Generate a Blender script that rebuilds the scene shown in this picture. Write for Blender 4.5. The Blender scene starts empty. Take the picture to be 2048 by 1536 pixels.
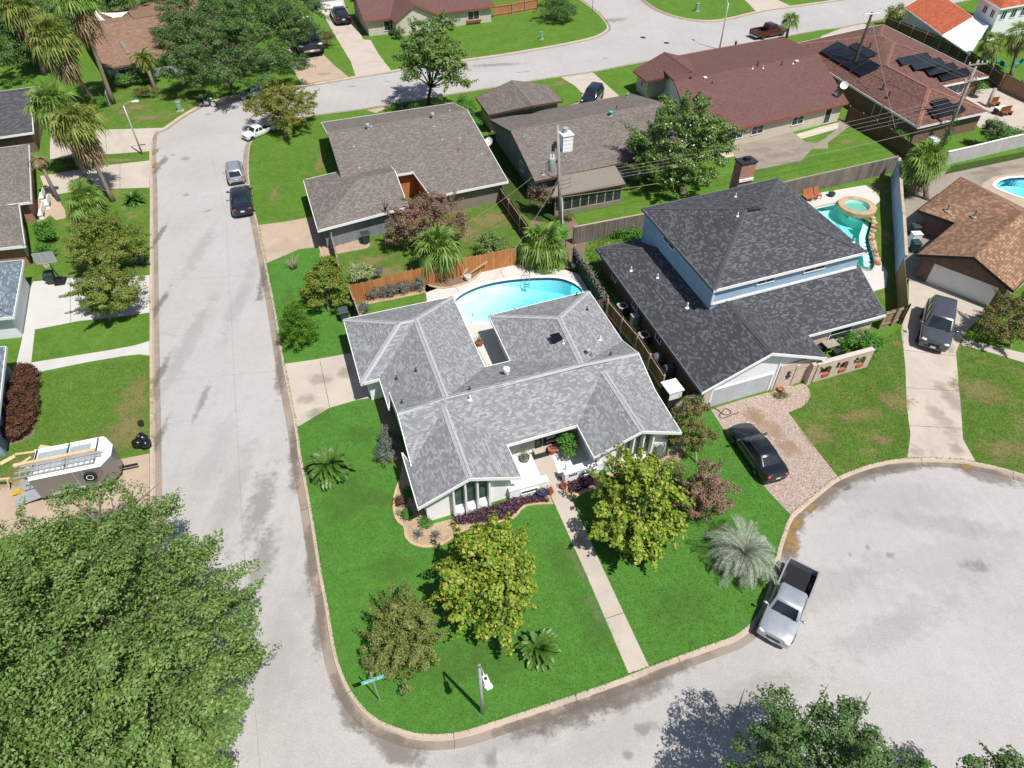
import bpy, bmesh, math, random
import numpy as np
from mathutils import Vector, Matrix
# ---------------------------------------------------------------- camera, sky, sun, exposure
S = bpy.context.scene
COL = S.collection
CAM_H = 34.0
PITCH = math.radians(44.0)
FPX = 1372.0
cam_d = bpy.data.cameras.new('camera')
cam = bpy.data.objects.new('camera', cam_d)
COL.objects.link(cam)
S.camera = cam
cam.location = (0, 0, CAM_H)
cam.rotation_euler = (math.radians(90) - PITCH, 0, 0)
cam_d.sensor_width = 36
cam_d.lens = FPX / 2048 * 36
cam_d.clip_end = 3000
SUN_EL = math.radians(62)
SUN_AZ = Vector((0.72, -0.69, 0)).normalized()          # towards the sun, in plan
sun_vec = Vector((SUN_AZ.x * math.cos(SUN_EL), SUN_AZ.y * math.cos(SUN_EL), math.sin(SUN_EL)))
world = bpy.data.worlds.new('World')
S.world = world
world.use_nodes = True
wn = world.node_tree
sky = wn.nodes.new('ShaderNodeTexSky')
sky.sky_type = 'NISHITA'
sky.sun_disc = False
sky.sun_elevation = SUN_EL
sky.sun_rotation = math.atan2(SUN_AZ.x, SUN_AZ.y)
bg = wn.nodes['Background']
bg.inputs['Strength'].default_value = 0.082
wn.links.new(sky.outputs[0], bg.inputs['Color'])
sd = bpy.data.lights.new('sun', 'SUN')
sd.energy = 4.9
sd.angle = math.radians(0.5)
sd.color = (1.0, 0.965, 0.91)
sun = bpy.data.objects.new('sun', sd)
COL.objects.link(sun)
sun.rotation_euler = (-sun_vec).to_track_quat('-Z', 'Y').to_euler()
S.view_settings.view_transform = 'Standard'
S.view_settings.look = 'None'
S.view_settings.exposure = 0.16
S.view_settings.gamma = 1
S.view_settings.use_curve_mapping = False
S.cycles.max_bounces = 6
S.cycles.transparent_max_bounces = 10
# ---------------------------------------------------------------- helpers
_s, _c = math.sin(PITCH), math.cos(PITCH)
def W(px, py, z=0.0):
 """the point of the place at height z that the photograph shows at (px, py)"""
 u = px - 1024; v = py - 768
 d = (u, -v * _s + FPX * _c, -v * _c - FPX * _s)
 t = (z - CAM_H) / d[2]
 return Vector((d[0] * t, d[1] * t, z))
def WL(pts, z=0.0):
 return [W(p[0], p[1], z) for p in pts]
def rnd(seed):
 return random.Random(seed)
ROOTM = {}
def tag(o, label=None, cat=None, group=None, kind=None):
 if label: o['label'] = label
 if cat: o['category'] = cat
 if group: o['group'] = group
 if kind: o['kind'] = kind
 return o
def thing(name, label, cat, loc=(0, 0, 0), rotz=0.0, group=None):
 o = bpy.data.objects.new(name, None)
 COL.objects.link(o)
 o.empty_display_size = 0.3
 o.location = loc; o.rotation_euler = (0, 0, rotz)
 ROOTM[o.name] = Matrix.Translation(Vector(loc)) @ Matrix.Rotation(rotz, 4, 'Z')
 return tag(o, label, cat, group)
def root_of(o):
 while o.parent: o = o.parent
 return o
def kids(o):
 return [c for c in bpy.data.objects if c.parent == o]
def dup(root, loc, rotz, label, group=None, scale=None):
 tree = _TREES.get(root.name)
 if tree is None:
  tree = [(c, kids(c)) for c in kids(root)]
  _TREES[root.name] = tree
 r = root.copy(); COL.objects.link(r)
 r.location = loc; r.rotation_euler = (0, 0, rotz)
 if scale: r.scale = (scale,) * 3 if not hasattr(scale, '__len__') else scale
 r['label'] = label
 if group: r['group'] = group
 for c, gs in tree:
  k = c.copy(); COL.objects.link(k); k.parent = r
  for g in gs:
   d = g.copy(); COL.objects.link(d); d.parent = k
 return r
_TREES = {}
class MB:
 """collects faces and links them as one mesh object"""
 def __init__(self):
  self.v = []; self.f = []; self.uv = {}; self.mi = {}
 def poly(self, pts, uv=None, mi=0):
  b = len(self.v)
  self.v.extend([tuple(p) for p in pts])
  i = len(self.f)
  self.f.append(tuple(range(b, b + len(pts))))
  if uv: self.uv[i] = uv
  if mi: self.mi[i] = mi
  return self
 def mesh(self, vs, fs, mi=0):
  b = len(self.v)
  self.v.extend([tuple(p) for p in vs])
  for f in fs:
   if mi: self.mi[len(self.f)] = mi
   self.f.append(tuple(b + k for k in f))
  return self
 def box(self, c, s, rz=0.0, mi=0, mat=None):
  x, y, z = s[0] / 2, s[1] / 2, s[2] / 2
  vs = [Vector(p) for p in ((-x, -y, -z), (x, -y, -z), (x, y, -z), (-x, y, -z), (-x, -y, z), (x, -y, z), (x, y, z), (-x, y, z))]
  m = (Matrix.Translation(Vector(c)) @ Matrix.Rotation(rz, 4, 'Z')) if mat is None else mat
  vs = [m @ p for p in vs]
  return self.mesh(vs, [(3, 2, 1, 0), (4, 5, 6, 7), (0, 1, 5, 4), (1, 2, 6, 5), (2, 3, 7, 6), (3, 0, 4, 7)], mi)
 def bar(self, a, b, w, h, mi=0, up=(0, 0, 1)):
  """a box from a to b, w wide (sideways) and h high"""
  a = Vector(a); b = Vector(b); d = (b - a)
  L = d.length
  if L < 1e-6: return self
  d.normalize(); u = Vector(up)
  sdir = d.cross(u)
  if sdir.length < 1e-4: sdir = d.cross(Vector((1, 0, 0)))
  sdir.normalize(); u = sdir.cross(d)
  x = sdir * (w / 2); z = u * (h / 2)
  vs = [a - x - z, a + x - z, a + x + z, a - x + z, b - x - z, b + x - z, b + x + z, b - x + z]
  return self.mesh(vs, [(0, 1, 2, 3), (7, 6, 5, 4), (4, 5, 1, 0), (5, 6, 2, 1), (6, 7, 3, 2), (7, 4, 0, 3)], mi)
 def prism(self, pts, z0, z1, mi=0, bottom=True):
  n = len(pts)
  area = sum(pts[i][0] * pts[(i + 1) % n][1] - pts[(i + 1) % n][0] * pts[i][1] for i in range(n))
  if area < 0: pts = pts[::-1]
  vs = [(p[0], p[1], z0) for p in pts] + [(p[0], p[1], z1) for p in pts]
  fs = [tuple(range(n, 2 * n))] + [(i, (i + 1) % n, n + (i + 1) % n, n + i) for i in range(n)]
  if bottom: fs.append(tuple(range(n - 1, -1, -1)))
  return self.mesh(vs, fs, mi)
 def tube(self, pts, r, n=8, mi=0, cap=True):
  pts = [Vector(p) for p in pts]
  if not hasattr(r, '__len__'): r = [r] * len(pts)
  vs = []; fs = []
  prev = None
  for i, p in enumerate(pts):
   t = (pts[min(i + 1, len(pts) - 1)] - pts[max(i - 1, 0)])
   if t.length < 1e-7: t = Vector((0, 0, 1))
   t.normalize()
   if prev is None:
    a = t.orthogonal().normalized()
   else:
    a = prev - t * prev.dot(t)
    a = a.normalized() if a.length > 1e-5 else t.orthogonal().normalized()
   prev = a
   b = t.cross(a)
   for k in range(n):
    w = 2 * math.pi * k / n
    vs.append(p + (a * math.cos(w) + b * math.sin(w)) * r[i])
  for i in range(len(pts) - 1):
   for k in range(n):
    fs.append((i * n + k, i * n + (k + 1) % n, (i + 1) * n + (k + 1) % n, (i + 1) * n + k))
  if cap:
   fs.append(tuple(range(n - 1, -1, -1)))
   fs.append(tuple((len(pts) - 1) * n + k for k in range(n)))
  return self.mesh(vs, fs, mi)
 def lathe(self, prof, c=(0, 0, 0), n=16, mi=0, mat=None, cap=True):
  """prof: (radius, z) from bottom to top"""
  c = Vector(c)
  vs = []; fs = []
  for r, z in prof:
   for k in range(n):
    w = 2 * math.pi * k / n
    p = Vector((r * math.cos(w), r * math.sin(w), z))
    vs.append((mat @ p) if mat is not None else p + c)
  for i in range(len(prof) - 1):
   for k in range(n):
    fs.append((i * n + k, i * n + (k + 1) % n, (i + 1) * n + (k + 1) % n, (i + 1) * n + k))
  if cap and prof[0][0] > 1e-4: fs.append(tuple(range(n - 1, -1, -1)))
  if cap and prof[-1][0] > 1e-4: fs.append(tuple((len(prof) - 1) * n + k for k in range(n)))
  return self.mesh(vs, fs, mi)
 def ball(self, c, r, n=12, m=8, mi=0, jit=0.0, rg=None):
  c = Vector(c)
  if not hasattr(r, '__len__'): r = (r, r, r)
  vs = [c - Vector((0, 0, r[2]))]
  for i in range(1, m):
   a = math.pi * i / m
   for k in range(n):
    w = 2 * math.pi * k / n
    q = 1 + (rg.uniform(-jit, jit) if rg else 0)
    vs.append(c + Vector((r[0] * math.sin(a) * math.cos(w) * q, r[1] * math.sin(a) * math.sin(w) * q, -r[2] * math.cos(a) * q)))
  vs.append(c + Vector((0, 0, r[2])))
  fs = [(0, 1 + (k + 1) % n, 1 + k) for k in range(n)]
  for i in range(m - 2):
   for k in range(n):
    a = 1 + i * n
    fs.append((a + k, a + (k + 1) % n, a + n + (k + 1) % n, a + n + k))
  e = 1 + (m - 2) * n
  fs += [(e + k, e + (k + 1) % n, len(vs) - 1) for k in range(n)]
  return self.mesh(vs, fs, mi)
 def build(self, name, mats, parent=None, smooth=False, local=False, bevel=0.0, subsurf=0, tri=False):
  me = bpy.data.meshes.new(name)
  vs = self.v
  if parent is not None and not local:
   inv = ROOTM[root_of(parent).name].inverted()
   vs = [inv @ Vector(p) for p in vs]
  me.from_pydata([tuple(p) for p in vs], [], self.f)
  if not isinstance(mats, (list, tuple)): mats = [mats]
  for m in mats: me.materials.append(m)
  if self.uv:
   ul = me.uv_layers.new(name='UVMap')
   for i, uvs in self.uv.items():
    ls = me.polygons[i].loop_start
    for k, q in enumerate(uvs): ul.data[ls + k].uv = q
  for i, m in self.mi.items(): me.polygons[i].material_index = m
  if smooth is True:
   for p in me.polygons: p.use_smooth = True
  elif smooth:
   for p in me.polygons: p.use_smooth = True
   me.set_sharp_from_angle(angle=math.radians(smooth))
  me.update()
  o = bpy.data.objects.new(name, me)
  COL.objects.link(o)
  if parent is not None: o.parent = parent
  if bevel:
   b = o.modifiers.new('bevel', 'BEVEL'); b.width = bevel; b.segments = 2; b.limit_method = 'ANGLE'; b.angle_limit = math.radians(40)
  if subsurf:
   q = o.modifiers.new('subsurf', 'SUBSURF'); q.levels = subsurf; q.render_levels = subsurf
  return o
def smooth_line(pts, k=6, closed=False):
 """Catmull-Rom through 2-D or 3-D points"""
 P = [Vector(tuple(p)) for p in pts]
 n = len(P); out = []
 rng = range(n) if closed else range(n - 1)
 for i in rng:
  g = (lambda j: P[j % n]) if closed else (lambda j: P[max(0, min(n - 1, j))])
  a, b, c, d = g(i - 1), g(i), g(i + 1), g(i + 2)
  for s in range(k):
   t = s / k
   out.append(0.5 * ((2 * b) + (c - a) * t + (2 * a - 5 * b + 4 * c - d) * t * t + (3 * b - a - 3 * c + d) * t ** 3))
 if not closed: out.append(P[-1])
 return out
def offset_line(pts, d, closed=False):
 """offset a plan polyline to its left by d (mitred)"""
 n = len(pts); out = []
 for i in range(n):
  p = Vector((pts[i][0], pts[i][1]))
  if closed or 0 < i < n - 1:
   a = Vector((pts[i - 1][0], pts[i - 1][1])); b = Vector((pts[(i + 1) % n][0], pts[(i + 1) % n][1]))
   d1 = (p - a).normalized(); d2 = (b - p).normalized()
  else:
   j = 1 if i == 0 else n - 1
   d1 = d2 = (Vector((pts[j][0], pts[j][1])) - Vector((pts[j - 1][0], pts[j - 1][1]))).normalized()
  n1 = Vector((-d1.y, d1.x)); n2 = Vector((-d2.y, d2.x))
  m = n1 + n2
  if m.length < 1e-4: m = n1
  m.normalize()
  q = max(0.35, m.dot(n1))
  out.append(p + m * (d / q))
 return out
def ccw(pts):
 n = len(pts)
 return sum(pts[i][0] * pts[(i + 1) % n][1] - pts[(i + 1) % n][0] * pts[i][1] for i in range(n)) > 0
def inset(pts, d):
 p = list(pts)
 if not ccw(p): p = p[::-1]
 return offset_line(p, d, closed=True)
def in_poly(x, y, pts):
 c = False; n = len(pts)
 for i in range(n):
  x1, y1 = pts[i][0], pts[i][1]; x2, y2 = pts[i - 1][0], pts[i - 1][1]
  if (y1 > y) != (y2 > y) and x < (x2 - x1) * (y - y1) / (y2 - y1) + x1: c = not c
 return c
# ---------------------------------------------------------------- materials
class NT:
 def __init__(self, name):
  self.m = bpy.data.materials.new(name); self.m.use_nodes = True
  self.t = self.m.node_tree; self.b = self.t.nodes['Principled BSDF']
 def n(self, typ, **kw):
  o = self.t.nodes.new('ShaderNode' + typ)
  for k, v in kw.items():
   if k.startswith('i_'):
    key = k[2:].replace('_', ' ')
    o.inputs[int(key) if key.isdigit() else key].default_value = v
   else: setattr(o, k, v)
  return o
 def l(self, a, b): self.t.links.new(a, b)
 def noise(self, vec, scale, detail=4, rough=.55, dist=0.0):
  o = self.n('TexNoise', i_Scale=scale, i_Detail=detail, i_Roughness=rough, i_Distortion=dist)
  if vec is not None: self.l(vec, o.inputs['Vector'])
  return o.outputs['Fac']
 def ramp(self, fac, stops, interp='LINEAR'):
  r = self.n('ValToRGB'); cr = r.color_ramp; cr.interpolation = interp
  while len(cr.elements) > 1: cr.elements.remove(cr.elements[-1])
  for i, (p, c) in enumerate(stops):
   e = cr.elements[0] if i == 0 else cr.elements.new(p)
   e.position = p; e.color = (c[0], c[1], c[2], 1) if hasattr(c, '__len__') else (c, c, c, 1)
  self.l(fac, r.inputs[0]); return r.outputs[0]
 def mix(self, fac, a, b, mode='MIX'):
  o = self.n('MixRGB', blend_type=mode)
  for s, x in ((0, fac), (1, a), (2, b)):
   if hasattr(x, 'is_output'): self.l(x, o.inputs[s])
   elif hasattr(x, '__len__'): o.inputs[s].default_value = (*x[:3], 1)
   else: o.inputs[s].default_value = x if s == 0 else (x, x, x, 1)
  return o.outputs[0]
 def math(self, op, a, b=0.0):
  o = self.n('Math', operation=op)
  for s, x in ((0, a), (1, b)):
   if hasattr(x, 'is_output'): self.l(x, o.inputs[s])
   else: o.inputs[s].default_value = x
  return o.outputs[0]
 def bump(self, h, strength=.3, dist=.02):
  o = self.n('Bump', i_Strength=strength, i_Distance=dist)
  self.l(h, o.inputs['Height']); self.l(o.outputs[0], self.b.inputs['Normal'])
 def obj(self): return self.n('TexCoord').outputs['Object']
 def pos(self): return self.n('NewGeometry').outputs['Position']
 def uvc(self): return self.n('TexCoord').outputs['UV']
 def mapping(self, vec, scale=(1, 1, 1), rot=(0, 0, 0)):
  o = self.n('Mapping'); o.inputs['Scale'].default_value = scale; o.inputs['Rotation'].default_value = rot
  self.l(vec, o.inputs['Vector']); return o.outputs[0]
 def out(self, col, rough=.9, spec=.3, metal=0.0):
  if hasattr(col, 'is_output'): self.l(col, self.b.inputs['Base Color'])
  else: self.b.inputs['Base Color'].default_value = (*col[:3], 1)
  if hasattr(rough, 'is_output'): self.l(rough, self.b.inputs['Roughness'])
  else: self.b.inputs['Roughness'].default_value = rough
  self.b.inputs['Specular IOR Level'].default_value = spec
  self.b.inputs['Metallic'].default_value = metal
  return self.m
def plain(name, col, rough=.7, spec=.3, var=.12, scale=1.5, metal=0.0, coat=0.0):
 """a painted or plain surface with a little weathering"""
 t = NT(name); f = t.noise(t.pos(), scale, 5, .65)
 a = [c * (1 - var) for c in col]; b = [min(1, c * (1 + var * .6)) for c in col]
 c = t.ramp(f, [(.3, a), (.7, b)])
 if coat:
  t.b.inputs['Coat Weight'].default_value = coat; t.b.inputs['Coat Roughness'].default_value = .04
 return t.out(c, rough, spec, metal)
def m_road():
 t = NT('worn_concrete_road'); p = t.pos()
 a = t.noise(p, .10, 7, .66, .3)
 b = t.noise(t.mapping(p, (1.5, .10, 1)), .8, 6, .66, .2)
 c = t.noise(p, 11, 6, .78); d = t.noise(p, 1.7, 6, .72)
 base = t.ramp(a, [(.30, (.375, .355, .338)), (.5, (.415, .395, .376)), (.70, (.448, .428, .41))])
 base = t.mix(t.ramp(b, [(.50, 0), (.72, .3)]), base, (.355, .336, .32))
 base = t.mix(.4, base, t.ramp(d, [(.28, .36), (.5, .49), (.72, .60)]), 'SOFT_LIGHT')
 base = t.mix(.75, base, t.ramp(c, [(.25, .22), (.5, .48), (.75, .74)]), 'SOFT_LIGHT')
 w = t.n('VectorMath', operation='ADD'); t.l(p, w.inputs[0])
 nz = t.n('TexNoise', i_Scale=.7, i_Detail=5); t.l(p, nz.inputs['Vector'])
 sc = t.n('VectorMath', operation='SCALE', i_Scale=1.6); t.l(nz.outputs['Color'], sc.inputs[0]); t.l(sc.outputs[0], w.inputs[1])
 vo = t.n('TexVoronoi', feature='DISTANCE_TO_EDGE', i_Scale=.085); t.l(w.outputs[0], vo.inputs['Vector'])
 crack = t.math('LESS_THAN', vo.outputs['Distance'], .0016)
 mask = t.ramp(t.noise(p, .16, 3), [(.56, 0), (.64, .42)])
 base = t.mix(t.math('MULTIPLY', crack, mask), base, (.17, .16, .15))
 v2 = t.n('TexVoronoi', i_Scale=.9); t.l(p, v2.inputs['Vector'])
 sp = t.math('LESS_THAN', v2.outputs['Distance'], t.ramp(t.noise(p, .35, 3), [(.5, 0.0), (.72, .10)]))
 base = t.mix(t.math('MULTIPLY', sp, .6), base, (.16, .15, .145))
 base = t.mix(t.ramp(t.noise(p, 2.3, 4, .65), [(.68, 0), (.80, .2)]), base, (.28, .265, .25))
 t.bump(c, .35, .012)
 return t.out(base, .92, .2)
def m_conc(name, col, var=.16, stain=.5, scale=1.0, agg=0.0):
 t = NT(name); p = t.pos()
 a = t.noise(p, .35 * scale, 6, .65, .8); c = t.noise(p, 14, 4, .7)
 lo = [x * (1 - var) for x in col]; hi = [min(.9, x * (1 + var * .7)) for x in col]
 base = t.ramp(a, [(.3, lo), (.5, col), (.72, hi)])
 st = t.ramp(t.noise(p, .8 * scale, 5, .7, 1.5), [(.58, 0), (.72, stain)])
 base = t.mix(st, base, [x * .62 for x in col])
 if agg:
  v = t.n('TexVoronoi', i_Scale=22.0); t.l(p, v.inputs['Vector'])
  g = t.n('SeparateColor'); t.l(v.outputs['Color'], g.inputs[0])
  base = t.mix(agg, base, t.ramp(g.outputs[0], [(0, [x * .3 for x in col]), (.35, [x * .75 for x in col]), (.7, col), (1, [min(.9, x * 1.6) for x in col])]))
 else:
  base = t.mix(.35, base, t.ramp(c, [(.3, .35), (.7, .62)]), 'SOFT_LIGHT')
 t.bump(c, .2, .008)
 return t.out(base, .9, .2)
def m_grass(name, a, b, dry=None, amount=0.0, fine=.6, patch=.4):
 t = NT(name); p = t.pos()
 big = t.noise(p, patch, 6, .68, .15); fi = t.noise(p, 17, 5, .75); md = t.noise(p, 2.2, 5, .7)
 base = t.ramp(big, [(.3, a), (.7, b)])
 base = t.mix(t.ramp(md, [(.35, 0), (.7, .5)]), base, [x * 1.35 for x in b])
 if dry:
  d = t.math('ADD', t.math('MULTIPLY', t.noise(p, .42, 9, .74, .15), .72), t.math('MULTIPLY', t.noise(p, 6.5, 5, .75), .28))
  base = t.mix(t.ramp(d, [(.60 - amount * .2, 0), (.70 - amount * .1, .85)]), base, dry)
 base = t.mix(.45, base, t.ramp(t.noise(p, 5.5, 5, .75), [(.3, .25), (.7, .72)]), 'SOFT_LIGHT')
 base = t.mix(fine, base, t.ramp(fi, [(.28, .12), (.5, .42), (.75, .8)]), 'OVERLAY')
 t.bump(fi, .8, .06)
 return t.out(base, .95, .1)
def m_shingle(name, a, b, dark=None, w=.24, h=.125, mottle=.35, streak=0.0, skew=.5):
 """courses of tabs, each tab its own tone between a and b; skew < .5 keeps most tabs near a"""
 t = NT(name); uv = t.uvc(); p = t.pos()
 br = t.n('TexBrick', offset=.5, squash=1.0, i_Scale=1.0)
 br.inputs['Brick Width'].default_value = w; br.inputs['Row Height'].default_value = h
 br.inputs['Mortar Size'].default_value = .0
 br.inputs['Color1'].default_value = (0, 0, 0, 1); br.inputs['Color2'].default_value = (1, 1, 1, 1); br.inputs['Mortar'].default_value = (0, 0, 0, 1)
 t.l(uv, br.inputs['Vector'])
 d = dark or [x * .42 for x in a]
 col = t.ramp(br.outputs['Color'], [(0, [x * .88 for x in a]), (max(.05, 1 - skew * 1.1), a), (1, b)])
 sv = t.n('SeparateXYZ'); t.l(uv, sv.inputs[0])
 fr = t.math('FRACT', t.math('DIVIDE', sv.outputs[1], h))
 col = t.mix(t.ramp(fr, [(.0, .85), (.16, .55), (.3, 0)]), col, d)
 n1 = t.noise(p, .45, 6, .7, .3); n2 = t.noise(p, 9, 4, .75)
 base = t.mix(mottle, col, t.ramp(n2, [(.3, .22), (.7, .74)]), 'SOFT_LIGHT')
 base = t.mix(mottle, base, t.ramp(n1, [(.3, .36), (.7, .62)]), 'SOFT_LIGHT')
 if streak:
  s = t.ramp(t.noise(t.mapping(uv, (.35, 1.2, 1)), 1.0, 4, .6, .6), [(.52, 0), (.64, streak)])
  base = t.mix(s, base, [x * .62 for x in a])
 t.bump(fr, .5, .03)
 return t.out(base, .93, .15)
def m_brick(name, a, b, mortar, w=.24, h=.085):
 t = NT(name); uv = t.uvc(); p = t.pos()
 br = t.n('TexBrick', offset=.5, i_Scale=1.0)
 br.inputs['Brick Width'].default_value = w; br.inputs['Row Height'].default_value = h
 br.inputs['Mortar Size'].default_value = .008
 br.inputs['Color1'].default_value = (*a, 1); br.inputs['Color2'].default_value = (*b, 1); br.inputs['Mortar'].default_value = (*mortar, 1)
 t.l(uv, br.inputs['Vector'])
 base = t.mix(.45, br.outputs['Color'], t.ramp(t.noise(p, 3.0, 5, .7), [(.3, .25), (.7, .7)]), 'SOFT_LIGHT')
 return t.out(base, .9, .2)
def m_planks(name, a, b, gap, w=.15, horiz=False):
 """boards: UV u runs along the wall, v up it"""
 t = NT(name); uv = t.uvc(); p = t.pos()
 sep = t.n('SeparateXYZ'); t.l(uv, sep.inputs[0]); cb = t.n('CombineXYZ')
 t.l(sep.outputs[1], cb.inputs[0 if not horiz else 1]); t.l(sep.outputs[0], cb.inputs[1 if not horiz else 0])
 br = t.n('TexBrick', offset=.37, i_Scale=1.0)
 br.inputs['Brick Width'].default_value = 3.1; br.inputs['Row Height'].default_value = w
 br.inputs['Mortar Size'].default_value = .007
 br.inputs['Color1'].default_value = (*a, 1); br.inputs['Color2'].default_value = (*b, 1); br.inputs['Mortar'].default_value = (*gap, 1)
 t.l(cb.outputs[0], br.inputs['Vector'])
 g = t.noise(t.mapping(cb.outputs[0], (1.2, 22, 1)), 1.5, 4, .65)
 base = t.mix(.5, br.outputs['Color'], t.ramp(g, [(.25, .22), (.75, .72)]), 'SOFT_LIGHT')
 base = t.mix(.4, base, t.ramp(t.noise(p, 1.1, 4, .6), [(.3, .3), (.7, .65)]), 'SOFT_LIGHT')
 return t.out(base, .9, .15)
def m_leaf(name, cols, trans=.3, rough=.55, spec=.35):
 """cols: colours spread over the leaves, one picked per leaf"""
 t = NT(name)
 r = t.n('NewGeometry').outputs['Random Per Island']
 st = [(i / max(1, len(cols) - 1), c) for i, c in enumerate(cols)]
 c = t.ramp(r, st)
 c = t.mix(.35, c, t.ramp(t.noise(t.pos(), .9, 4, .6), [(.3, .3), (.7, .68)]), 'SOFT_LIGHT')
 t.out(c, rough, spec)
 tr = t.n('BsdfTranslucent'); t.l(t.mix(1.0, c, (1.25, 1.3, .7), 'MULTIPLY'), tr.inputs[0])
 mx = t.n('MixShader'); mx.inputs[0].default_value = trans
 t.l(t.b.outputs[0], mx.inputs[1]); t.l(tr.outputs[0], mx.inputs[2])
 t.l(mx.outputs[0], t.t.nodes['Material Output'].inputs[0])
 return t.m
def m_bark(name, col):
 t = NT(name); f = t.noise(t.mapping(t.pos(), (1, 1, .25)), 9, 5, .7)
 t.bump(f, .6, .03)
 return t.out(t.ramp(f, [(.3, [x * .55 for x in col]), (.7, [x * 1.2 for x in col])]), .95, .1)
def m_glass(name, col=(.03, .04, .045), rough=.06):
 t = NT(name); f = t.noise(t.pos(), .7, 3)
 return t.out(t.ramp(f, [(.35, [x * .6 for x in col]), (.65, [x * 1.4 for x in col])]), rough, .6)
def m_paint(name, col, flake=.0, metal=0.0, rough=.3):
 t = NT(name)
 t.b.inputs['Coat Weight'].default_value = .8; t.b.inputs['Coat Roughness'].default_value = .05
 f = t.noise(t.obj(), 3.0, 4, .6)
 return t.out(t.ramp(f, [(.3, [x * .93 for x in col]), (.7, [min(1, x * 1.05) for x in col])]), rough, .45, metal)
def m_water(name, col, dens):
 t = NT(name)
 fr = t.n('Fresnel', i_IOR=1.33); gl = t.n('BsdfGlossy', i_Roughness=.03); tp = t.n('BsdfTransparent')
 tp.inputs[0].default_value = (.93, .99, 1, 1)
 nz = t.noise(t.pos(), 2.4, 3, .5, .6); bp = t.n('Bump', i_Strength=.12, i_Distance=.04)
 t.l(nz, bp.inputs['Height']); t.l(bp.outputs[0], fr.inputs['Normal']); t.l(bp.outputs[0], gl.inputs['Normal'])
 mx = t.n('MixShader'); t.l(fr.outputs[0], mx.inputs[0]); t.l(tp.outputs[0], mx.inputs[1]); t.l(gl.outputs[0], mx.inputs[2])
 o = t.t.nodes['Material Output']; t.l(mx.outputs[0], o.inputs['Surface'])
 va = t.n('VolumeAbsorption', i_Density=dens); va.inputs[0].default_value = (*col, 1); t.l(va.outputs[0], o.inputs['Volume'])
 return t.m
M = {}
M['road'] = m_road()
M['kerb'] = m_conc('kerb_concrete', (.46, .375, .295), .16, .45, 1.6)
M['gutter'] = m_conc('stained_gutter_concrete', (.285, .235, .195), .25, .6, 1.3)
M['drive'] = m_conc('driveway_concrete', (.475, .415, .35), .12, .35)
M['drive_tan'] = m_conc('tan_driveway_concrete', (.43, .335, .25), .14, .5)
M['drive_white'] = m_conc('new_pale_concrete', (.52, .505, .475), .08, .18)
M['drive_old'] = m_conc('weathered_driveway_concrete', (.47, .41, .345), .2, .65, .7)
M['patio_old'] = m_conc('worn_patio_concrete', (.285, .245, .20), .25, .8, .6)
M['pebble'] = m_conc('pebble_aggregate', (.40, .31, .26), .12, .35, 1.0, .75)
M['deck'] = m_conc('pool_deck_concrete', (.56, .535, .495), .08, .25)
M['joint'] = plain('joint_filler', (.13, .115, .10), .95)
M['lush'] = m_grass('lush_green_turf', (.066, .175, .028), (.084, .21, .034), (.12, .21, .05), .06, .38, .35)
M['lawn'] = m_grass('mown_lawn_turf', (.068, .155, .018), (.115, .215, .032), (.25, .23, .08), .12, .6)
M['lawn_dry'] = m_grass('patchy_dry_lawn', (.062, .140, .018), (.115, .20, .032), (.30, .235, .105), .42, .7)
M['weeds'] = m_grass('weedy_rough_grass', (.06, .13, .02), (.16, .22, .04), (.30, .25, .09), .5, .7, 1.2)
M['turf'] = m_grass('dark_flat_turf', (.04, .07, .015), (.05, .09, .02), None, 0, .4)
M['soil'] = m_conc('brown_bed_soil', (.20, .145, .105), .3, .5, 3.0, .3)
M['mulch'] = m_conc('pale_mulch', (.42, .31, .21), .25, .4, 3.0, .4)
M['white_gravel'] = m_conc('white_marble_chips', (.80, .79, .77), .06, .1, 2.0, .3)
M['stone_edge'] = m_conc('sandstone_edging', (.50, .37, .22), .2, .4, 3.0)
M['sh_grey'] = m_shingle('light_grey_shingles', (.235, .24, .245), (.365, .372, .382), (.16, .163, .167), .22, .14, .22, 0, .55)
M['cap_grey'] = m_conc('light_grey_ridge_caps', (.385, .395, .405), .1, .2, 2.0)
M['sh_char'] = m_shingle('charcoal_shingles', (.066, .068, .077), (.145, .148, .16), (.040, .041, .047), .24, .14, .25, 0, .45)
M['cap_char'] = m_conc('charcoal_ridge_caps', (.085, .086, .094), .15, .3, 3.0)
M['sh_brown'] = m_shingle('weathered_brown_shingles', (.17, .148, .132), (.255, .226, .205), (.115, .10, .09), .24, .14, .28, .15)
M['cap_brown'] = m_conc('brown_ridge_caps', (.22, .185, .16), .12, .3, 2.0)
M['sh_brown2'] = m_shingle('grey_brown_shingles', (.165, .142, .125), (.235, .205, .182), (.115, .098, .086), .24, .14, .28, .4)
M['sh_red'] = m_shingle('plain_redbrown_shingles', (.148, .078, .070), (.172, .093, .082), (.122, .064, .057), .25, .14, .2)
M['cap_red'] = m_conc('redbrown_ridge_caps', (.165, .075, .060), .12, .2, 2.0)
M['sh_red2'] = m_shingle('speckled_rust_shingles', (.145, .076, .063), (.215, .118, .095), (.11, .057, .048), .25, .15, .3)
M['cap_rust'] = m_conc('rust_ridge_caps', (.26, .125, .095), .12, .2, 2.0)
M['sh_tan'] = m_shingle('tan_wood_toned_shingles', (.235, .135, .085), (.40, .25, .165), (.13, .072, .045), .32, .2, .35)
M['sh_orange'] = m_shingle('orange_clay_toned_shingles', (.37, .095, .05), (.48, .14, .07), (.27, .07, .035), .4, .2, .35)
M['sh_tan2'] = m_shingle('sandy_brown_shingles', (.235, .145, .10), (.31, .195, .14), (.19, .115, .08), .4, .2, .3, .2)
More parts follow.
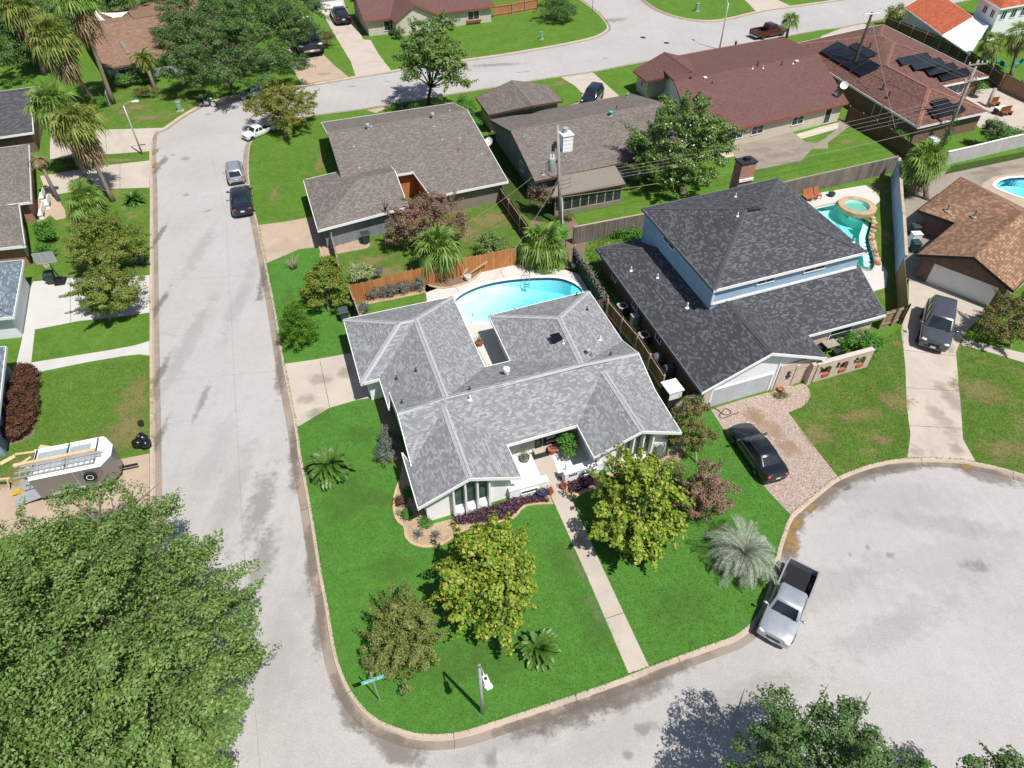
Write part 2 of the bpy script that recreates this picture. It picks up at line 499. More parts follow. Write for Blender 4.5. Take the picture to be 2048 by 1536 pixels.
M['sh_dark'] = m_shingle('dark_grey_shingles', (.075, .074, .08), (.115, .114, .12), (.05, .05, .053), .4, .19, .3)
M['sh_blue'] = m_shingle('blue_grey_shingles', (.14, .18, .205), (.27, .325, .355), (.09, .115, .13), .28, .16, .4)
M['white'] = plain('white_paint', (.85, .85, .84), .6, .3, .05)
M['white_brick'] = m_brick('white_painted_brick', (.86, .86, .85), (.90, .90, .89), (.76, .76, .75))
M['trim'] = plain('white_trim', (.82, .82, .81), .5, .35, .05)
M['trim_dark'] = plain('brown_trim', (.11, .06, .045), .6)
M['trim_red'] = plain('rust_red_trim', (.30, .085, .05), .6)
M['grey_siding'] = m_planks('grey_panel_siding', (.40, .41, .41), (.46, .47, .47), (.2, .2, .2), .3)
M['blue_siding'] = m_planks('light_blue_siding', (.30, .43, .56), (.36, .49, .61), (.20, .30, .40), .2, True)
M['white_siding'] = m_planks('white_lap_siding', (.74, .77, .80), (.80, .82, .84), (.45, .48, .5), .2, True)
M['bluegrey_siding'] = m_planks('dusty_blue_siding', (.26, .31, .40), (.31, .36, .45), (.15, .18, .24), .2, True)
M['taupe'] = plain('taupe_render', (.24, .20, .17), .85)
M['cream'] = plain('cream_render', (.55, .49, .40), .85)
M['pale_brick'] = m_brick('pale_pinkish_brick', (.50, .38, .30), (.62, .50, .42), (.55, .48, .42))
M['cream_brick'] = m_brick('cream_stone_brick', (.48, .42, .35), (.62, .57, .50), (.5, .46, .4))
M['brown_brick'] = m_brick('brown_brick', (.15, .085, .06), (.22, .125, .085), (.24, .2, .17))
M['red_brick'] = m_brick('red_brick', (.30, .12, .075), (.42, .20, .13), (.42, .36, .3))
M['glass'] = m_glass('dark_window_glass')
M['glass_green'] = m_glass('green_tinted_glass', (.06, .11, .085))
M['fence_grey'] = m_planks('weathered_grey_pickets', (.15, .125, .108), (.25, .22, .195), (.035, .03, .025), .15)
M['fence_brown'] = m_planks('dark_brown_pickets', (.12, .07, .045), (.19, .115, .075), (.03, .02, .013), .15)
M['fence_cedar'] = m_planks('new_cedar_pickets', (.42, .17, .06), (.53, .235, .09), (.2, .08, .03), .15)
M['fence_tan'] = m_planks('tan_pickets', (.33, .21, .125), (.42, .28, .17), (.12, .075, .045), .15)  # tan boards, lighter than the dark brown pickets
M['timber'] = plain('raw_lumber', (.62, .47, .28), .8, .2, .15)
M['timber_grey'] = plain('weathered_timber', (.34, .29, .235), .85, .2, .2)
M['timber_pink'] = plain('sunlit_rail_timber', (.47, .37, .29), .85, .2, .2)  # paler copy of the weathered timber: sun on the rails is put into the colour
M['metal'] = plain('galvanised_metal', (.50, .52, .52), .45, .5, .15, 2, .4)
M['metal_dark'] = plain('dark_metal', (.035, .035, .038), .5)
M['black'] = plain('black_plastic', (.018, .018, .02), .45)
M['rubber'] = plain('tyre_rubber', (.022, .022, .023), .85)
M['alloy'] = plain('alloy_wheel', (.45, .46, .47), .3, .5, .05, 3, .7)
M['chrome'] = plain('bright_chrome', (.62, .63, .64), .15, .5, .03, 3, .9)
M['green_bin'] = plain('dark_green_plastic', (.035, .06, .05), .5)
M['green_box'] = plain('green_metal_cabinet', (.22, .40, .29), .6)
M['pole_wood'] = m_bark('creosoted_pole_wood', (.10, .07, .05))
M['pole_grey'] = m_bark('greyed_pole_wood', (.36, .33, .30))
M['terracotta'] = plain('terracotta', (.36, .12, .06), .8)
M['cobalt'] = plain('cobalt_glaze', (.02, .03, .12), .25, .5)
M['stone'] = m_conc('tan_flagstone', (.46, .34, .22), .3, .3, 4.0)
M['plaster'] = plain('pale_pool_plaster', (.80, .88, .90), .7, .2, .06)
M['coping'] = m_conc('white_pool_coping', (.70, .69, .66), .06, .15, 2.0)
M['water'] = m_water('pool_water', (.10, .90, .94), .32)
M['water_teal'] = m_water('teal_pool_water', (.14, .90, .80), .42)
M['solar'] = plain('black_solar_panel', (.008, .009, .013), .35, .3)
M['bark'] = m_bark('grey_brown_bark', (.20, .16, .125))
M['bark_pale'] = m_bark('pale_bark', (.42, .35, .28))
M['bark_palm'] = m_bark('palm_trunk_bark', (.24, .195, .16))
M['red'] = plain('red_lens', (.35, .012, .01), .2, .5)
M['clear'] = plain('clear_lens', (.6, .62, .63), .12, .5)
M['plate'] = plain('licence_plate', (.7, .7, .68), .5)
M['bag'] = plain('shiny_black_bag', (.012, .012, .014), .25, .5)
M['teal'] = plain('teal_cushion', (.02, .33, .36), .7)
M['sign_green'] = plain('sign_green', (.02, .36, .26), .4)

def m_stain(name, col, strength, grain=3.0):
 """a stain lying on paving or turf: its own ragged outline, thinning to nothing at the rim (UV -1..1)"""
 t = NT(name); uv = t.uvc(); ln = t.n('VectorMath', operation='LENGTH'); t.l(uv, ln.inputs[0])
 n1 = t.noise(t.pos(), grain, 7, .75); n2 = t.noise(t.pos(), grain * .3, 4, .6)
 v = t.math('SUBTRACT', t.math('ADD', t.math('MULTIPLY', n1, 1.5), t.math('MULTIPLY', n2, 1.9)), t.math('ADD', ln.outputs['Value'], .62))
 al = t.ramp(v, [(.2, 0), (.75, strength)])
 t.out(col, .95, .1)
 tp = t.n('BsdfTransparent'); mx = t.n('MixShader'); t.l(al, mx.inputs[0]); t.l(tp.outputs[0], mx.inputs[1]); t.l(t.b.outputs[0], mx.inputs[2])
 t.l(mx.outputs[0], t.t.nodes['Material Output'].inputs[0]); return t.m
# ---------------------------------------------------------------- ground, roads, lawns, paving
from mathutils.geometry import tessellate_polygon
G0 = 0.12
def struct(o, kind='structure'):
 o['kind'] = kind
 return o
def sheet(name, outer, z, mat, holes=(), kind='structure'):
 loops = [[Vector((p[0], p[1], 0)) for p in outer]] + [[Vector((p[0], p[1], 0)) for p in h] for h in holes]
 flat = [p for l in loops for p in l]
 mb = MB()
 fs = []
 for a, b, c in tessellate_polygon(loops):
  A, B, C = flat[a], flat[b], flat[c]
  if (B.x - A.x) * (C.y - A.y) - (B.y - A.y) * (C.x - A.x) < 0: b, c = c, b
  fs.append((a, b, c))
 mb.mesh([(p.x, p.y, z) for p in flat], fs)
 return struct(mb.build(name, mat), kind)
def psheet(name, px, z, mat, holes=(), smooth=0):
 pts = WL(px, z)
 if smooth: pts = smooth_line(pts, smooth, closed=True)
 return sheet(name, pts, z, mat, holes)
def joints(name, segs, z, w=.035):
 mb = MB()
 for a, b in segs:
  mb.bar(W(a[0], a[1], z + .002), W(b[0], b[1], z + .002), w, .004)
 return struct(mb.build(name, M['joint']))
# pool outlines (water edges), needed as holes in the ground
POOL_A = smooth_line(WL([(911, 603), (931, 588), (962, 575), (1000, 566), (1041, 561), (1087, 558.5), (1119, 560), (1139, 566), (1155, 575), (1165, 588), (1160, 607), (1125, 626), (1070, 640), (1015, 648), (962, 647), (937, 645), (922, 634), (912, 617)], 0), 4, True)
POOL_B = smooth_line(WL([(1628, 421), (1652, 413), (1681, 409), (1700, 424), (1722, 431), (1738, 434), (1743, 445), (1741, 458), (1737.5, 473), (1740.5, 492), (1746, 509), (1748, 530), (1740, 543), (1722, 538), (1700, 520), (1660, 475), (1635, 448)], 0), 3, True)
POOL_C = smooth_line(WL([(1992, 376), (1998, 366), (2012, 360.5), (2030, 358.5), (2060, 358), (2100, 362), (2122, 378), (2105, 398), (2070, 401), (2046, 397), (2016, 387)], 0), 4, True)
HOLES = [offset_line(p if ccw(p) else p[::-1], -.02, True) for p in (POOL_A, POOL_B, POOL_C)]
HOLES = [[Vector((q.x, q.y, 0)) for q in h] for h in HOLES]
sheet('ground', [(-900, -500), (900, -500), (900, 1200), (-900, 1200)], -.06, M['lawn'], HOLES)
sheet('road', [(-300, -80), (300, -80), (300, 330), (-300, 330)], 0.0, M['road'], HOLES)
EDGE_M = [(2420, 1420), (2330, 1180), (2200, 1020), (2120, 972), (2048, 948), (1991, 932), (1951, 924), (1911, 918), (1841, 915.5), (1786, 919), (1736, 930), (1676, 953), (1640, 979), (1608, 1007), (1581, 1031), (1563, 1075), (1550, 1120), (1537, 1170), (1522, 1215), (1499, 1248), (1469, 1271), (1434, 1284), (1382, 1303), (1296, 1335), (1244, 1356), (1150, 1389), (1024, 1431), (937, 1459), (895, 1467), (854, 1468), (820, 1463), (792, 1454), (763, 1442), (737, 1424), (714, 1398), (697, 1372), (684, 1342), (674.5, 1314), (664.5, 1264), (654.5, 1202), (644.5, 1152), (634.5, 1090), (622, 1013), (612, 958), (602, 908), (594.5, 855), (569.5, 727), (558, 659), (549.5, 609), (539.5, 559), (533, 527), (517, 449), (508, 415), (502, 384), (498, 340), (500, 297), (512, 274), (543, 252), (590, 239), (641, 230), (712, 221), (800, 207), (897, 190.5), (987, 176), (1074, 161), (1121, 154), (1186, 144.5), (1281, 126), (1360, 112), (1421, 100), (1524, 82.5), (1641, 61), (1683, 56), (1771, 38), (1850, 20), (2000, -12), (2200, -52)]
EDGE_L = [(310, 1900), (303, 1500), (300, 1150), (300, 893), (299.5, 768), (299.5, 550), (300, 384), (299, 330), (302, 270), (327, 255), (355, 235), (385, 217), (404, 208), (440, 196), (490, 186.5), (545, 178.5), (603, 170), (700, 153.5), (782, 140.5), (860, 128), (922, 119), (1024, 104.5), (1134, 85), (1186, 73), (1207, 63), (1214, 55), (1209, 44), (1196, 28), (1184, 17.5), (1164, 3), (1120, -28), (1060, -66)]
EDGE_T = [(1190, -66), (1250, -26), (1289, 0), (1306, 12.5), (1329, 24), (1366, 35), (1409, 40), (1449, 37), (1511, 22), (1536, 17), (1600, 9), (1690, -4), (1900, -35), (2150, -78)]
def kerb(name, line):
 """line runs with the lawn on its left: kerb stone and gutter to its right"""
 l3 = smooth_line(line, 3)
 base = [Vector((p[0], p[1])) for p in l3]
 prof = [(.0, G0 - .06), (.0, G0 + .012), (.17, G0 + .004), (.24, .022), (.26, .012)]
 prof2 = [(.26, .012), (.66, .008), (.66, -.03)]
 for nm, pf, mt in ((name, prof, M['kerb']), ('gutter', prof2, M['gutter'])):
  mb = MB(); rows = []
  for d, z in pf:
   rows.append([(q.x, q.y, z) for q in offset_line(base, -d)])
  n = len(base); vs = [p for r in rows for p in r]; fs = []
  for i in range(len(pf) - 1):
   for k in range(n - 1):
    fs.append((i * n + k, (i + 1) * n + k, (i + 1) * n + k + 1, i * n + k + 1))
  mb.mesh(vs, fs)
  struct(mb.build(nm, mt))
 mb = MB(); run = 0.0; L = [Vector((p.x, p.y)) for p in base]; o2 = offset_line(L, -.25); o3 = offset_line(L, -.66)
 for i in range(1, n):
  run += (L[i] - L[i - 1]).length
  if run > 5.5:
   run = 0.0; a, b, c = L[i], o2[i], o3[i]
   mb.bar((a.x, a.y, G0 + .013), (b.x, b.y, G0 + .012), .03, .006); mb.bar((b.x, b.y, .016), (c.x, c.y, .012), .03, .008)
 if mb.v: struct(mb.build('kerb_joint', M['joint']))
WM, WLl, WT = WL(EDGE_M, G0), WL(EDGE_L, G0), WL(EDGE_T, G0)
sm = lambda l: [p for p in smooth_line(l, 3)]
sheet('lawn', sm(WM) + [Vector((260, WM[-1].y, 0)), Vector((260, -40, 0)), Vector((WM[0].x, -40, 0))], G0, M['lawn'], HOLES)
sheet('lawn', sm(WLl) + [Vector((-40, 280, 0)), Vector((-260, 280, 0)), Vector((-260, -70, 0)), Vector((WLl[0].x, -70, 0))], G0, M['lawn'])
sheet('lawn', sm(WT) + [Vector((260, 250, 0)), Vector((WT[0].x, 250, 0))], G0, M['lawn'])
kerb('kerb', WM[::-1]); kerb('kerb', WLl); kerb('kerb', WT)
NEAR = WL([(520, 1720), (700, 1690), (1100, 1668), (1500, 1672), (1900, 1650), (2250, 1640)], G0)
sheet('lawn', sm(NEAR) + [Vector((60, NEAR[-1].y, 0)), Vector((60, -40, 0)), Vector((NEAR[0].x, -40, 0))], G0, M['lawn'])
kerb('kerb', NEAR[::-1])
Z1, Z2, Z3, Z4 = G0 + .004, G0 + .008, G0 + .012, G0 + .016
def hsheet(name, px, z, mat, smooth=0):
 return psheet(name, px, z, mat, HOLES_IN(WL(px, z)), smooth)
def HOLES_IN(pts):
 return [h for h in HOLES if in_poly(h[0].x, h[0].y, pts)]
# lawns of their own tone
i0 = EDGE_M.index((533, 527)); i1 = EDGE_M.index((1581, 1031))
psheet('lawn', EDGE_M[i1:i0 + 1] + [(562, 514), (599, 498), (638, 494), (662, 560), (700, 640), (740, 790), (800, 980), (1000, 960), (1230, 860), (1380, 805), (1424, 822), (1446, 857), (1536, 982)], Z1, M['lush'])
psheet('lawn', [(640, 494), (660, 480), (760, 460), (900, 425), (1020, 385), (1046, 410), (1062, 470), (1060, 520), (1010, 540), (900, 560), (760, 590), (706, 600), (690, 560)], Z1, M['lawn_dry'], (), 0)
psheet('lawn', [(1577, 825), (1607, 812), (1620, 785), (1612, 768), (1700, 730), (1780, 690), (1806, 645), (1811, 734), (1813, 813), (1821, 868), (1815, 915), (1786, 918.5), (1736, 929), (1676, 952)], Z1, M['lawn_dry'])
psheet('lawn', [(1922, 690), (1985, 706), (2060, 728), (2200, 770), (2200, 1015), (2120, 970), (2048, 946), (1991, 931), (1951, 923), (1926, 878), (1922, 818), (1917, 768), (1912, 704)], Z1, M['lawn_dry'])
psheet('lawn', [(184, 258), (215, 190), (240, 178), (330, 170), (400, 185), (402, 206), (385, 215), (355, 234), (327, 253), (260, 258)], Z1, M['lawn_dry'])
psheet('lawn', [(190, 312), (299, 303), (298, 320), (195, 331)], Z1, M['lawn_dry'])
psheet('soil_bed', [(5, 745), (75, 735), (78, 800), (66, 872), (40, 885), (0, 895)], Z2, M['soil'])
psheet('lawn', [(75, 455), (175, 380), (298, 376), (298, 548), (180, 556), (66, 562)], Z1, M['lawn_dry'])
psheet('lawn', [(1700, 420), (1745, 365), (1790, 345), (1800, 420), (1806, 560), (1803, 640), (1780, 640), (1762, 600), (1755, 520), (1748, 450)], Z1, M['lawn_dry'])
psheet('weeds', [(1170, 500), (1192, 460), (1290, 440), (1292, 480), (1200, 505), (1208, 540), (1230, 590), (1216, 600), (1180, 545)], Z1, M['weeds'])
psheet('weeds', [(1030, 260), (1060, 375), (1120, 400), (1125, 450), (1060, 440), (1010, 395), (985, 300), (975, 260)], Z3, M['turf'])  # dark turf strip: the shade between the houses is put into its colour
psheet('soil_bed', [(1062, 460), (1056, 420), (1075, 396), (1130, 398), (1150, 440), (1175, 470), (1160, 548), (1111, 534), (1040, 529)], Z2, M['soil'])
# driveways and walks
psheet('driveway', [(570, 727.5), (630, 719), (690, 708), (745, 700), (790, 790), (748, 794.5), (713, 800), (659.5, 815.5), (594.5, 854)], Z2, M['drive'])
joints('driveway_joint', [((640, 722), (659.5, 815))], Z2)
psheet('driveway', [(517, 450), (570, 443.5), (640, 430), (690, 488), (637, 494), (599, 498), (562, 514), (533, 526)], Z2, M['drive_tan'])
psheet('driveway', [(1121.5, 154.5), (1186, 145), (1243, 196), (1250, 225), (1110, 228), (1131, 212), (1155, 206), (1164.5, 195), (1162, 184), (1149, 171)], Z2, M['drive'])
joints('driveway_joint', [((1165, 160), (1205, 159))], Z2)
psheet('driveway', [(1360, 112.5), (1421, 100.5), (1466, 124), (1404, 138), (1340, 130)], Z2, M['drive_old'])
psheet('driveway', [(1683, 56.5), (1728, 47), (1745, 58), (1640, 78), (1643, 72)], Z2, M['drive'])
psheet('path', [(1536, 83), (1552, 93), (1575, 104), (1592, 104), (1588, 97), (1562, 90), (1545, 80.5)], Z2, M['drive'])
psheet('driveway', [(1422, 819), (1480, 800), (1544, 783), (1577, 825), (1625, 889), (1675, 952.5), (1640, 978), (1608, 1006), (1582, 1030), (1536, 982), (1446, 857)], Z2, M['pebble'])
psheet('path', [(1544, 784), (1560, 770), (1588, 772), (1609, 766), (1617, 777), (1621, 790), (1616, 803), (1604, 814), (1577, 825)], Z3, M['pebble'])
joints('driveway_joint', [((1489, 805), (1512, 845)), ((1512, 845), (1584, 957))], Z2)
psheet('driveway', [(1818, 562), (1860, 566), (1976, 620), (1990, 640), (1961, 634), (1935, 660), (1922, 680), (1912, 704), (1917, 768), (1922, 818), (1926, 878), (1951, 923), (1911, 917.5), (1841, 915), (1815, 915), (1821, 868), (1813.5, 813), (1812, 768), (1811, 734), (1802, 659), (1817, 614)], Z2, M['drive_old'])
joints('driveway_joint', [((1811, 775), (1917, 782)), ((1820, 851), (1924, 857)), ((1806, 700), (1911, 712))], Z2)
psheet('path', [(1924, 678), (1985, 691), (2048, 706), (2200, 742), (2200, 765), (2048, 725), (1985, 706), (1922, 690)], Z3, M['drive_old'])
psheet('patio', [(1818, 566), (1810, 520), (1807, 420), (1818, 372), (1888, 343), (1990, 320), (2200, 290), (2200, 470), (2060, 560), (1980, 622), (1860, 567)], Z1, M['patio_old'], [HOLES[2]])
psheet('driveway', [(66, 563), (150, 555), (225, 555), (299, 550.5), (299, 625), (245, 633), (160, 641.5), (75, 658), (45, 660), (58, 582)], Z2, M['drive_white'])
joints('driveway_joint', [((140, 555), (141, 644)), ((210, 555), (214, 636))], Z2)
psheet('path', [(58, 580), (72, 566), (70, 658), (62.5, 724), (40, 760), (30, 740), (45, 674), (46, 655)], Z3, M['drive_white'])
psheet('path', [(62.5, 725), (150, 711), (220, 700), (268, 691), (285, 686), (299, 681.5), (299, 711), (280, 708.5), (250, 711.5), (170, 725), (77, 744), (55, 748)], Z2, M['drive_white'])
psheet('driveway', [(100, 265), (184, 260), (327, 255.5), (312, 263), (304, 280), (302, 302), (250, 306), (192, 310), (100, 318)], Z2, M['drive'])
psheet('driveway', [(80, 352), (110, 347), (195, 332.5), (299, 321), (299, 375), (240, 377), (175, 378), (95, 392)], Z2, M['drive'])
joints('driveway_joint', [((240, 327), (240, 377)), ((210, 259), (214, 309))], Z2)
psheet('path', [(70, 400), (95, 388), (118, 400), (130, 420), (132, 436), (112, 440), (100, 430), (75, 450)], Z3, M['drive_tan'])
psheet('driveway', [(299, 907), (235, 919.5), (100, 949), (0, 966), (-80, 985), (-80, 1090), (100, 1060), (299, 1010)], Z2, M['drive_tan'])
psheet('driveway', [(603, 169), (697, 153.5), (668, 130), (642, 104), (622, 70), (575, 82), (580, 128)], Z2, M['drive_tan'])
psheet('driveway', [(711, 152), (782, 140.5), (757, 108), (741, 80), (727, 79), (690, 12), (685, -12), (630, -12), (642, 20), (665, 62), (684, 94), (702, 124)], Z2, M['drive'])
psheet('driveway', [(1511, 21.5), (1536, 17), (1580, 11), (1530, -12), (1480, -10)], Z2, M['drive'])
psheet('driveway', [(733, 220), (795, 208.5), (780, 213), (752, 226)], Z2, M['drive_tan'])
psheet('patio', [(1460, 300), (1520, 268), (1583.5, 262), (1611, 284), (1632, 286), (1646, 280), (1676, 256), (1679, 240), (1699, 252), (1656, 285), (1656, 297), (1624, 298), (1601, 322.5), (1536, 335), (1498, 342), (1478, 322)], Z2, M['patio_old'])
psheet('path', [(1420, 312), (1530, 288), (1640, 254), (1698, 240), (1702, 250), (1660, 262), (1536, 296), (1425, 322)], Z1, M['cream'])
psheet('path', [(1066, 917), (1099, 893), (1117, 953), (1139, 990), (1178, 1076), (1213, 1152), (1298, 1333), (1257, 1346.5), (1174, 1152), (1133, 1060), (1101, 990), (1082, 955)], Z3, M['drive'])
joints('path_joint', [((1210.5, 1237.5), (1248.5, 1225)), ((1135, 1064), (1171, 1060))], Z3)
psheet('white_gravel', [(1008, 895), (1062, 885), (1066, 917), (1082, 955), (1060, 975), (1024, 975)], Z2, M['white_gravel'])
psheet('white_gravel', [(1098, 890), (1155, 855), (1196, 928), (1140, 950), (1118, 953)], Z2, M['white_gravel'])
psheet('soil_bed', [(806, 915), (799.5, 963), (789.5, 996), (789.5, 1026), (797, 1044), (809.5, 1054), (812, 1073), (827, 1089), (854.5, 1094), (887, 1088), (912, 1069), (955, 1052), (1024, 1038.5), (1052, 1012), (1106, 1008), (1098, 986), (1018, 1004), (863, 1049), (842, 1010), (830, 950)], Z2, M['mulch'])
psheet('soil_bed', [(1132, 965), (1134, 974), (1141, 994), (1174, 981), (1190, 978), (1240, 985), (1330, 970), (1372, 900), (1360, 880), (1330, 905), (1200, 950)], Z2, M['mulch'])
psheet('soil_bed', [(756, 800), (778, 800), (806, 905), (790, 935), (770, 880)], Z2, M['soil'])
psheet('soil_bed', [(706, 632), (713, 610), (735, 600), (850, 568), (880, 575), (852, 585), (734, 608), (722, 632)], Z2, M['mulch'])
psheet('soil_bed', [(855, 566), (866, 574), (889, 576), (912, 570), (937, 564), (950, 552), (962, 546), (956, 540), (905, 546)], Z3, M['soil'])
psheet('lawn', [(722, 634), (734, 608), (852, 586), (854, 602), (790, 625)], Z3, M['lawn'])
psheet('gravel_pad', [(639, 513), (640, 497), (668, 484), (730, 476), (739, 490), (735, 496), (672, 507), (646, 514)], Z2, M['mulch'])
mb = MB(); q = WL([(638, 490), (645, 514), (672, 508), (735, 496), (739, 488), (737, 482)], Z2)
for a, b in zip(q, q[1:]): mb.bar(a + Vector((0, 0, .04)), b + Vector((0, 0, .04)), .14, .12)
struct(mb.build('bed_kerb', M['kerb']))
hsheet('pool_deck', [(849, 571), (905, 547), (960, 543), (1012, 532), (1040, 527), (1111, 530), (1162, 545), (1180, 583), (1214, 645), (1200, 700), (1040, 760), (950, 760), (905, 650), (853, 602)], Z2, M['deck'])
joints('deck_joint', [((1001, 540), (1010, 559)), ((910, 572), (922, 590)), ((1031, 530), (1000, 534)), ((925, 640), (975, 735))], Z2)
hsheet('pool_deck', [(1560, 440), (1590, 418), (1625, 388), (1731, 370), (1752, 384), (1762, 400), (1742, 418), (1752, 440), (1748, 470), (1760, 520), (1768, 535), (1775, 545), (1772, 575), (1740, 585), (1690, 560)], Z2, M['deck'])
# beds get a low sandstone border
def border(px, w=.16, h=.09):
 q = smooth_line(WL(px, G0), 3); mb = MB(); r = rnd(5)
 for a, b in zip(q, q[1:]):
  mb.bar(a + Vector((0, 0, .03)), b + Vector((0, 0, .03)), w * r.uniform(.85, 1.15), h * r.uniform(.8, 1.2) + .04)
 struct(mb.build('bed_border', M['stone_edge']))
border([(799.5, 963), (789.5, 996), (789.5, 1026), (797, 1044), (809.5, 1054), (812, 1073), (827, 1089), (854.5, 1094), (887, 1088), (912, 1069)])
border([(985, 1046), (1024, 1038.5), (1052, 1012), (1106, 1008)], .12)
border([(1134, 974), (1141, 995), (1174, 981), (1190, 978)], .2, .12)
border([(734, 609), (790, 598), (852, 585)], .12)
border([(858, 572), (889, 577), (937, 565), (962, 545)], .14, .1)
# pools
def pool(edge, label, water, depth0, depth1, cop_w, cop_mat, plaster, group='swimming pools behind the houses'):
 e = edge if ccw(edge) else edge[::-1]
 cx = sum(p.x for p in e) / len(e); cy = sum(p.y for p in e) / len(e)
 t = thing('swimming_pool', label, 'pool', (cx, cy, 0), 0, group)
 x0 = min(p.x for p in e); x1 = max(p.x for p in e)
 zb = lambda p: -(depth0 + (depth1 - depth0) * max(0, min(1, ((p.x - x0) / (x1 - x0) - .35) / .4)))
 n = len(e)
 mb = MB()
 rings = [[Vector((p.x, p.y, G0 - .03)) for p in e], [Vector((p.x, p.y, zb(p) * .55)) for p in e]]
 ins = offset_line(e, .35, True); ins2 = offset_line(e, .9, True)
 rings.append([Vector((p.x, p.y, zb(p) * .95)) for p in ins]); rings.append([Vector((p.x, p.y, zb(p))) for p in ins2])
 vs = [p for r in rings for p in r]; fs = []
 for i in range(len(rings) - 1):
  for k in range(n): fs.append((i * n + k, i * n + (k + 1) % n, (i + 1) * n + (k + 1) % n, (i + 1) * n + k))
 fs.append(tuple(3 * n + k for k in range(n)))
 mb.mesh(vs, [f[::-1] for f in fs]); mb.build('basin', plaster, t)
 mb = MB()
 w = offset_line(e, .004, True)
 vs = [(p.x, p.y, -.02) for p in w] + [(p.x, p.y, zb(e[i]) - .06) for i, p in enumerate(w)]
 tri = tessellate_polygon([[Vector((p.x, p.y, 0)) for p in w]])
 fs = [];
 for a, b, c in tri:
  A, B, C = w[a], w[b], w[c]
  if (B.x - A.x) * (C.y - A.y) - (B.y - A.y) * (C.x - A.x) < 0: b, c = c, b
  fs.append((a, b, c)); fs.append((n + c, n + b, n + a))
 for k in range(n): fs.append((k, n + k, n + (k + 1) % n, (k + 1) % n))
 mb.mesh(vs, [f if len(f) == 3 else f for f in fs])
 wo = mb.build('water', water, t)
 bmx = bmesh.new(); bmx.from_mesh(wo.data); bmesh.ops.recalc_face_normals(bmx, faces=bmx.faces); bmx.to_mesh(wo.data); bmx.free()
 mb = MB(); o2 = offset_line(e, -cop_w, True)
 vs = [(p.x, p.y, z) for z in (G0 + .05,) for p in e] + [(p.x, p.y, G0 + .05) for p in o2] + [(p.x, p.y, G0 - .03) for p in e] + [(p.x, p.y, G0 - .03) for p in o2]
 fs = []
 for k in range(n):
  j = (k + 1) % n
  fs += [(k, n + k, n + j, j), (2 * n + k, k, j, 2 * n + j), (n + k, 3 * n + k, 3 * n + j, n + j)]
 mb.mesh(vs, fs); mb.build('coping', cop_mat, t)
 return t
M['tile_blue'] = plain('dark_blue_waterline_tile', (.03, .06, .10), .3, .5)
PA = pool(POOL_A, 'oval turquoise pool with white coping behind the light grey roofed house', M['water'], .55, 2.5, .34, M['coping'], M['plaster'])
def waterline(edge, t):
 e = edge if ccw(edge) else edge[::-1]
 i = offset_line(e, .012, True); mb = MB(); n = len(e)
 mb.mesh([(p.x, p.y, G0 + .04) for p in i] + [(p.x, p.y, -.08) for p in i], [(k, (k + 1) % n, n + (k + 1) % n, n + k) for k in range(n)])
 mb.build('tile_band', M['tile_blue'], t)
waterline(POOL_A, PA)
PB = pool(POOL_B, 'freeform teal pool with rock edge and spa behind the charcoal roofed house', M['water_teal'], .9, 1.3, .12, M['stone'], M['plaster'])
PC = pool(POOL_C, 'blue pool with white rim and tan deck beyond the tan roofed house', M['water'], 1.3, 2.0, .38, M['coping'], M['plaster'])
waterline(POOL_C, PC)
# pool ladder of the oval pool
mb = MB()
for x in (1047.5, 1058.5):
 a = W(x, 563, .0); d = Vector((.1, .55, 0))
 mb.tube([a + Vector((0, -.12, -.7)), a + Vector((0, -.12, .35)), a + Vector((.0, -.02, .78)), a + d * .5 + Vector((0, 0, .86)), a + d + Vector((0, 0, .62)), a + d * 1.1 + Vector((0, 0, G0))], .028, 6)
a, b = W(1047.5, 563, 0), W(1058.5, 563, 0)
for z in (-.2, -.45): mb.bar(a + Vector((0, -.12, z)), b + Vector((0, -.12, z)), .1, .04)
mb.build('ladder', M['chrome'], PA)
mb = MB(); a = W(944, 648, G0)
mb.tube([a, a + Vector((.05, .1, .7)), a + Vector((.05, .35, .8)), a + Vector((.02, .75, .45)), a + Vector((.0, .8, -.1))], .03, 6)
mb.build('handrail', M['chrome'], PA)
# raised spa and rock edging of the teal pool
sc = W(1714, 412, .35)
mb = MB()
mb.lathe([(1.78, 0), (1.78, .42), (1.75, .47), (1.15, .47), (1.12, .42), (1.12, -.3)], (sc.x, sc.y, 0), 28, cap=False)
mb.build('spa_wall', M['stone'], PB)
mb = MB(); mb.lathe([(0, -.22), (.66, -.2), (.7, .06), (1.1, .1), (1.11, .36)], (sc.x, sc.y, .02), 28, cap=False); mb.build('spa_seat', M['plaster'], PB, True)
mb = MB(); mb.poly([(sc.x + 1.1 * math.cos(2 * math.pi * k / 28), sc.y + 1.1 * math.sin(2 * math.pi * k / 28), .33) for k in range(28)])
SPW = NT('spa_water'); _tp = SPW.n('BsdfTransparent'); _tp.inputs[0].default_value = (.50, .86, .80, 1); _gl = SPW.n('BsdfGlossy', i_Roughness=.05); _fr = SPW.n('Fresnel', i_IOR=1.33); _mx = SPW.n('MixShader')
SPW.l(_fr.outputs[0], _mx.inputs[0]); SPW.l(_tp.outputs[0], _mx.inputs[1]); SPW.l(_gl.outputs[0], _mx.inputs[2]); SPW.l(_mx.outputs[0], SPW.t.nodes['Material Output'].inputs[0])
mb.build('spa_water', SPW.m, PB)
r = rnd(3)
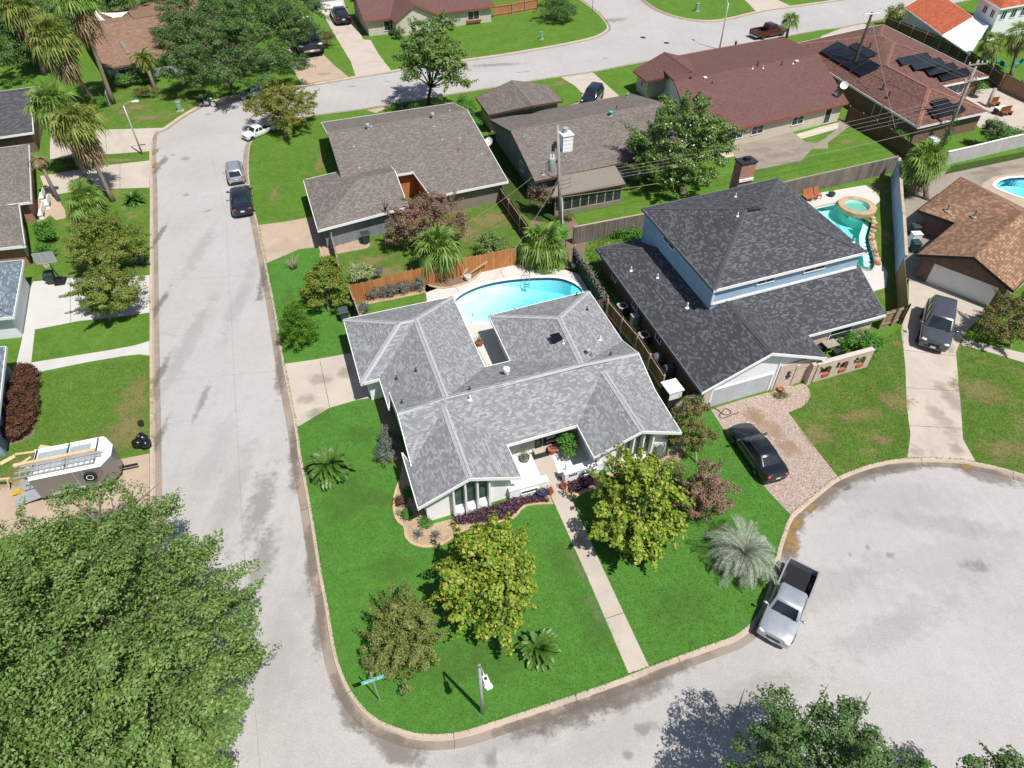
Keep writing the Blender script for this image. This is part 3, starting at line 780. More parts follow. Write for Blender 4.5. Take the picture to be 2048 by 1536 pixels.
for i, (x, y) in enumerate([(1735, 425), (1741, 431), (1746, 438), (1748, 447), (1748, 456), (1746, 464), (1743.5, 472), (1743, 480), (1745, 488), (1747, 496), (1750, 504), (1752, 512), (1753, 520), (1754, 528)]):
 p = W(x, y, G0); mb = MB()
 mb.ball(p + Vector((0, 0, .08)), (r.uniform(.22, .32), r.uniform(.2, .3), r.uniform(.14, .2)), 8, 6, 0, .18, r)
 k = mb.build('edging_rock', M['terracotta'] if i % 3 == 1 else M['stone'], PB, 50)
# shallow ledge inside the teal pool
mb = MB(); q = WL([(1700, 428), (1722, 436), (1734, 440), (1738, 448), (1736, 460), (1731, 475), (1733, 495), (1739, 515), (1741, 535)], -.3)
e2 = offset_line([Vector((p.x, p.y)) for p in smooth_line(q, 3)], -.55)
q = smooth_line(q, 3)
for i in range(len(q) - 1):
 a, b = q[i], q[i + 1]; c, d = e2[i + 1], e2[i]
 mb.poly([(a.x, a.y, -.28), (b.x, b.y, -.28), (c.x, c.y, -.28), (d.x, d.y, -.28)]); mb.poly([(a.x, a.y, -1.2), (b.x, b.y, -1.2), (b.x, b.y, -.28), (a.x, a.y, -.28)])
mb.build('ledge', M['plaster'], PB)
psheet('pool_deck', [(1988, 353), (2048, 344), (2200, 330), (2200, 430), (2048, 425), (1998, 408), (1962, 378), (1966, 366)], Z2, M['drive_tan'], [HOLES[2]])
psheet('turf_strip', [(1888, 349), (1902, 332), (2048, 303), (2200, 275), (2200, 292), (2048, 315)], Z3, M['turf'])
psheet('patio', [(1920, 205), (1950, 180), (2000, 175), (2060, 195), (2200, 240), (2200, 262), (2060, 262), (1968, 262), (1940, 240)], Z1, M['drive'])

# stains, wear and dead patches with outlines of their own
def stains(name, items, col, strength, z, grain=3.0):
 mb = MB(); mt = m_stain(name, col, strength, grain)
 for i, (x, y, rx, ry, rot) in enumerate(items):
  c = W(x, y, z); zz = z + .0007 * i; ca, sa = math.cos(math.radians(rot)), math.sin(math.radians(rot)); q = []
  for u, v in ((-1, -1), (1, -1), (1, 1), (-1, 1)): q.append((c.x + u * rx * ca - v * ry * sa, c.y + u * rx * sa + v * ry * ca, zz))
  mb.poly(q, [(-1, -1), (1, -1), (1, 1), (-1, 1)])
 struct(mb.build(name, mt))
stains('gutter_dirt', [(1590, 1035, 2.6, .9, 55), (1650, 985, 2.6, .9, 33), (1720, 952, 3.0, .8, 18), (1810, 935, 3, .5, 5), (1980, 950, 3.0, .8, -20), (1578, 1085, 2.0, .7, 75), (1250, 1390, 3.4, .9, 20), (1160, 1425, 3.0, .8, 20), (1080, 1445, 2.5, .7, 20), (790, 1490, 2.4, .8, -25), (690, 1400, 2.0, .6, -60), (640, 1230, 3, .5, 98), (622, 1100, 3, .5, 100), (590, 900, 4, .5, 101), (560, 740, 4, .45, 100), (525, 560, 4, .45, 100), (320, 330, 3, .5, 90), (312, 480, 4, .4, 90), (312, 620, 4, .4, 90), (313, 760, 4, .4, 90), (314, 880, 3, .4, 90), (1340, 1340, 2.6, .5, 20)], (.20, .17, .14), .5, .018, 2.6)
stains('leaf_litter', [(1580, 1075, .7, 1.6, -10), (1590, 1045, .6, .9, -20), (1935, 935, .5, .4, 0), (1618, 1013, .8, .4, 35), (307, 305, .5, 1.4, 0), (309, 330, .35, .9, 0)], (.30, .19, .085), .85, .04, 9)
stains('road_stain', [(372, 317, .8, .5, 0), (372, 390, .5, .4, 0), (415, 422, .6, .35, 20), (418, 228, .7, .4, 0), (346, 310, .35, .25, 0), (520, 1010, 1.0, 3.8, 2), (525, 1120, .9, 3, 0), (405, 800, .35, 2.4, 0), (420, 1230, .8, 4, 2), (590, 905, .4, .8, 0), (705, 173, .8, .35, 10), (775, 163, .5, .2, 10), (1038, 145, .6, .3, 0), (1053, 143, .6, .3, 0), (1212, 117, .5, .3, 0), (1230, 40, 3, 1.5, 20), (990, 130, 5, .8, 8), (1950, 1130, 1.0, .6, 0), (1290, 1455, .8, .35, 15), (1255, 1510, .4, .3, 0), (985, 1520, .4, .6, 10), (1780, 1110, .35, .25, 0), (1700, 1110, .2, .2, 0), (1735, 1095, .2, .2, 0)], (.19, .18, .17), .3, .006, 5.5)
stains('road_patch', [(1650, 1180, 5, 1.3, 25), (1800, 1250, 6, 1.2, 22), (1500, 1400, 5, 1.2, 20), (1900, 1050, 5, 1, -8), (460, 1000, 1.0, 8, 0), (370, 700, 1.0, 9, 0), (480, 600, .9, 8, 3), (400, 500, .8, 6, 0), (1050, 1470, 5, 1, 20), (450, 1400, 1.4, 6, 0), (1690, 975, 2.2, 1.2, 20)], (.33, .315, .30), .16, .003, 1.8)
stains('pale_patch', [(620, 1190, 1.0, 2.0, 5), (560, 1300, 1.5, 4.5, 5), (1800, 1000, 6, 1.6, 8), (1900, 1120, 7, 2, 15), (430, 900, 1.4, 5, 0), (1200, 1480, 4, 1.2, 20)], (.47, .455, .44), .2, .0022, 1.4)
stains('dead_grass', [(270, 800, 1.6, 3.2, 10), (245, 875, 2.6, 1.4, 0), (262, 850, 1.6, 1.6, 0), (70, 925, 2.2, 1.2, 15), (25, 960, 1.4, 1.0, 0), (1790, 800, 1.6, 1.4, 0), (1640, 870, 1.4, 1.6, 20), (1765, 880, .9, .8, 0), (1720, 830, 2.4, .8, 10), (1960, 780, 2.4, 2.0, 0), (2010, 900, 2.0, 1.4, 0), (270, 215, 2.6, 1.4, 10), (300, 235, 3, 1.1, 5), (355, 200, 2, .7, 10), (250, 225, 1.2, 1, 0), (1760, 375, 1.3, 1.6, 0), (1775, 470, 1.0, 1.8, 0), (985, 440, 3.2, 2.0, 15), (780, 545, 2.6, 1.4, 10), (940, 470, 2, 1.8, 0), (745, 520, 2.4, 1.0, 15), (1120, 168, 1.2, 1.4, 0), (640, 325, .8, 3, 5), (548, 390, .7, 2.4, 8), (1690, 285, 1.4, .9, 15), (245, 321, 2.4, .5, 5)], (.28, .23, .10), .6, Z3 + .004, 4.5)
stains('worn_grass', [(700, 1000, 2.4, 2.4, 0), (720, 870, 1.6, 1.0, 0), (780, 1130, 1.6, 1.2, 20), (900, 1330, 2.6, 1.6, 10), (1190, 1260, 1.0, 2, 25), (1360, 1210, 2.4, 1.6, 20), (990, 1330, 2, 1.2, 10), (1120, 1120, 1.0, 2, 20), (640, 830, 1, .8, 0), (1440, 1050, 2, 1.4, 0), (760, 1000, 1.2, 1, 0), (575, 600, .8, 2, 5)], (.10, .175, .04), .28, Z3 + .003, 2.6)
stains('drive_stain', [(617, 130, 1.1, .8, 10), (645, 148, 1.5, .7, 10), (630, 118, .7, .5, 0), (1885, 840, .9, 2.2, 8), (1905, 800, .7, 2.2, 8), (1890, 690, 1.0, 1.2, 0), (1832, 905, .7, .5, 0), (1915, 900, .7, .7, 0), (1560, 310, 2.8, .9, 10), (1520, 300, 2.2, .9, 10), (1600, 300, 1.2, .8, 10), (1500, 320, 2.6, .8, 10), (1580, 325, 2.0, .5, 12), (640, 760, 1.2, .8, 10), (615, 800, 1.0, .6, 10), (690, 745, .8, .8, 0), (1155, 1130, .35, 1.6, 25), (1190, 1220, .3, 1.4, 25), (1165, 1085, .4, .8, 25), (2010, 335, 3, .7, 10), (1960, 345, 2, .5, 10), (1840, 500, .8, 1.6, 0)], (.26, .215, .175), .26, Z4 + .002, 3.2)
stains('rust_stain', [(1540, 855, .9, 2.4, 30), (1570, 890, .8, 1.6, 30), (1510, 830, .9, .9, 30)], (.40, .25, .15), .35, Z4, 2.6)

M['faint_joint'] = plain('weathered_joint', (.27, .255, .24), .95)
mb = MB()
for a, b in (((452, 430), (476, 900)), ((476, 900), (500, 1300)), ((500, 1300), (520, 1536)), ((340, 560), (515, 548)), ((335, 760), (560, 742)), ((420, 300), (452, 430)), ((700, 165), (1190, 86))):
 mb.bar(W(a[0], a[1], .003), W(b[0], b[1], .003), .02, .003)
struct(mb.build('road_joint', M['faint_joint']))
# ---------------------------------------------------------------- houses
EAVE = 2.4
def ridge_z(a, b, c, e=EAVE):
 """height of the gable apex seen at pixel c over the eave ends a and b"""
 A = W(*a, e); B = W(*b, e); best = (1e9, e)
 for i in range(500):
  z = e + i * .01; C = W(*c, z)
  s = abs((B.x - A.x) * (C.y - A.y) - (B.y - A.y) * (C.x - A.x))
  if s < best[0]: best = (s, z)
 return best[1]
class Roof:
 def __init__(self, root, V, faces, mat, cap=None, caps=(), fascia=None, thick=.17, name='roof', open_edges=(), capw=.2, white=None):
  self.V = {k: (Vector(v) if isinstance(v, Vector) else W(*v)) for k, v in V.items()}
  V = self.V; self.root = root; self.tris = []
  mb = MB(); edges = {}
  for f in faces:
   P = [V[k] for k in f]
   nrm = Vector((0, 0, 0))
   for i in range(len(P)):
    a, b = P[i], P[(i + 1) % len(P)]
    nrm += Vector(((a.y - b.y) * (a.z + b.z), (a.z - b.z) * (a.x + b.x), (a.x - b.x) * (a.y + b.y)))
   if nrm.z < 0: f = f[::-1]; P = P[::-1]; nrm = -nrm
   nrm.normalize()
   ux = Vector((0, 0, 1)).cross(nrm); ux = ux.normalized() if ux.length > 1e-3 else Vector((1, 0, 0))
   vy = nrm.cross(ux)
   for t in tessellate_polygon([P]):
    T = [P[k] for k in t]
    if (T[1] - T[0]).cross(T[2] - T[0]).z < 0: T = T[::-1]
    self.tris.append(T)
    mb.poly(T, [(p.dot(ux), p.dot(vy)) for p in T])
    mb.poly([p - Vector((0, 0, thick)) for p in T[::-1]], [(0, 0)] * 3)
   for i in range(len(f)):
    a, b = f[i], f[(i + 1) % len(f)]
    edges.setdefault(frozenset((a, b)), []).append((a, b, nrm, P))
  self.obj = mb.build(name, mat, root)
  fm = MB(); fg = MB(); ws = None if white is None else [frozenset(o) for o in white]
  for k, es in edges.items():
   if len(es) == 1 and k not in [frozenset(o) for o in open_edges]:
    a, b, n, P = es[0]
    A, B = V[a], V[b]; d = (B - A); d.z = 0
    if d.length < .05: continue
    d.normalize(); o = Vector((d.y, -d.x, 0))
    q = o * .05
    a0, b0 = A + o * .0, B + o * .0
    top = Vector((0, 0, .012)); bot = Vector((0, 0, -thick - .04))
    ea, eb = -d * .05, d * .05
    vs = [a0 + ea + top, b0 + eb + top, b0 + q + eb + top, a0 + q + ea + top, a0 + ea + bot, b0 + eb + bot, b0 + q + eb + bot, a0 + q + ea + bot]
    (fm if ws is None or k in ws else fg).mesh(vs, [(3, 2, 1, 0), (4, 5, 6, 7), (2, 3, 7, 6), (0, 1, 5, 4), (1, 2, 6, 5), (3, 0, 4, 7)])
  self.fascia = fm.build('fascia', fascia or M['trim'], self.obj) if fm.v else None
  if fg.v: fg.build('gutter', M['gutter_grey'], self.obj)
  if cap:
   for a, b in caps:
    cm = MB()
    for (p, q, n, P) in edges.get(frozenset((a, b)), []):
     A, B = V[p], V[q]; e = (B - A).normalized(); inn = n.cross(e)
     o = n * .03
     d = inn * capw
     L = (B - A).length; m = max(1, int(L / .45))
     for i in range(m):
      s, t = A.lerp(B, i / m), A.lerp(B, (i + 1) / m)
      j = n * (.012 * (i % 2))
      cm.poly([s + o + j, t + o + j, t + o + j + d, s + o + j + d])
      cm.poly([s + o + j + d, t + o + j + d, t + d, s + d])
    if cm.v: cm.build('ridge_cap', cap, self.obj)
 def h(self, x, y, default=None):
  best = None
  for A, B, C in self.tris:
   d = (B.y - C.y) * (A.x - C.x) + (C.x - B.x) * (A.y - C.y)
   if abs(d) < 1e-9: continue
   l1 = ((B.y - C.y) * (x - C.x) + (C.x - B.x) * (y - C.y)) / d
   l2 = ((C.y - A.y) * (x - C.x) + (A.x - C.x) * (y - C.y)) / d
   l3 = 1 - l1 - l2
   if min(l1, l2, l3) > -.012:
    z = l1 * A.z + l2 * B.z + l3 * C.z
    if best is None or z > best: best = z
  return best if best is not None else default
 def plan(self, names, d):
  P = [self.V[k] for k in names]
  flip = not ccw(P)
  q = inset(P, d)
  if flip: q = q[::-1]
  return {k: q[i] for i, k in enumerate(names)}
def walls(root, roof, names, d, mat, z0=G0, name='wall', drop=.06, mats=None, default=EAVE, over=None):
 """walls under a roof: the outline of roof corners set in by d, tops following the roof"""
 wp = roof.plan(names, d); n = len(names)
 if over: over(wp)
 pts = [wp[k] for k in names]
 rev = not ccw(pts)
 groups = {}
 for i in range(n):
  a, b = pts[i], pts[(i + 1) % n]
  key = (mats or {}).get((names[i], names[(i + 1) % n]), mat)
  L = (b - a).length; m = max(1, int(L / .3)); run = 0
  mb = groups.setdefault(key.name, (key, MB()))[1]
  for k in range(m):
   p, q = a.lerp(b, k / m), a.lerp(b, (k + 1) / m)
   zp = (roof.h(p.x, p.y, default)) - drop; zq = (roof.h(q.x, q.y, default)) - drop
   u0, u1 = L * k / m, L * (k + 1) / m
   quad = [(p.x, p.y, z0), (q.x, q.y, z0), (q.x, q.y, zq), (p.x, p.y, zp)]
   uv = [(u0, z0), (u1, z0), (u1, zq), (u0, zp)]
   if rev: quad, uv = quad[::-1], uv[::-1]
   mb.poly(quad, uv)
 for key, mb in groups.values(): mb.build(name, key, root)
 return wp
def outward(a, b, wp):
 """unit normal of wall a-b pointing out of the outline wp"""
 pts = list(wp.values()); d = (b - a).normalized(); n = Vector((d.y, -d.x))
 return n if ccw(pts) else -n
def opening(root, a, b, n, t0, t1, z0, z1, kind='window', frame=None, glass=None, cols=2, rows=1, fw=.07, label=None, proud=.03):
 """a framed window (or door) on the wall a-b between fractions t0..t1"""
 frame = frame or M['trim']; glass = glass or M['glass']
 A = Vector((a.x, a.y, 0)).lerp(Vector((b.x, b.y, 0)), t0); B = Vector((a.x, a.y, 0)).lerp(Vector((b.x, b.y, 0)), t1)
 N = Vector((n.x, n.y, 0)); o = N * proud; zc = (z0 + z1) / 2
 mb = MB(); d = (B - A).normalized()
 Z = lambda p, z: Vector((p.x, p.y, z))
 w = proud * 2 + .03
 mb.bar(Z(A + o, z0), Z(A + o, z1), w, fw, up=d) if False else None
 for p in (A + d * fw / 2, B - d * fw / 2): mb.bar(Z(p + o, z0), Z(p + o, z1), w, fw, up=d)
 for z in (z0 + fw / 2, z1 - fw / 2): mb.bar(Z(A + o + d * fw, z), Z(B + o - d * fw, z), w, fw)
 L = (B - A).length
 for c in range(1, cols):
  p = A + d * (L * c / cols); mb.bar(Z(p + o, z0 + fw), Z(p + o, z1 - fw), w * .8, fw * .7, up=d)
 for r_ in range(1, rows):
  z = z0 + (z1 - z0) * r_ / rows; mb.bar(Z(A + o + d * fw, z), Z(B + o - d * fw, z), w * .7, fw * .6)
 f = mb.build(kind, frame, root)
 if label: f['label'] = label
 pm = MB(); q = N * (proud * .9)
 pm.poly([Z(A + q + d * fw * .5, z0 + fw * .5), Z(B + q - d * fw * .5, z0 + fw * .5), Z(B + q - d * fw * .5, z1 - fw * .5), Z(A + q + d * fw * .5, z1 - fw * .5)])
 pm.build('pane', glass, f)
 return f
def garage_door(root, a, b, n, t0, t1, z1, mat, rows=4, frame=None, z0=G0, lights=0):
 A = Vector((a.x, a.y, 0)).lerp(Vector((b.x, b.y, 0)), t0); B = Vector((a.x, a.y, 0)).lerp(Vector((b.x, b.y, 0)), t1)
 N = Vector((n.x, n.y, 0)); d = (B - A).normalized(); Z = lambda p, z: Vector((p.x, p.y, z))
 mb = MB(); h = (z1 - z0) / rows
 for k in range(rows):
  mb.bar(Z(A + N * .02, z0 + h * (k + .5)), Z(B + N * .02, z0 + h * (k + .5)), .05, h - .03)
 mb.bar(Z(A + N * .005, (z0 + z1) / 2), Z(B + N * .005, (z0 + z1) / 2), .03, z1 - z0 - .01)
 g = mb.build('garage_door', mat, root)
 if frame:
  fm = MB(); o = N * .03
  for p in (A - d * .06, B + d * .06): fm.bar(Z(p + o, z0), Z(p + o, z1 + .12), .1, .12, up=d)
  fm.bar(Z(A - d * .0 + o, z1 + .06), Z(B + o, z1 + .06), .1, .12)
  fm.build('door_frame', frame, g)
 L = (B - A).length
 for k in range(lights):
  wm = MB(); t = (k + .5) / lights
  p = A + d * L * t; wm.bar(Z(p - d * L / lights * .36 + N * .05, z1 - h * .5), Z(p + d * L / lights * .36 + N * .05, z1 - h * .5), .02, h * .55)
  wm.build('door_light', M['glass'], g)
 return g
def pxplane(px, py, P, off=0.0):
 """where the sight line through a pixel meets the plane of three points"""
 n = (P[1] - P[0]).cross(P[2] - P[0]).normalized()
 if n.z < 0: n = -n
 o = Vector((0, 0, CAM_H)); d = W(px, py, 0) - o
 t = (P[0] + n * off - o).dot(n) / d.dot(n)
 return o + d * t, n
def vent(roof, px, py, kind, mat=None, z=None, s=1.0):
 """small roof fittings, standing on the roof at the pixel"""
 best = None; o = Vector((0, 0, CAM_H))
 for A, B, C in roof.tris:
  p, n = pxplane(px, py, (A, B, C))
  zz = roof.h(p.x, p.y)
  if zz is not None and abs(zz - p.z) < .03: best = p if best is None or p.z > best.z else best
 if best is None: return None
 p = best; mb = MB(); mat = mat or M['metal']
 if kind == 'vent_pipe':
  mb.lathe([(.16 * s, .0), (.15 * s, .04), (.055 * s, .08), (.05 * s, .42 * s), (0, .42 * s)], p, 8)
 elif kind == 'turbine_vent':
  mb.lathe([(.2 * s, -.08), (.17 * s, .12), (.17 * s, .2), (.27 * s, .25), (.31 * s, .38), (.27 * s, .52), (.1 * s, .6), (0, .6)], p, 14)
 elif kind == 'box_vent':
  mb.box(p + Vector((0, 0, .1)), (.5 * s, .5 * s, .26 * s), math.radians(20)); mb.box(p + Vector((0, 0, .25 * s)), (.6 * s, .6 * s, .06), math.radians(20))
 elif kind == 'hood_vent':
  mb.lathe([(.2 * s, -.06), (.12 * s, .05), (.1 * s, .3), (.2 * s, .34), (.2 * s, .44), (.05, .5), (0, .5)], p, 10)
 return mb.build(kind, mat, roof.obj, 40)
def hip(A, B, C, D, pitch, e=EAVE, gable=()):
 """hip roof on the plan rectangle A B C D (long side A-B); gable holds 'AD' and/or 'BC' for gabled ends"""
 A, B, C, D = [Vector((p.x, p.y, e)) for p in (A, B, C, D)]
 hw = (D - A).length / 2; ax = (B - A).normalized()
 m0 = (A + D) / 2; m1 = (B + C) / 2; up = Vector((0, 0, hw * pitch))
 R0 = m0 + up + (ax * hw if 'AD' not in gable else Vector()); R1 = m1 + up - (ax * hw if 'BC' not in gable else Vector())
 V = dict(A=A, B=B, C=C, D=D, R0=R0, R1=R1)
 F = [('A', 'B', 'R1', 'R0'), ('C', 'D', 'R0', 'R1')]
 if 'AD' not in gable: F.append(('D', 'A', 'R0'))
 if 'BC' not in gable: F.append(('B', 'C', 'R1'))
 caps = [('R0', 'R1')] + ([('A', 'R0'), ('D', 'R0')] if 'AD' not in gable else []) + ([('B', 'R1'), ('C', 'R1')] if 'BC' not in gable else [])
 return V, F, caps
def base_of(V):
 ps = [W(*v) if not isinstance(v, Vector) else v for v in V.values()]
 return (sum(p.x for p in ps) / len(ps), sum(p.y for p in ps) / len(ps), G0)
M['gutter_grey'] = plain('blue_grey_gutter', (.16, .18, .21), .6)
HOUSES = 'single family houses of the street'
# ---- the light grey roofed corner house
e = EAVE
zr = ridge_z((836.4, 1015.7), (1042.2, 954.3), (939.3, 956))
zr2 = ridge_z((1188.7, 914.5), (1362.2, 864.7), (1285, 861.3))
zm = 3.92
V = dict(GL=(687.4, 638.9, e), GR=(904.9, 593.2, e), A1=(798.6, 645.5, zm - .05), R1=(831, 638, zm - .05), GF=(722, 766.7, e), ST=(758.8, 756.7, e),
  R2=(892.4, 795.7, zm), Wv=(779.4, 785.5, e + .1), W0=(777.4, 815.7, e), IC=(969.6, 734.3, e), ICR=(1021.5, 722, e), BL=(978, 631.2, e), BR=(1177.5, 582.3, e),
  A2=(1118.7, 635, zm - .1), R3=(1163.5, 728.5, zm), E=(1244.9, 682.4, e), MR=(1276.4, 705.6, zm - .2), RV=(1308, 778, e + .12), FE=(1362.2, 864.7, e),
  T2=(1285, 861.3, zr2), FW=(1188.7, 914.5, e), ER=(1154.7, 849.7, e), P2=(1206, 741, zr2), EL=(1013, 889.6, e), FR=(1042.2, 954.3, e), T1=(939.3, 956, zr),
  FL=(836.4, 1015.7, e), F0=(804.5, 906.5, e), FV=(823, 931, e + .15), P1=(888, 815.5, zr), ML=(795.7, 826.5, zm))
F = [('GL', 'GR', 'R1', 'A1'), ('GL', 'A1', 'GF'), ('A1', 'R1', 'ST', 'GF'), ('R1', 'R2', 'Wv', 'W0', 'ST'), ('GR', 'IC', 'R2', 'R1'),
 ('ML', 'Wv', 'R2'), ('R2', 'IC', 'ICR', 'R3'), ('R3', 'MR', 'E'), ('BL', 'BR', 'A2'), ('BL', 'A2', 'R3', 'ICR'), ('BR', 'E', 'R3', 'A2'),
 ('ML', 'P1', 'FV'), ('P1', 'T1', 'FL', 'F0', 'FV'), ('P1', 'T1', 'FR', 'EL'), ('P2', 'T2', 'FW', 'ER'), ('P2', 'T2', 'FE', 'RV'), ('P2', 'RV', 'MR')]
main = thing('corner_house', 'light grey shingled white brick house with two front gables on the corner lot', 'house', base_of(V), 0, HOUSES)
# the broad front slope between the two front gables
F.append(('ML', 'R2', 'R3', 'MR', 'P2', 'ER', 'EL', 'P1'))
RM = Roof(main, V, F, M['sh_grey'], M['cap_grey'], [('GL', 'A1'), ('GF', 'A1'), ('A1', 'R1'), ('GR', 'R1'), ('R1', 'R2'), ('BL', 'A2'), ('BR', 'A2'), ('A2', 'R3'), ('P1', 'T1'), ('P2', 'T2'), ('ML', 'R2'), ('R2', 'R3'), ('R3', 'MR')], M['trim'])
def recess(wp):
 d = (wp['EL'] - wp['ER']).normalized(); n = Vector((-d.y, d.x)); n = n if n.y > 0 else -n
 for k in ('EL', 'ER'): wp[k] = wp[k] + n * .4
names = ['GL', 'GR', 'IC', 'ICR', 'BL', 'BR', 'E', 'RV', 'FE', 'FW', 'ER', 'EL', 'FR', 'FL', 'F0', 'W0', 'ST', 'GF']
wpm = walls(main, RM, names, .5, M['white_brick'], mats={('EL', 'ER'): M['grey_siding'], ('ER', 'EL'): M['grey_siding']}, over=recess)
M['bronze'] = plain('dark_bronze_door', (.025, .022, .02), .4)
for a_, b_, s_ in (('FR', 'FL', (.27, .41, .55, .69)), ('FE', 'FW', (.27, .41, .55, .69))):
 a, b = wpm[a_], wpm[b_]; n = outward(a, b, wpm); N = Vector((n.x, n.y, 0))
 pt = lambda t, z, o: Vector((a.x + (b.x - a.x) * t, a.y + (b.y - a.y) * t, z)) + N * o
 d3 = (pt(1, 0, 0) - pt(0, 0, 0)).normalized()
 for t in s_:
  top = RM.h(pt(t, 0, .15).x, pt(t, 0, .15).y, 3.0) - .2
  mb = MB(); mb.bar(pt(t, G0, .17), pt(t, top, .17), .34, .11, up=d3); mb.build('window_fin', M['white'], main)
 for t0, t1 in zip(s_, s_[1:]):
  za = RM.h(pt(t0, 0, .05).x, pt(t0, 0, .05).y, 3) - .35; zb = RM.h(pt(t1, 0, .05).x, pt(t1, 0, .05).y, 3) - .35
  mb = MB(); g0, g1 = t0 + .012, t1 - .012
  for (p, q) in (((g0, .85), (g1, .85)), ((g0, za), (g1, zb))): mb.bar(pt(p[0], p[1], .03), pt(q[0], q[1], .03), .06, .06)
  w = mb.build('window', M['trim'], main)
  mb = MB(); mb.poly([pt(g0, .82, .015), pt(g1, .82, .015), pt(g1, zb, .015), pt(g0, za, .015)][::-1]); mb.build('pane', M['glass_green'], w)
  mb = MB(); K = 6
  for k in range(K):
   t2 = lambda j: g0 + (g1 - g0) * j / K
   q = lambda j: .12 + .2 * math.sin(math.pi * j / K)
   mb.poly([pt(t2(k), .42, q(k)), pt(t2(k + 1), .42, q(k + 1)), pt(t2(k + 1), .84, .03), pt(t2(k), .84, .03)])
   mb.poly([pt(t2(k), G0, q(k)), pt(t2(k + 1), G0, q(k + 1)), pt(t2(k + 1), .42, q(k + 1)), pt(t2(k), .42, q(k))])
  mb.build('sill', M['white'], w)
# entry wall with its dark door
a, b = wpm['ER'], wpm['EL']; n = outward(a, b, wpm)
opening(main, a, b, n, .14, .22, .2, 2.0, 'side_light', M['bronze'], M['glass'], 1, 1)
dr = opening(main, a, b, n, .24, .42, .2, 2.05, 'front_door', M['bronze'], M['bronze'], 1, 1, .08)
A3 = Vector((a.x, a.y, 0)); B3 = Vector((b.x, b.y, 0)); N = Vector((n.x, n.y, 0))
for k in range(4):
 mb = MB(); z = .5 + k * .4
 mb.bar(A3.lerp(B3, .275) + N * .06 + Vector((0, 0, z)), A3.lerp(B3, .385) + N * .06 + Vector((0, 0, z)), .03, .2); mb.build('door_light', M['metal'], dr)
opening(main, a, b, n, .44, .52, .2, 2.0, 'side_light', M['bronze'], M['glass'], 1, 1)
mb = MB(); mb.bar(A3.lerp(B3, .12) + N * .25 + Vector((0, 0, .16)), A3.lerp(B3, .55) + N * .25 + Vector((0, 0, .16)), .5, .1); mb.build('doorstep', M['drive'], main)
# left side and back: garage door and small windows
a, b = wpm['GF'], wpm['GL']; n = outward(a, b, wpm)
garage_door(main, a, b, n, .12, .88, 2.1, M['white'], 4, M['trim'])
a, b = wpm['W0'], wpm['F0']; n = outward(a, b, wpm)
opening(main, a, b, n, .3, .55, .9, 1.9)
a, b = wpm['F0'], wpm['FL']
a, b = wpm['GR'], wpm['IC']; n = outward(a, b, wpm)
opening(main, a, b, n, .2, .5, .15, 2.05, 'sliding_door', M['trim'], M['glass'], 2)
opening(main, a, b, n, .6, .85, .8, 1.9)
a, b = wpm['GL'], wpm['GR']; n = outward(a, b, wpm); opening(main, a, b, n, .3, .45, .9, 1.9); opening(main, a, b, n, .6, .75, .9, 1.9)
a, b = wpm['BR'], wpm['E']; n = outward(a, b, wpm); opening(main, a, b, n, .3, .45, .9, 1.9); opening(main, a, b, n, .65, .8, .9, 1.9)
for q in [(1013, 748), (0, 0)][:1]: vent(RM, *q, 'turbine_vent', M['white'], s=.8)
for q in [(939, 780), (804, 806), (793, 758), (832, 742), (1153, 591), (1174, 620), (1221, 710)]: vent(RM, *q, 'vent_pipe', M['metal_dark'], s=.75)
vent(RM, 940, 800, 'vent_pipe', M['white'], s=1.0); vent(RM, 1200, 680, 'vent_pipe', M['white'], s=.9); vent(RM, 1176, 708, 'hood_vent', M['metal'], s=.9); vent(RM, 1127, 687, 'vent_pipe', M['white'], s=.7)
vv = vent(RM, 1112, 680, 'box_vent', M['solar'], s=1.15)
if vv: vv.name = 'solar_attic_fan'
vent(RM, 1182, 712, 'vent_pipe', M['terracotta'], s=.8)
# ---- charcoal roofed house with the tall blue block
eN = 2.3
zn = ridge_z((1404.5, 785), (1653, 715.5), (1545.5, 705.5), eN)
FLn, FRn, BLn, RAn = W(1404.5, 785, eN), W(1653, 715.5, eN), W(1193.3, 496.3, eN), W(1545.5, 705.5, zn)
hw = (FRn - FLn).length / 2; axd = (BLn - FLn).normalized()
RBn = RAn + axd * ((BLn - FLn).length - hw)
V = dict(FL=FLn, FR=FRn, BL=BLn, BR=BLn + (FRn - FLn), RA=RAn, RB=RBn, IN=W(1615.8, 671, eN), V0=(1446, 599, zn), T1=(1460, 590, zn - .03), BR2=(1770.5, 629, eN), T2=(1717, 529, zn - .03))
V['V0'] = RAn + axd * ((W(1446, 599, zn) - RAn).dot(axd))
F = [('FL', 'RA', 'V0', 'RB', 'BL'), ('BL', 'RB', 'BR'), ('RA', 'FR', 'IN', 'V0'), ('V0', 'IN', 'BR2', 'T2')]
nb = thing('charcoal_roofed_house', 'house with charcoal shingles, a tall light blue upper block and white garage door', 'house', base_of(V), 0, HOUSES)
RN = Roof(nb, V, F, M['sh_char'], M['cap_char'], [('BL', 'RB'), ('RA', 'V0')], M['trim'], open_edges=[('V0', 'T2'), ('RB', 'BR'), ('BR', 'BL')][:2], capw=.16, white=[('FL', 'RA'), ('RA', 'FR'), ('IN', 'BR2')])
e2 = 5.75
V2 = dict(U1=W(1284.7, 416.6, e2), U2=W(1428, 580, e2), U3=W(1733.4, 503.5, e2), U4=W(1555.3, 356.3, e2), RL=(1492, 417, e2 + 1.9), RR=(1527, 411.5, e2 + 1.9))
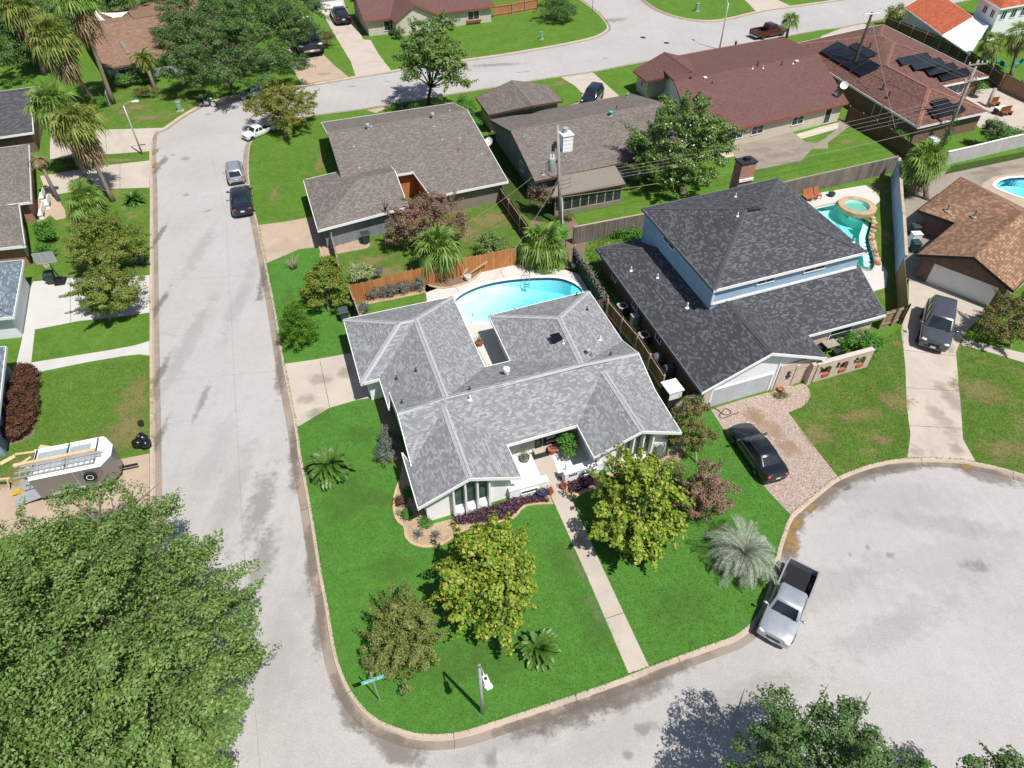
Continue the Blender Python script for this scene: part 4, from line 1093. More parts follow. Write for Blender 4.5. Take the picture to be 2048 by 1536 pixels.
RU = Roof(nb, V2, [('U1', 'U2', 'RL'), ('U2', 'U3', 'RR', 'RL'), ('U3', 'U4', 'RR'), ('U4', 'U1', 'RL', 'RR')], M['sh_char'], M['cap_char'], [('U1', 'RL'), ('U2', 'RL'), ('U3', 'RR'), ('U4', 'RR'), ('RL', 'RR')], M['trim'], name='upper_roof', capw=.16, white=[('U2', 'U3')])
wpu = walls(nb, RU, ['U1', 'U2', 'U3', 'U4'], .22, M['blue_siding'], G0, 'upper_wall', default=e2)
a, b = wpu['U2'], wpu['U3']; n = outward(a, b, wpu)
opening(nb, a, b, n, .28, .40, e2 - .75, e2 - .3, 'upper_window'); opening(nb, a, b, n, .60, .75, e2 - .75, e2 - .3, 'upper_window')
a, b = wpu['U1'], wpu['U2']; n = outward(a, b, wpu); opening(nb, a, b, n, .30, .47, e2 - .75, e2 - .3, 'upper_window', M['trim'], M['glass'], 2)
mb = MB(); p, q = W(1427, 600, zn + .06), W(1708, 528, zn + .06)
a, b = wpu['U2'], wpu['U3']; N = Vector((outward(a, b, wpu).x, outward(a, b, wpu).y, 0))
mb.bar(Vector((a.x, a.y, zn + .02)) + N * .05, Vector((b.x, b.y, zn + .02)) + N * .05, .1, .16); mb.build('wall_trim', M['trim'], nb)
mb = MB(); mb.bar(Vector((a.x, a.y, zn)) + N * .03, Vector((a.x, a.y, e2 - .2)) + N * .03, .14, .14); mb.build('corner_trim', M['trim'], nb)
wpn = walls(nb, RN, ['FL', 'FR', 'IN', 'BR2', 'T2', 'BR', 'BL'], .4, M['pale_brick'], mats={('FL', 'FR'): M['white_siding'], ('FR', 'FL'): M['white_siding'], ('BL', 'FL'): M['brown_brick']}, default=eN)
a, b = wpn['FL'], wpn['FR']; n = outward(a, b, wpn); N = Vector((n.x, n.y, 0)); A3, B3 = Vector((a.x, a.y, 0)), Vector((b.x, b.y, 0)); d3 = (B3 - A3).normalized()
garage_door(nb, a, b, n, .085, .60, 1.72, M['white_siding'], 4, M['trim'])
mb = MB()
for t in (.03, ): mb.bar(A3.lerp(B3, t) + N * .09 + Vector((0, 0, G0)), A3.lerp(B3, t) + N * .09 + Vector((0, 0, 1.95)), .16, .52, up=d3)
mb.build('brick_pier', M['pale_brick'], nb)
def brick_box(mb, p, q, w, z0, z1):
 """a wall from p to q with brick UVs"""
 d = (q - p); L = d.length; d.normalize(); s = Vector((d.y, -d.x, 0)) * (w / 2)
 c = [p - s, q - s, q + s, p + s]
 for i in range(4):
  x, y = c[i], c[(i + 1) % 4]; l = (y - x).length
  mb.poly([(y.x, y.y, z0), (x.x, x.y, z0), (x.x, x.y, z1), (y.x, y.y, z1)], [(l, z0), (0, z0), (0, z1), (l, z1)])
 mb.poly([(v.x, v.y, z1) for v in c[::-1]], [(v.x, v.y) for v in c[::-1]])
mb = MB(); brick_box(mb, A3.lerp(B3, .655) + N * .06, A3.lerp(B3, 1.0) + N * .06, .12, G0, 2.35); mb.build('brick_panel', M['pale_brick'], nb)
mb = MB(); mb.bar(A3.lerp(B3, .64) + N * .03 + Vector((0, 0, G0)), A3.lerp(B3, .64) + N * .03 + Vector((0, 0, 3.2)), .1, .12, up=d3); mb.build('corner_trim', M['trim'], nb)
mb = MB(); r = rnd(8); c = A3.lerp(B3, .75) + N * .16
for k in range(7):
 an = k * 2.4; mb.ball(c + d3 * .16 * math.cos(an) * (k / 6) + Vector((0, 0, 1.3 + .28 * math.sin(an))), (.12, .05, .09), 6, 5)
mb.build('wall_ornament', M['metal_dark'], nb)
a, b = wpn['IN'], wpn['BR2']; n = outward(a, b, wpn)
opening(nb, a, b, n, .42, .72, .55, 1.95, 'window', M['trim'], M['glass'], 1, 2)
opening(nb, a, b, n, .06, .2, .2, 2.0, 'front_door', M['trim'], M['glass'], 1, 1)
a, b = wpn['BL'], wpn['FL']; n = outward(a, b, wpn)
for t in (.13, .36, .6): opening(nb, a, b, n, t, t + .05, 1.0, 1.9, 'window', M['trim'])
for q in [(1262, 542), (1315, 556)]: vent(RN, *q, 'vent_pipe', M['white'], s=.9)
vent(RN, 1374, 616, 'vent_pipe', M['white'], s=1.1)
for q in [(1471, 394), (1475, 433), (1707, 485)]: vent(RU, *q, 'vent_pipe', M['white'], s=.8)
mb = MB(); P3 = [RU.V[k] for k in ('U2', 'U3', 'RR')]
p0, nn = pxplane(1496, 419, P3, .06); p1, _ = pxplane(1520, 415.5, P3, .06); mb.bar(p0, p1, .35, .06); mb.build('ridge_vent', M['metal_dark'], RU.obj)
mb = MB(); c = W(1214, 508, 2.6); mb.tube([c, c + Vector((0, 0, .9))], .03, 6); mb.tube([c + Vector((0, 0, .85)), c + Vector((.1, 0, 1.05))], .09, 6); mb.build('roof_mast', M['timber_grey'], nb)
# brick chimney
ck = W(1494, 372, 4.5); mb = MB(); ch = e2 + 1.75
d1 = (RU.V['U3'] - RU.V['U2']); d1.z = 0; d1.normalize(); dn = Vector((-d1.y, d1.x, 0))
C0 = W(1477, 366, e2 - .1); C1 = C0
brick_box(mb, C0 + dn * .55, C0 + d1 * 1.45 + dn * .55, 1.0, G0, ch - .25)
chm = mb.build('chimney', M['red_brick'], nb)
mb = MB(); mb.box((C0 + d1 * .72 + dn * .55)[:2] + (ch - .2,), (1.6, 1.15, .12), math.atan2(d1.y, d1.x)); mb.build('chimney_cap', M['metal_dark'], chm)
mb = MB(); mb.box((C0 + d1 * .72 + dn * .55)[:2] + (ch - .02,), (.45, .45, .25), math.atan2(d1.y, d1.x)); mb.build('flue', M['black'], chm)
mb = MB(); mb.bar(C0 + Vector((0, 0, .15)), C0 + d1 * 1.45 + Vector((0, 0, .15)), .14, .22); mb.build('flashing', M['trim'], chm)
# ---- grey brown roofed house with the courtyard cut into its roof
z3 = ridge_z((643, 245), (1015.75 - 322, 362.5 + 62), (654.5, 265.5)) if False else 3.95
R0v, R1v, F1v = W(654.5, 265.5, z3), W(934.5, 220, z3), W(1015.75, 362.5, e)
F0v = F1v + (R0v - R1v); F0v.z = e
PL = (R0v, R1v, F1v)
P = lambda x, y: pxplane(x, y, PL)[0]
V = dict(b0=W(643, 245, e), b1=W(907, 206, e), r0=R0v, r1=R1v, f1=F1v, f0=F0v, c1=P(786, 350), c2=P(826, 343.5), c3=P(862, 394), c4=P(806, 404))
V['c3'].z = e + .02
F = [('b0', 'b1', 'r1', 'r0'), ('r0', 'f0', 'c4', 'c1', 'c2'), ('r0', 'c2', 'r1'), ('r1', 'c2', 'c3', 'f1')]
h3 = thing('courtyard_house', 'grey brown shingled house with a courtyard opening cut through its roof', 'house', base_of(V), 0, HOUSES)
R3r = Roof(h3, V, F, M['sh_brown'], M['cap_brown'], [('r0', 'r1')], M['trim'], capw=.12, open_edges=[('c1', 'c4'), ('c4', 'f0'), ('f0', 'r0')])
g0, g1, g2 = W(607, 360, e), W(635.75, 460.5, e), W(816, 413, e)
g3 = g0 + (g2 - g1); hwg = (g1 - g0).length / 2; axg = (g2 - g1).normalized()
V, F, caps = hip(g1, g2, g3, g0, .25, e, ('BC',))
RG = Roof(h3, V, F, M['sh_brown'], M['cap_brown'], caps[1:], M['trim'], name='garage_roof', capw=.1)
wp = walls(h3, R3r, ['b0', 'b1', 'f1', 'c3', 'c2', 'c1', 'f0'], .45, M['taupe'], mats={('c3', 'c2'): M['fence_cedar'], ('c2', 'c1'): M['fence_cedar'], ('c2', 'c3'): M['fence_cedar'], ('c1', 'c2'): M['fence_cedar']})
M['slate_siding'] = m_planks('slate_grey_panel_siding', (.20, .225, .24), (.24, .265, .285), (.09, .10, .11), .25)
wg = walls(h3, RG, ['A', 'B', 'C', 'D'], .5, M['slate_siding'], name='garage_wall')
a, b = wg['D'], wg['A']; n = outward(a, b, wg); garage_door(h3, a, b, n, .12, .88, 2.0, M['taupe'], 4)
cl = [R3r.V[k] for k in ('c1', 'c2', 'c3', 'c4')]
sheet('courtyard_floor', cl, G0 + .02, M['terracotta'])
a, b = wp['b0'], wp['f0']
for q, k, s in [((736, 258), 'turbine_vent', .75), ((865.5, 236), 'turbine_vent', .75)]: vent(R3r, *q, k, M['metal'], s=s)
for q in [(707, 293), (868, 253), (673, 343), (884, 280), (919, 276), (963, 308), (899.5, 222), (718, 336), (742, 253)]: vent(R3r, *q, 'vent_pipe', M['metal'], s=.9)
vent(R3r, 917, 302, 'vent_pipe', M['terracotta'], s=.9)
mb = MB(); c = W(769, 414, 3.0)
for dx, dy, dz in ((.3, 0, .5), (-.2, .2, .6), (.1, -.2, .7), (.35, .1, .2)): mb.tube([c + Vector((0, 0, -.4)), c + Vector((dx, dy, dz))], [.05, .02], 5)
mb.build('roof_antenna', M['metal_dark'], h3)
mb = MB(); mb.box(W(905, 376, 2.1), (.2, .12, .3), .35); mb.build('flood_light', M['trim'], h3)
# ---- grey brown roofed house with the rear patio room
z4 = 4.2
R0v, R1v, F0v = W(1022, 262.5, z4), W(1328, 205, z4), W(1070, 362.5, e)
F1v = F0v + (R1v - R0v); F1v.z = e
B0v = Vector((2 * R0v.x - F0v.x, 2 * R0v.y - F0v.y, e)); B1v = B0v + (R1v - R0v); B1v.z = e
zw = ridge_z((952, 195), (1094, 169), (1024, 160.5))
wl0, wr0, wt = W(952, 195, e), W(1094, 169, e), W(1024, 160.5, zw)
axw = (R0v - B0v); axw.z = 0; axw = (W(987, 243, e) - wl0); axw.z = 0; L4 = 5.2; axw.normalize()
V = dict(r0=R0v, r1=R1v, f0=F0v, f1=F1v, b0=B0v, b1=B1v)
h4 = thing('patio_room_house', 'grey brown shingled house with streaky roof, front wing and glazed patio room', 'house', base_of(V), 0, HOUSES)
R4 = Roof(h4, V, [('r0', 'f0', 'f1', 'r1'), ('r0', 'r1', 'b1', 'b0')], M['sh_brown2'], M['cap_brown'], [('r0', 'r1')], M['trim_dark'], capw=.12)
V = dict(a=wl0, b=wr0, t=wt, a2=wl0 + axw * L4, b2=wr0 + axw * L4, t2=wt + axw * (L4 + 2.5))
R4b = Roof(h4, V, [('a', 't', 't2', 'a2'), ('b', 't', 't2', 'b2')], M['sh_brown2'], M['cap_brown'], [('t', 't2')], M['trim_dark'], name='wing_roof', capw=.12)
wp = walls(h4, R4, ['r0', 'f0', 'f1', 'r1', 'b1', 'b0'], .45, M['bluegrey_siding'] if False else M['slate_siding'])
walls(h4, R4b, ['a', 'b', 'b2', 'a2'], .45, M['cream'], name='wing_wall')
a, b = wp['r0'], wp['f0']; n = outward(a, b, wp); opening(h4, a, b, n, .25, .4, .9, 1.9); opening(h4, a, b, n, .7, .85, .9, 1.9)
V = dict(p0=W(1122, 352, 2.62), p1=W(1230, 331, 2.62), p2=W(1251.5, 368, 2.3), p3=W(1103, 395, 2.3))
R4c = Roof(h4, V, [('p0', 'p1', 'p2', 'p3')], M['sh_brown2'], None, (), M['trim_dark'], .1, 'patio_roof')
M['patio_metal'] = plain('tan_patio_cover_sheeting', (.235, .205, .17), .8, .2, .08)
R4c.obj.data.materials[0] = M['patio_metal']
pw = R4c.plan(['p0', 'p1', 'p2', 'p3'], .25)
a, b = pw['p3'], pw['p2']; n = outward(a, b, pw)
for k in range(8): opening(h4, a, b, n, k / 8, (k + 1) / 8, .55, 2.2, 'patio_window', M['timber_grey'], M['glass'], 1, 1, .06)
mb = MB(); A3, B3 = Vector((a.x, a.y, 0)), Vector((b.x, b.y, 0)); mb.bar(A3 + Vector((0, 0, .33)), B3 + Vector((0, 0, .33)), .1, .42); mb.build('patio_wall', M['taupe'], h4)
a, b = pw['p2'], pw['p1']; n = outward(a, b, pw); opening(h4, a, b, n, 0, 1, .55, 2.2, 'patio_window', M['timber_grey'], M['glass'], 3)
# white louvred flue box
c = W(1131, 303, 2.95); t1 = math.radians(20)
mb = MB(); mb.box(c + Vector((0, 0, .55)), (1.05, 1.0, 2.5), t1)
for k in range(6): mb.box(c + Vector((0, 0, -.45 + k * .38)), (1.09, 1.04, .05), t1)
mb.box(c + Vector((0, 0, 1.84)), (1.2, 1.15, .1), t1); fb = mb.build('chimney', M['white'], h4)
mb = MB(); mb.lathe([(.2, 0), (.2, .35), (.3, .37), (.3, .5), (0, .55)], c + Vector((-.1, .1, 1.9)), 12); mb.build('flue', M['metal'], fb)
M['copper_green'] = plain('verdigris_flashing', (.10, .42, .38), .7)
vent(R4, 1221, 231, 'hood_vent', M['copper_green'], s=1.2); vent(R4, 1233, 217, 'vent_pipe', M['metal_dark'], s=.8); vent(R4, 1254, 195, 'hood_vent', M['copper_green'], s=.8)
for q in [(1047, 273), (1131, 313)]: vent(R4, *q, 'vent_pipe', M['copper_green'], s=.9)
vent(R4, 1086, 350, 'vent_pipe', M['metal'], s=1.3)
# ---- long red brown roofed house
z5 = 4.1
R0v, R1v, F1v = W(1349, 160.5, z5), W(1633.5, 105, z5), W(1697, 205.5, e)
F0v = F1v + (R0v - R1v); F0v.z = e
V = dict(r0=R0v, r1=R1v, f0=F0v, f1=F1v, b0=Vector((2 * R0v.x - F0v.x, 2 * R0v.y - F0v.y, e)), b1=Vector((2 * R1v.x - F1v.x, 2 * R1v.y - F1v.y, e)))
h5 = thing('long_redbrown_house', 'long cream house with plain red brown roof behind the patchy slab yard', 'house', base_of(V), 0, HOUSES)
R5 = Roof(h5, V, [('r0', 'f0', 'f1', 'r1'), ('r0', 'r1', 'b1', 'b0')], M['sh_red'], M['cap_red'], [('r0', 'r1')], M['trim_red'], capw=.12)
wp = walls(h5, R5, ['r0', 'f0', 'f1', 'r1', 'b1', 'b0'], .45, M['cream'], mats={('r0', 'f0'): M['white_siding'], ('b0', 'r0'): M['white_siding']})
a, b = wp['f0'], wp['f1']; n = outward(a, b, wp)
for t in (.22, .36, .64): opening(h5, a, b, n, t, t + .085, .9, 1.95, 'window', M['trim'], M['glass'], 2, 2)
opening(h5, a, b, n, .88, .93, .2, 2.0, 'back_door', M['trim'], M['glass'], 1)
opening(h5, a, b, n, .10, .16, .2, 2.0, 'back_door', M['trim_red'], M['white_siding'], 1)
zw = ridge_z((1266.5, 141), (1391, 119), (1329, 104))
L_, R_, T_ = W(1266.5, 141, e), W(1391, 119, e), W(1329, 104, zw); ax5 = (W(1293, 162.5, e) - L_); ax5.z = 0; l5 = ax5.length; ax5.normalize()
V = dict(a=L_, b=R_, t=T_, a2=L_ + ax5 * l5, b2=R_ + ax5 * (l5 + 1.5), t2=T_ + ax5 * (l5 + 3.2))
R5b = Roof(h5, V, [('a', 't', 't2', 'a2'), ('b', 't', 't2', 'b2')], M['sh_red'], M['cap_red'], [('t', 't2')], M['trim_red'], name='wing_roof', capw=.12)
w5 = walls(h5, R5b, ['a', 'b', 'b2', 'a2'], .45, M['cream'], name='wing_wall')
a, b = w5['a2'], w5['a']; n = outward(a, b, w5); opening(h5, a, b, n, .35, .6, .9, 1.9)
for q in [(1515, 131), (1563, 130)]: vent(R5, *q, 'vent_pipe', M['metal_dark'], s=1.2)
for q in [(1410, 157), (1593, 124)]: vent(R5, *q, 'box_vent', M['white'], s=.6)
for q in [(1505, 138), (1526, 137), (1586, 128)]: vent(R5, *q, 'vent_pipe', M['white'], s=.8)
vent(R5, 1381, 157, 'box_vent', M['metal_dark'], s=.5); vent(R5, 1424, 167, 'vent_pipe', M['metal_dark'], s=.8)
# ---- rust roofed house with solar panels
z6 = 4.3
V = dict(a=(1573.5, 91, e), c=(1766, 48.5, e), d=(1977, 152.5, e), n=(1886, 171.5, e), q=(1978.5, 223, e), s=(1836, 254, e), R1=(1761, 69.5, z6), R2=(1788.5, 86, z6), J=(1773.5, 130, z6 - .1), K=(1858.5, 175, z6 - .1))
F = [('a', 'c', 'R1'), ('c', 'd', 'R2', 'R1'), ('R2', 'd', 'n', 'K', 'J'), ('a', 'R1', 'R2', 'J', 'K', 's'), ('s', 'K', 'q'), ('K', 'n', 'q')]
h6 = thing('solar_panel_house', 'brick house with rust red hip roof carrying black solar panels', 'house', base_of(V), 0, HOUSES)
R6 = Roof(h6, V, F, M['sh_red2'], M['cap_rust'], [('a', 'R1'), ('c', 'R1'), ('R1', 'R2'), ('d', 'R2'), ('R2', 'J'), ('J', 'K'), ('K', 's'), ('K', 'q')], M['trim'], capw=.22)
wp = walls(h6, R6, ['a', 'c', 'd', 'n', 'q', 's'], .45, M['brown_brick'])
a, b = wp['a'], wp['s']; n = outward(a, b, wp)
for t in (.3, .44, .72, .84): opening(h6, a, b, n, t, t + .05, .5, 2.0, 'window', M['trim'], M['glass'], 1)
a, b = wp['d'], wp['n']; n = outward(a, b, wp); opening(h6, a, b, n, .35, .75, .7, 2.0, 'window', M['trim'], M['glass'], 3)
def panel(pts, tri, root, off=.26):
 mb = MB(); q = []
 for x, y in pts:
  best = None
  for T in R6.tris:
   p, nn = pxplane(x, y, T); zz = R6.h(p.x, p.y)
   if zz is not None and abs(zz - p.z) < .03 and (best is None or p.z > best[0].z): best = (p, nn)
  if best is None: best = pxplane(x, y, tri)
  q.append((best[0] + best[1] * off, best[1]))
 top = [p for p, _ in q]; bot = [p - nn * .05 for p, nn in q]
 n_ = len(top)
 area = sum(top[i].x * top[(i + 1) % n_].y - top[(i + 1) % n_].x * top[i].y for i in range(n_))
 if area < 0: top.reverse(); bot.reverse()
 mb.mesh(top + bot, [tuple(range(n_)), tuple(range(2 * n_ - 1, n_ - 1, -1))] + [(n_ + i, n_ + (i + 1) % n_, (i + 1) % n_, i) for i in range(n_)])
 o = mb.build('solar_panel', M['solar'], root)
 fm = MB()
 for i in range(n_): fm.bar(top[i], top[(i + 1) % n_], .05, .05)
 fm.build('panel_frame', M['metal_dark'], o)
 return o
tr = (R6.V['a'], R6.V['s'], R6.V['J'])
def split(p0, p1, p2, p3, k, tri):
 for i in range(k):
  l = lambda a, b, t: (a[0] + (b[0] - a[0]) * t, a[1] + (b[1] - a[1]) * t)
  panel([l(p0, p1, i / k), l(p0, p1, (i + 1) / k - .02), l(p3, p2, (i + 1) / k - .02), l(p3, p2, i / k)], tri, h6)
split((1641, 106), (1724, 156), (1763, 137), (1675, 87), 4, tr)
split((1696, 96), (1735, 119), (1756, 112.5), (1713, 89.5), 2, tr)
tr = (R6.V['R2'], R6.V['d'], R6.V['n'])
for p in [((1793, 121), (1851, 109), (1861, 121), (1803, 134)), ((1819, 131), (1877, 119), (1887, 131), (1829, 144.5)), ((1846, 141), (1904, 129), (1914, 141), (1856, 154.5)), ((1872, 152), (1930, 139.5), (1940, 152), (1882, 165))]: panel(p, tr, h6)
tr = (R6.V['s'], R6.V['K'], R6.V['q'])
for p in [((1858, 206), (1890, 199), (1901, 212), (1869, 219)), ((1853, 223), (1915, 209), (1929, 224), (1866, 239))]: panel(p, tr, h6)
vent(R6, 1739, 95, 'vent_pipe', M['metal_dark'], s=1.4)
for q in [(1766, 80), (1820, 82), (1781, 162), (1738, 176)]: vent(R6, *q, 'vent_pipe', M['cap_rust'], s=.9)
for q in [(1765, 178), (1776, 195)]: vent(R6, *q, 'vent_pipe', M['metal_dark'], s=1.6)
# ---- tan roofed house on the cul-de-sac
z8 = 4.3
V = dict(A=(1837, 420, e), T=(1922, 354, e), K1=(1990, 391, z8), B=(1911, 445.5, e), C=(1834.5, 509, e), D=(1948.5, 513.5, z8 - .3), E=(2027, 581.5, e), G1=(2052, 438, z8 - .25), H=(2190, 480, e), T2=(2150, 470, e))
zD = ridge_z((1834.5, 509), (2027, 581.5), (1948.5, 513.5)); V['D'] = (1948.5, 513.5, zD)
Dv = W(1948.5, 513.5, zD); bk = (W(1911, 445.5, e) - W(1834.5, 509, e)); bk.z = 0; bk.normalize()
V['D'] = Dv; V['G1'] = Dv + bk * 10.0; V['E2'] = W(2027, 581.5, e) + bk * 12.0
K1v = W(1990, 391, zD)
V['K1'] = K1v; Tv = W(1922, 354, e); dT = (W(2048, 417, e) - Tv); dT.z = 0; dT.normalize(); V['T2'] = Tv + dT * 16; V['K2'] = K1v + dT * 12
F = [('A', 'T', 'K1'), ('A', 'K1', 'G1', 'B'), ('B', 'C', 'D', 'G1'), ('D', 'E', 'E2', 'G1'), ('T', 'T2', 'K2', 'K1'), ('K1', 'K2', 'G1')]
h8 = thing('tan_roofed_house', 'brown brick house with tan wood toned roof and wide white garage door', 'house', base_of(V), 0, HOUSES)
R8 = Roof(h8, V, F, M['sh_tan'], None, (), M['metal_dark'], open_edges=[('K2', 'G1'), ('E2', 'G1'), ('T2', 'K2')])
wp = walls(h8, R8, ['A', 'T', 'T2', 'E2', 'E', 'C', 'B'], .5, M['brown_brick'], mats={})
a, b = wp['C'], wp['E']; n = outward(a, b, wp)
garage_door(h8, a, b, n, .16, .90, 1.8, M['white'], 4, M['white'])
for q in [(1948, 434), (1894, 422)]: vent(R8, *q, 'vent_pipe', M['timber_grey'], s=1.6)
# ---- houses along the far street
def simple_house(name, label, corners, pitch, roof, cap, wall, fascia, gable=(), ins=.45, wins=(), e=EAVE, wmats=None):
 A, B, C, D = corners
 V, F, caps = hip(A, B, C, D, pitch, e, gable)
 t = thing(name, label, 'house', base_of(V), 0, HOUSES)
 R = Roof(t, V, F, roof, cap, caps, fascia, capw=.12)
 wp = walls(t, R, ['A', 'B', 'C', 'D'], ins, wall, default=e)
 for (k0, k1, t0, t1, z0, z1, nm) in wins:
  a, b = wp[k0], wp[k1]; opening(t, a, b, outward(a, b, wp), t0, t1, z0, z1, nm)
 return t, R, wp
def rect(a, b, depth):
 """rectangle from the front edge a-b (plan points) going back by depth to the left of a->b"""
 d = (b - a); d.z = 0; d.normalize(); n = Vector((-d.y, d.x, 0)) * depth
 return [a, b, b + n, a + n]
t9, R9, w9 = simple_house('redbrown_street_house', 'pale brick house with plum brown roof and rust trimmed gable beside the white drive', rect(W(729.5, 42, e), W(989.5, 12.5, e), 11), .34, M['sh_red'], M['cap_red'], M['cream_brick'], M['trim_red'], ('AD', 'BC'), .45,
 [('A', 'B', .12, .22, .6, 2.0, 'window'), ('A', 'B', .80, .90, .7, 2.0, 'window')])
zg = ridge_z((788, 42.5), (874.5, 29), (827, 7.5))
L_, R_, T_ = W(788, 42.5, e), W(874.5, 29, e), W(827, 7.5, zg); bx = Vector((-(R_ - L_).y, (R_ - L_).x, 0)).normalized()
R9b = Roof(t9, dict(a=L_, b=R_, t=T_, a2=L_ + bx * 4, b2=R_ + bx * 4, t2=T_ + bx * 6), [('a', 't', 't2', 'a2'), ('b', 't', 't2', 'b2')], M['sh_red'], None, (), M['trim_red'], name='gable_roof')
w = walls(t9, R9b, ['a', 'b', 'b2', 'a2'], .35, M['cream_brick'], name='gable_wall')
a, b = w9['A'], w9['B']; N = outward(a, b, w9); N = Vector((N.x, N.y, 0)); A3, B3 = Vector((a.x, a.y, 0)), Vector((b.x, b.y, 0))
mb = MB(); mb.bar(A3.lerp(B3, .79) + N * .22 + Vector((0, 0, .62)), A3.lerp(B3, .91) + N * .22 + Vector((0, 0, .62)), .4, .25); mb.build('window_box', M['trim_red'], t9)
gw, _, wpg = simple_house('white_garage', 'white garage at the top of the pale street drive', rect(W(628, -6, 2.3), W(688, -14, 2.3), 7), .2, M['sh_brown2'], M['cap_brown'], M['white'], M['trim'])
garage_door(gw, wpg['A'], wpg['B'], outward(wpg['A'], wpg['B'], wpg), .1, .9, 1.95, M['white'], 4)
# sandy roofed house behind the palms
R0v, R1v, F0v = W(166, 56, 4.0), W(430, 14, 4.0), W(210, 137.5, e)
F1v = F0v + (R1v - R0v); F1v.z = e
V = dict(r0=R0v, r1=R1v, f0=F0v, f1=F1v, b0=Vector((2 * R0v.x - F0v.x, 2 * R0v.y - F0v.y, e)), b1=Vector((2 * R1v.x - F1v.x, 2 * R1v.y - F1v.y, e)))
h10 = thing('sandy_roofed_house', 'house with sandy brown roof partly hidden by the large street oak', 'house', base_of(V), 0, HOUSES)
R10 = Roof(h10, V, [('r0', 'f0', 'f1', 'r1'), ('r0', 'r1', 'b1', 'b0')], M['sh_tan2'], None, (), M['sh_tan2'])
wp = walls(h10, R10, ['r0', 'f0', 'f1', 'r1', 'b1', 'b0'], .45, M['grey_siding'])
a, b = wp['f0'], wp['f1']; n = outward(a, b, wp); opening(h10, a, b, n, .05, .17, .7, 1.9, 'window', M['trim'], M['glass'], 2); opening(h10, a, b, n, .5, .6, .7, 1.9)
V = dict(a=W(254, 19, 3.2), b=W(320, -12, 3.2), c=W(350, 24, 4.0), d=W(267, 37, 4.0))
Roof(h10, V, [('a', 'b', 'c', 'd')], M['sh_tan2'], None, (), M['sh_tan2'], name='rear_roof')
mb = MB(); mb.bar(W(242, 82, 3.35), W(257, 107, 2.85), .5, .06); mb.build('roof_panel', M['cap_brown'], h10)
# dark and brown roofed houses on the far side of the curving street
a, b = W(-70, 284, e), W(66, 264, e)
simple_house('dark_grey_roofed_house', 'house with dark grey roof behind the tall fan palms', rect(a, b, 14), .28, M['sh_dark'], None, M['brown_brick'], M['trim'], ('AD', 'BC'))
h12 = thing('brown_brick_house', 'red brick house with weathered brown roof and white railed porch', 'house', (W(0, 420, 0).x, W(0, 420, 0).y, G0), 0, HOUSES)
V, F, caps = hip(W(62, 403, e) + Vector((-14, -4.2, 0)), W(62, 403, e), W(57, 289, e), W(57, 289, e) + Vector((-14, -4.2, 0)), .3, e, ('AD',))
R12 = Roof(h12, V, F, M['sh_brown'], M['cap_brown'], caps, M['trim'], capw=.12)
w12 = walls(h12, R12, ['A', 'B', 'C', 'D'], .5, M['red_brick'])
V, F, caps = hip(W(49, 491, e) + Vector((-7.0, -1.4, 0)), W(49, 491, e), W(37, 408, e), W(37, 408, e) + Vector((-7.0, -1.4, 0)), .3, e, ())
R12b = Roof(h12, V, F, M['sh_brown'], M['cap_brown'], caps, M['trim'], name='wing_roof', capw=.12)
w12b = walls(h12, R12b, ['A', 'B', 'C', 'D'], .45, M['red_brick'], name='wing_wall')
a, b = w12b['B'], w12b['C']; n = outward(a, b, w12b)
for t in (.12, .55): opening(h12, a, b, n, t, t + .28, .6, 1.9, 'window', M['trim'], M['glass'], 2, 1, .1)
h13 = simple_house('bluegrey_roofed_garage', 'white garage with blue grey shingles beside the pale drive', [W(26, 633, e), W(46, 520, e), W(46, 520, e) + Vector((-9, -1.6, 0)), W(26, 633, e) + Vector((-9, -1.6, 0))], .28, M['sh_blue'], None, M['white_siding'], M['trim'])
h14 = simple_house('blue_walled_house', 'dusty blue house at the edge of view behind the purple hedge', [W(-9, 872, e), W(11, 693, e), W(11, 693, e) + Vector((-9, -1.6, 0)), W(-9, 872, e) + Vector((-9, -1.6, 0))], .28, M['sh_blue'], None, M['bluegrey_siding'], M['trim'])
# orange roofed pair at the top right
V = dict(a=W(1808.5, 15, e), b=W(1885, 70, e), c=W(1946, 33, e + .1), d=W(1868, -20, e + .1))
h7 = thing('orange_roofed_garage', 'garage with plain orange red roof beside the long dark fence', 'garage', base_of(V), 0)
R7 = Roof(h7, V, [('a', 'b', 'c', 'd')], M['sh_orange'], None, (), M['trim'])
walls(h7, R7, ['a', 'b', 'c', 'd'], .3, M['white_siding'])
V = dict(a=W(1886, 72, 2.25), b=W(1947, 35, 2.25), c=W(1977, 50, 2.1), d=W(1940, 108, 2.1))
pc = thing('patio_cover', 'flat white patio cover behind the orange roofed garage', 'patio cover', base_of(V))
Rpc = Roof(pc, V, [('a', 'b', 'c', 'd')], M['white'], None, (), M['trim'], .1, 'cover_panel')
for k in 'abcd':
 mb = MB(); p = Rpc.V[k]; q = p.lerp((Rpc.V['a'] + Rpc.V['c']) / 2, .08); mb.box((q.x, q.y, 1.05), (.12, .12, 2.0)); mb.build('post', M['trim'], pc)
V, F, caps = hip(W(2002, 17.5, 4.6), W(2085, 2, 4.6), W(2085, 2, 4.6) + Vector((-2, 10, 0)), W(1958, -8, 4.6), .35, 4.6)
h15 = thing('white_two_storey_house', 'tall white house with orange red roof beyond the palm', 'house', base_of(V), 0, HOUSES)
R15 = Roof(h15, V, F, M['sh_orange'], None, (), M['trim'])
w15 = walls(h15, R15, ['A', 'B', 'C', 'D'], .3, M['white_siding'], default=4.6)
a, b = w15['A'], w15['B']; n = outward(a, b, w15)
for t in (.08, .34, .6): opening(h15, a, b, n, t, t + .14, 2.9, 4.1, 'window', M['trim'])
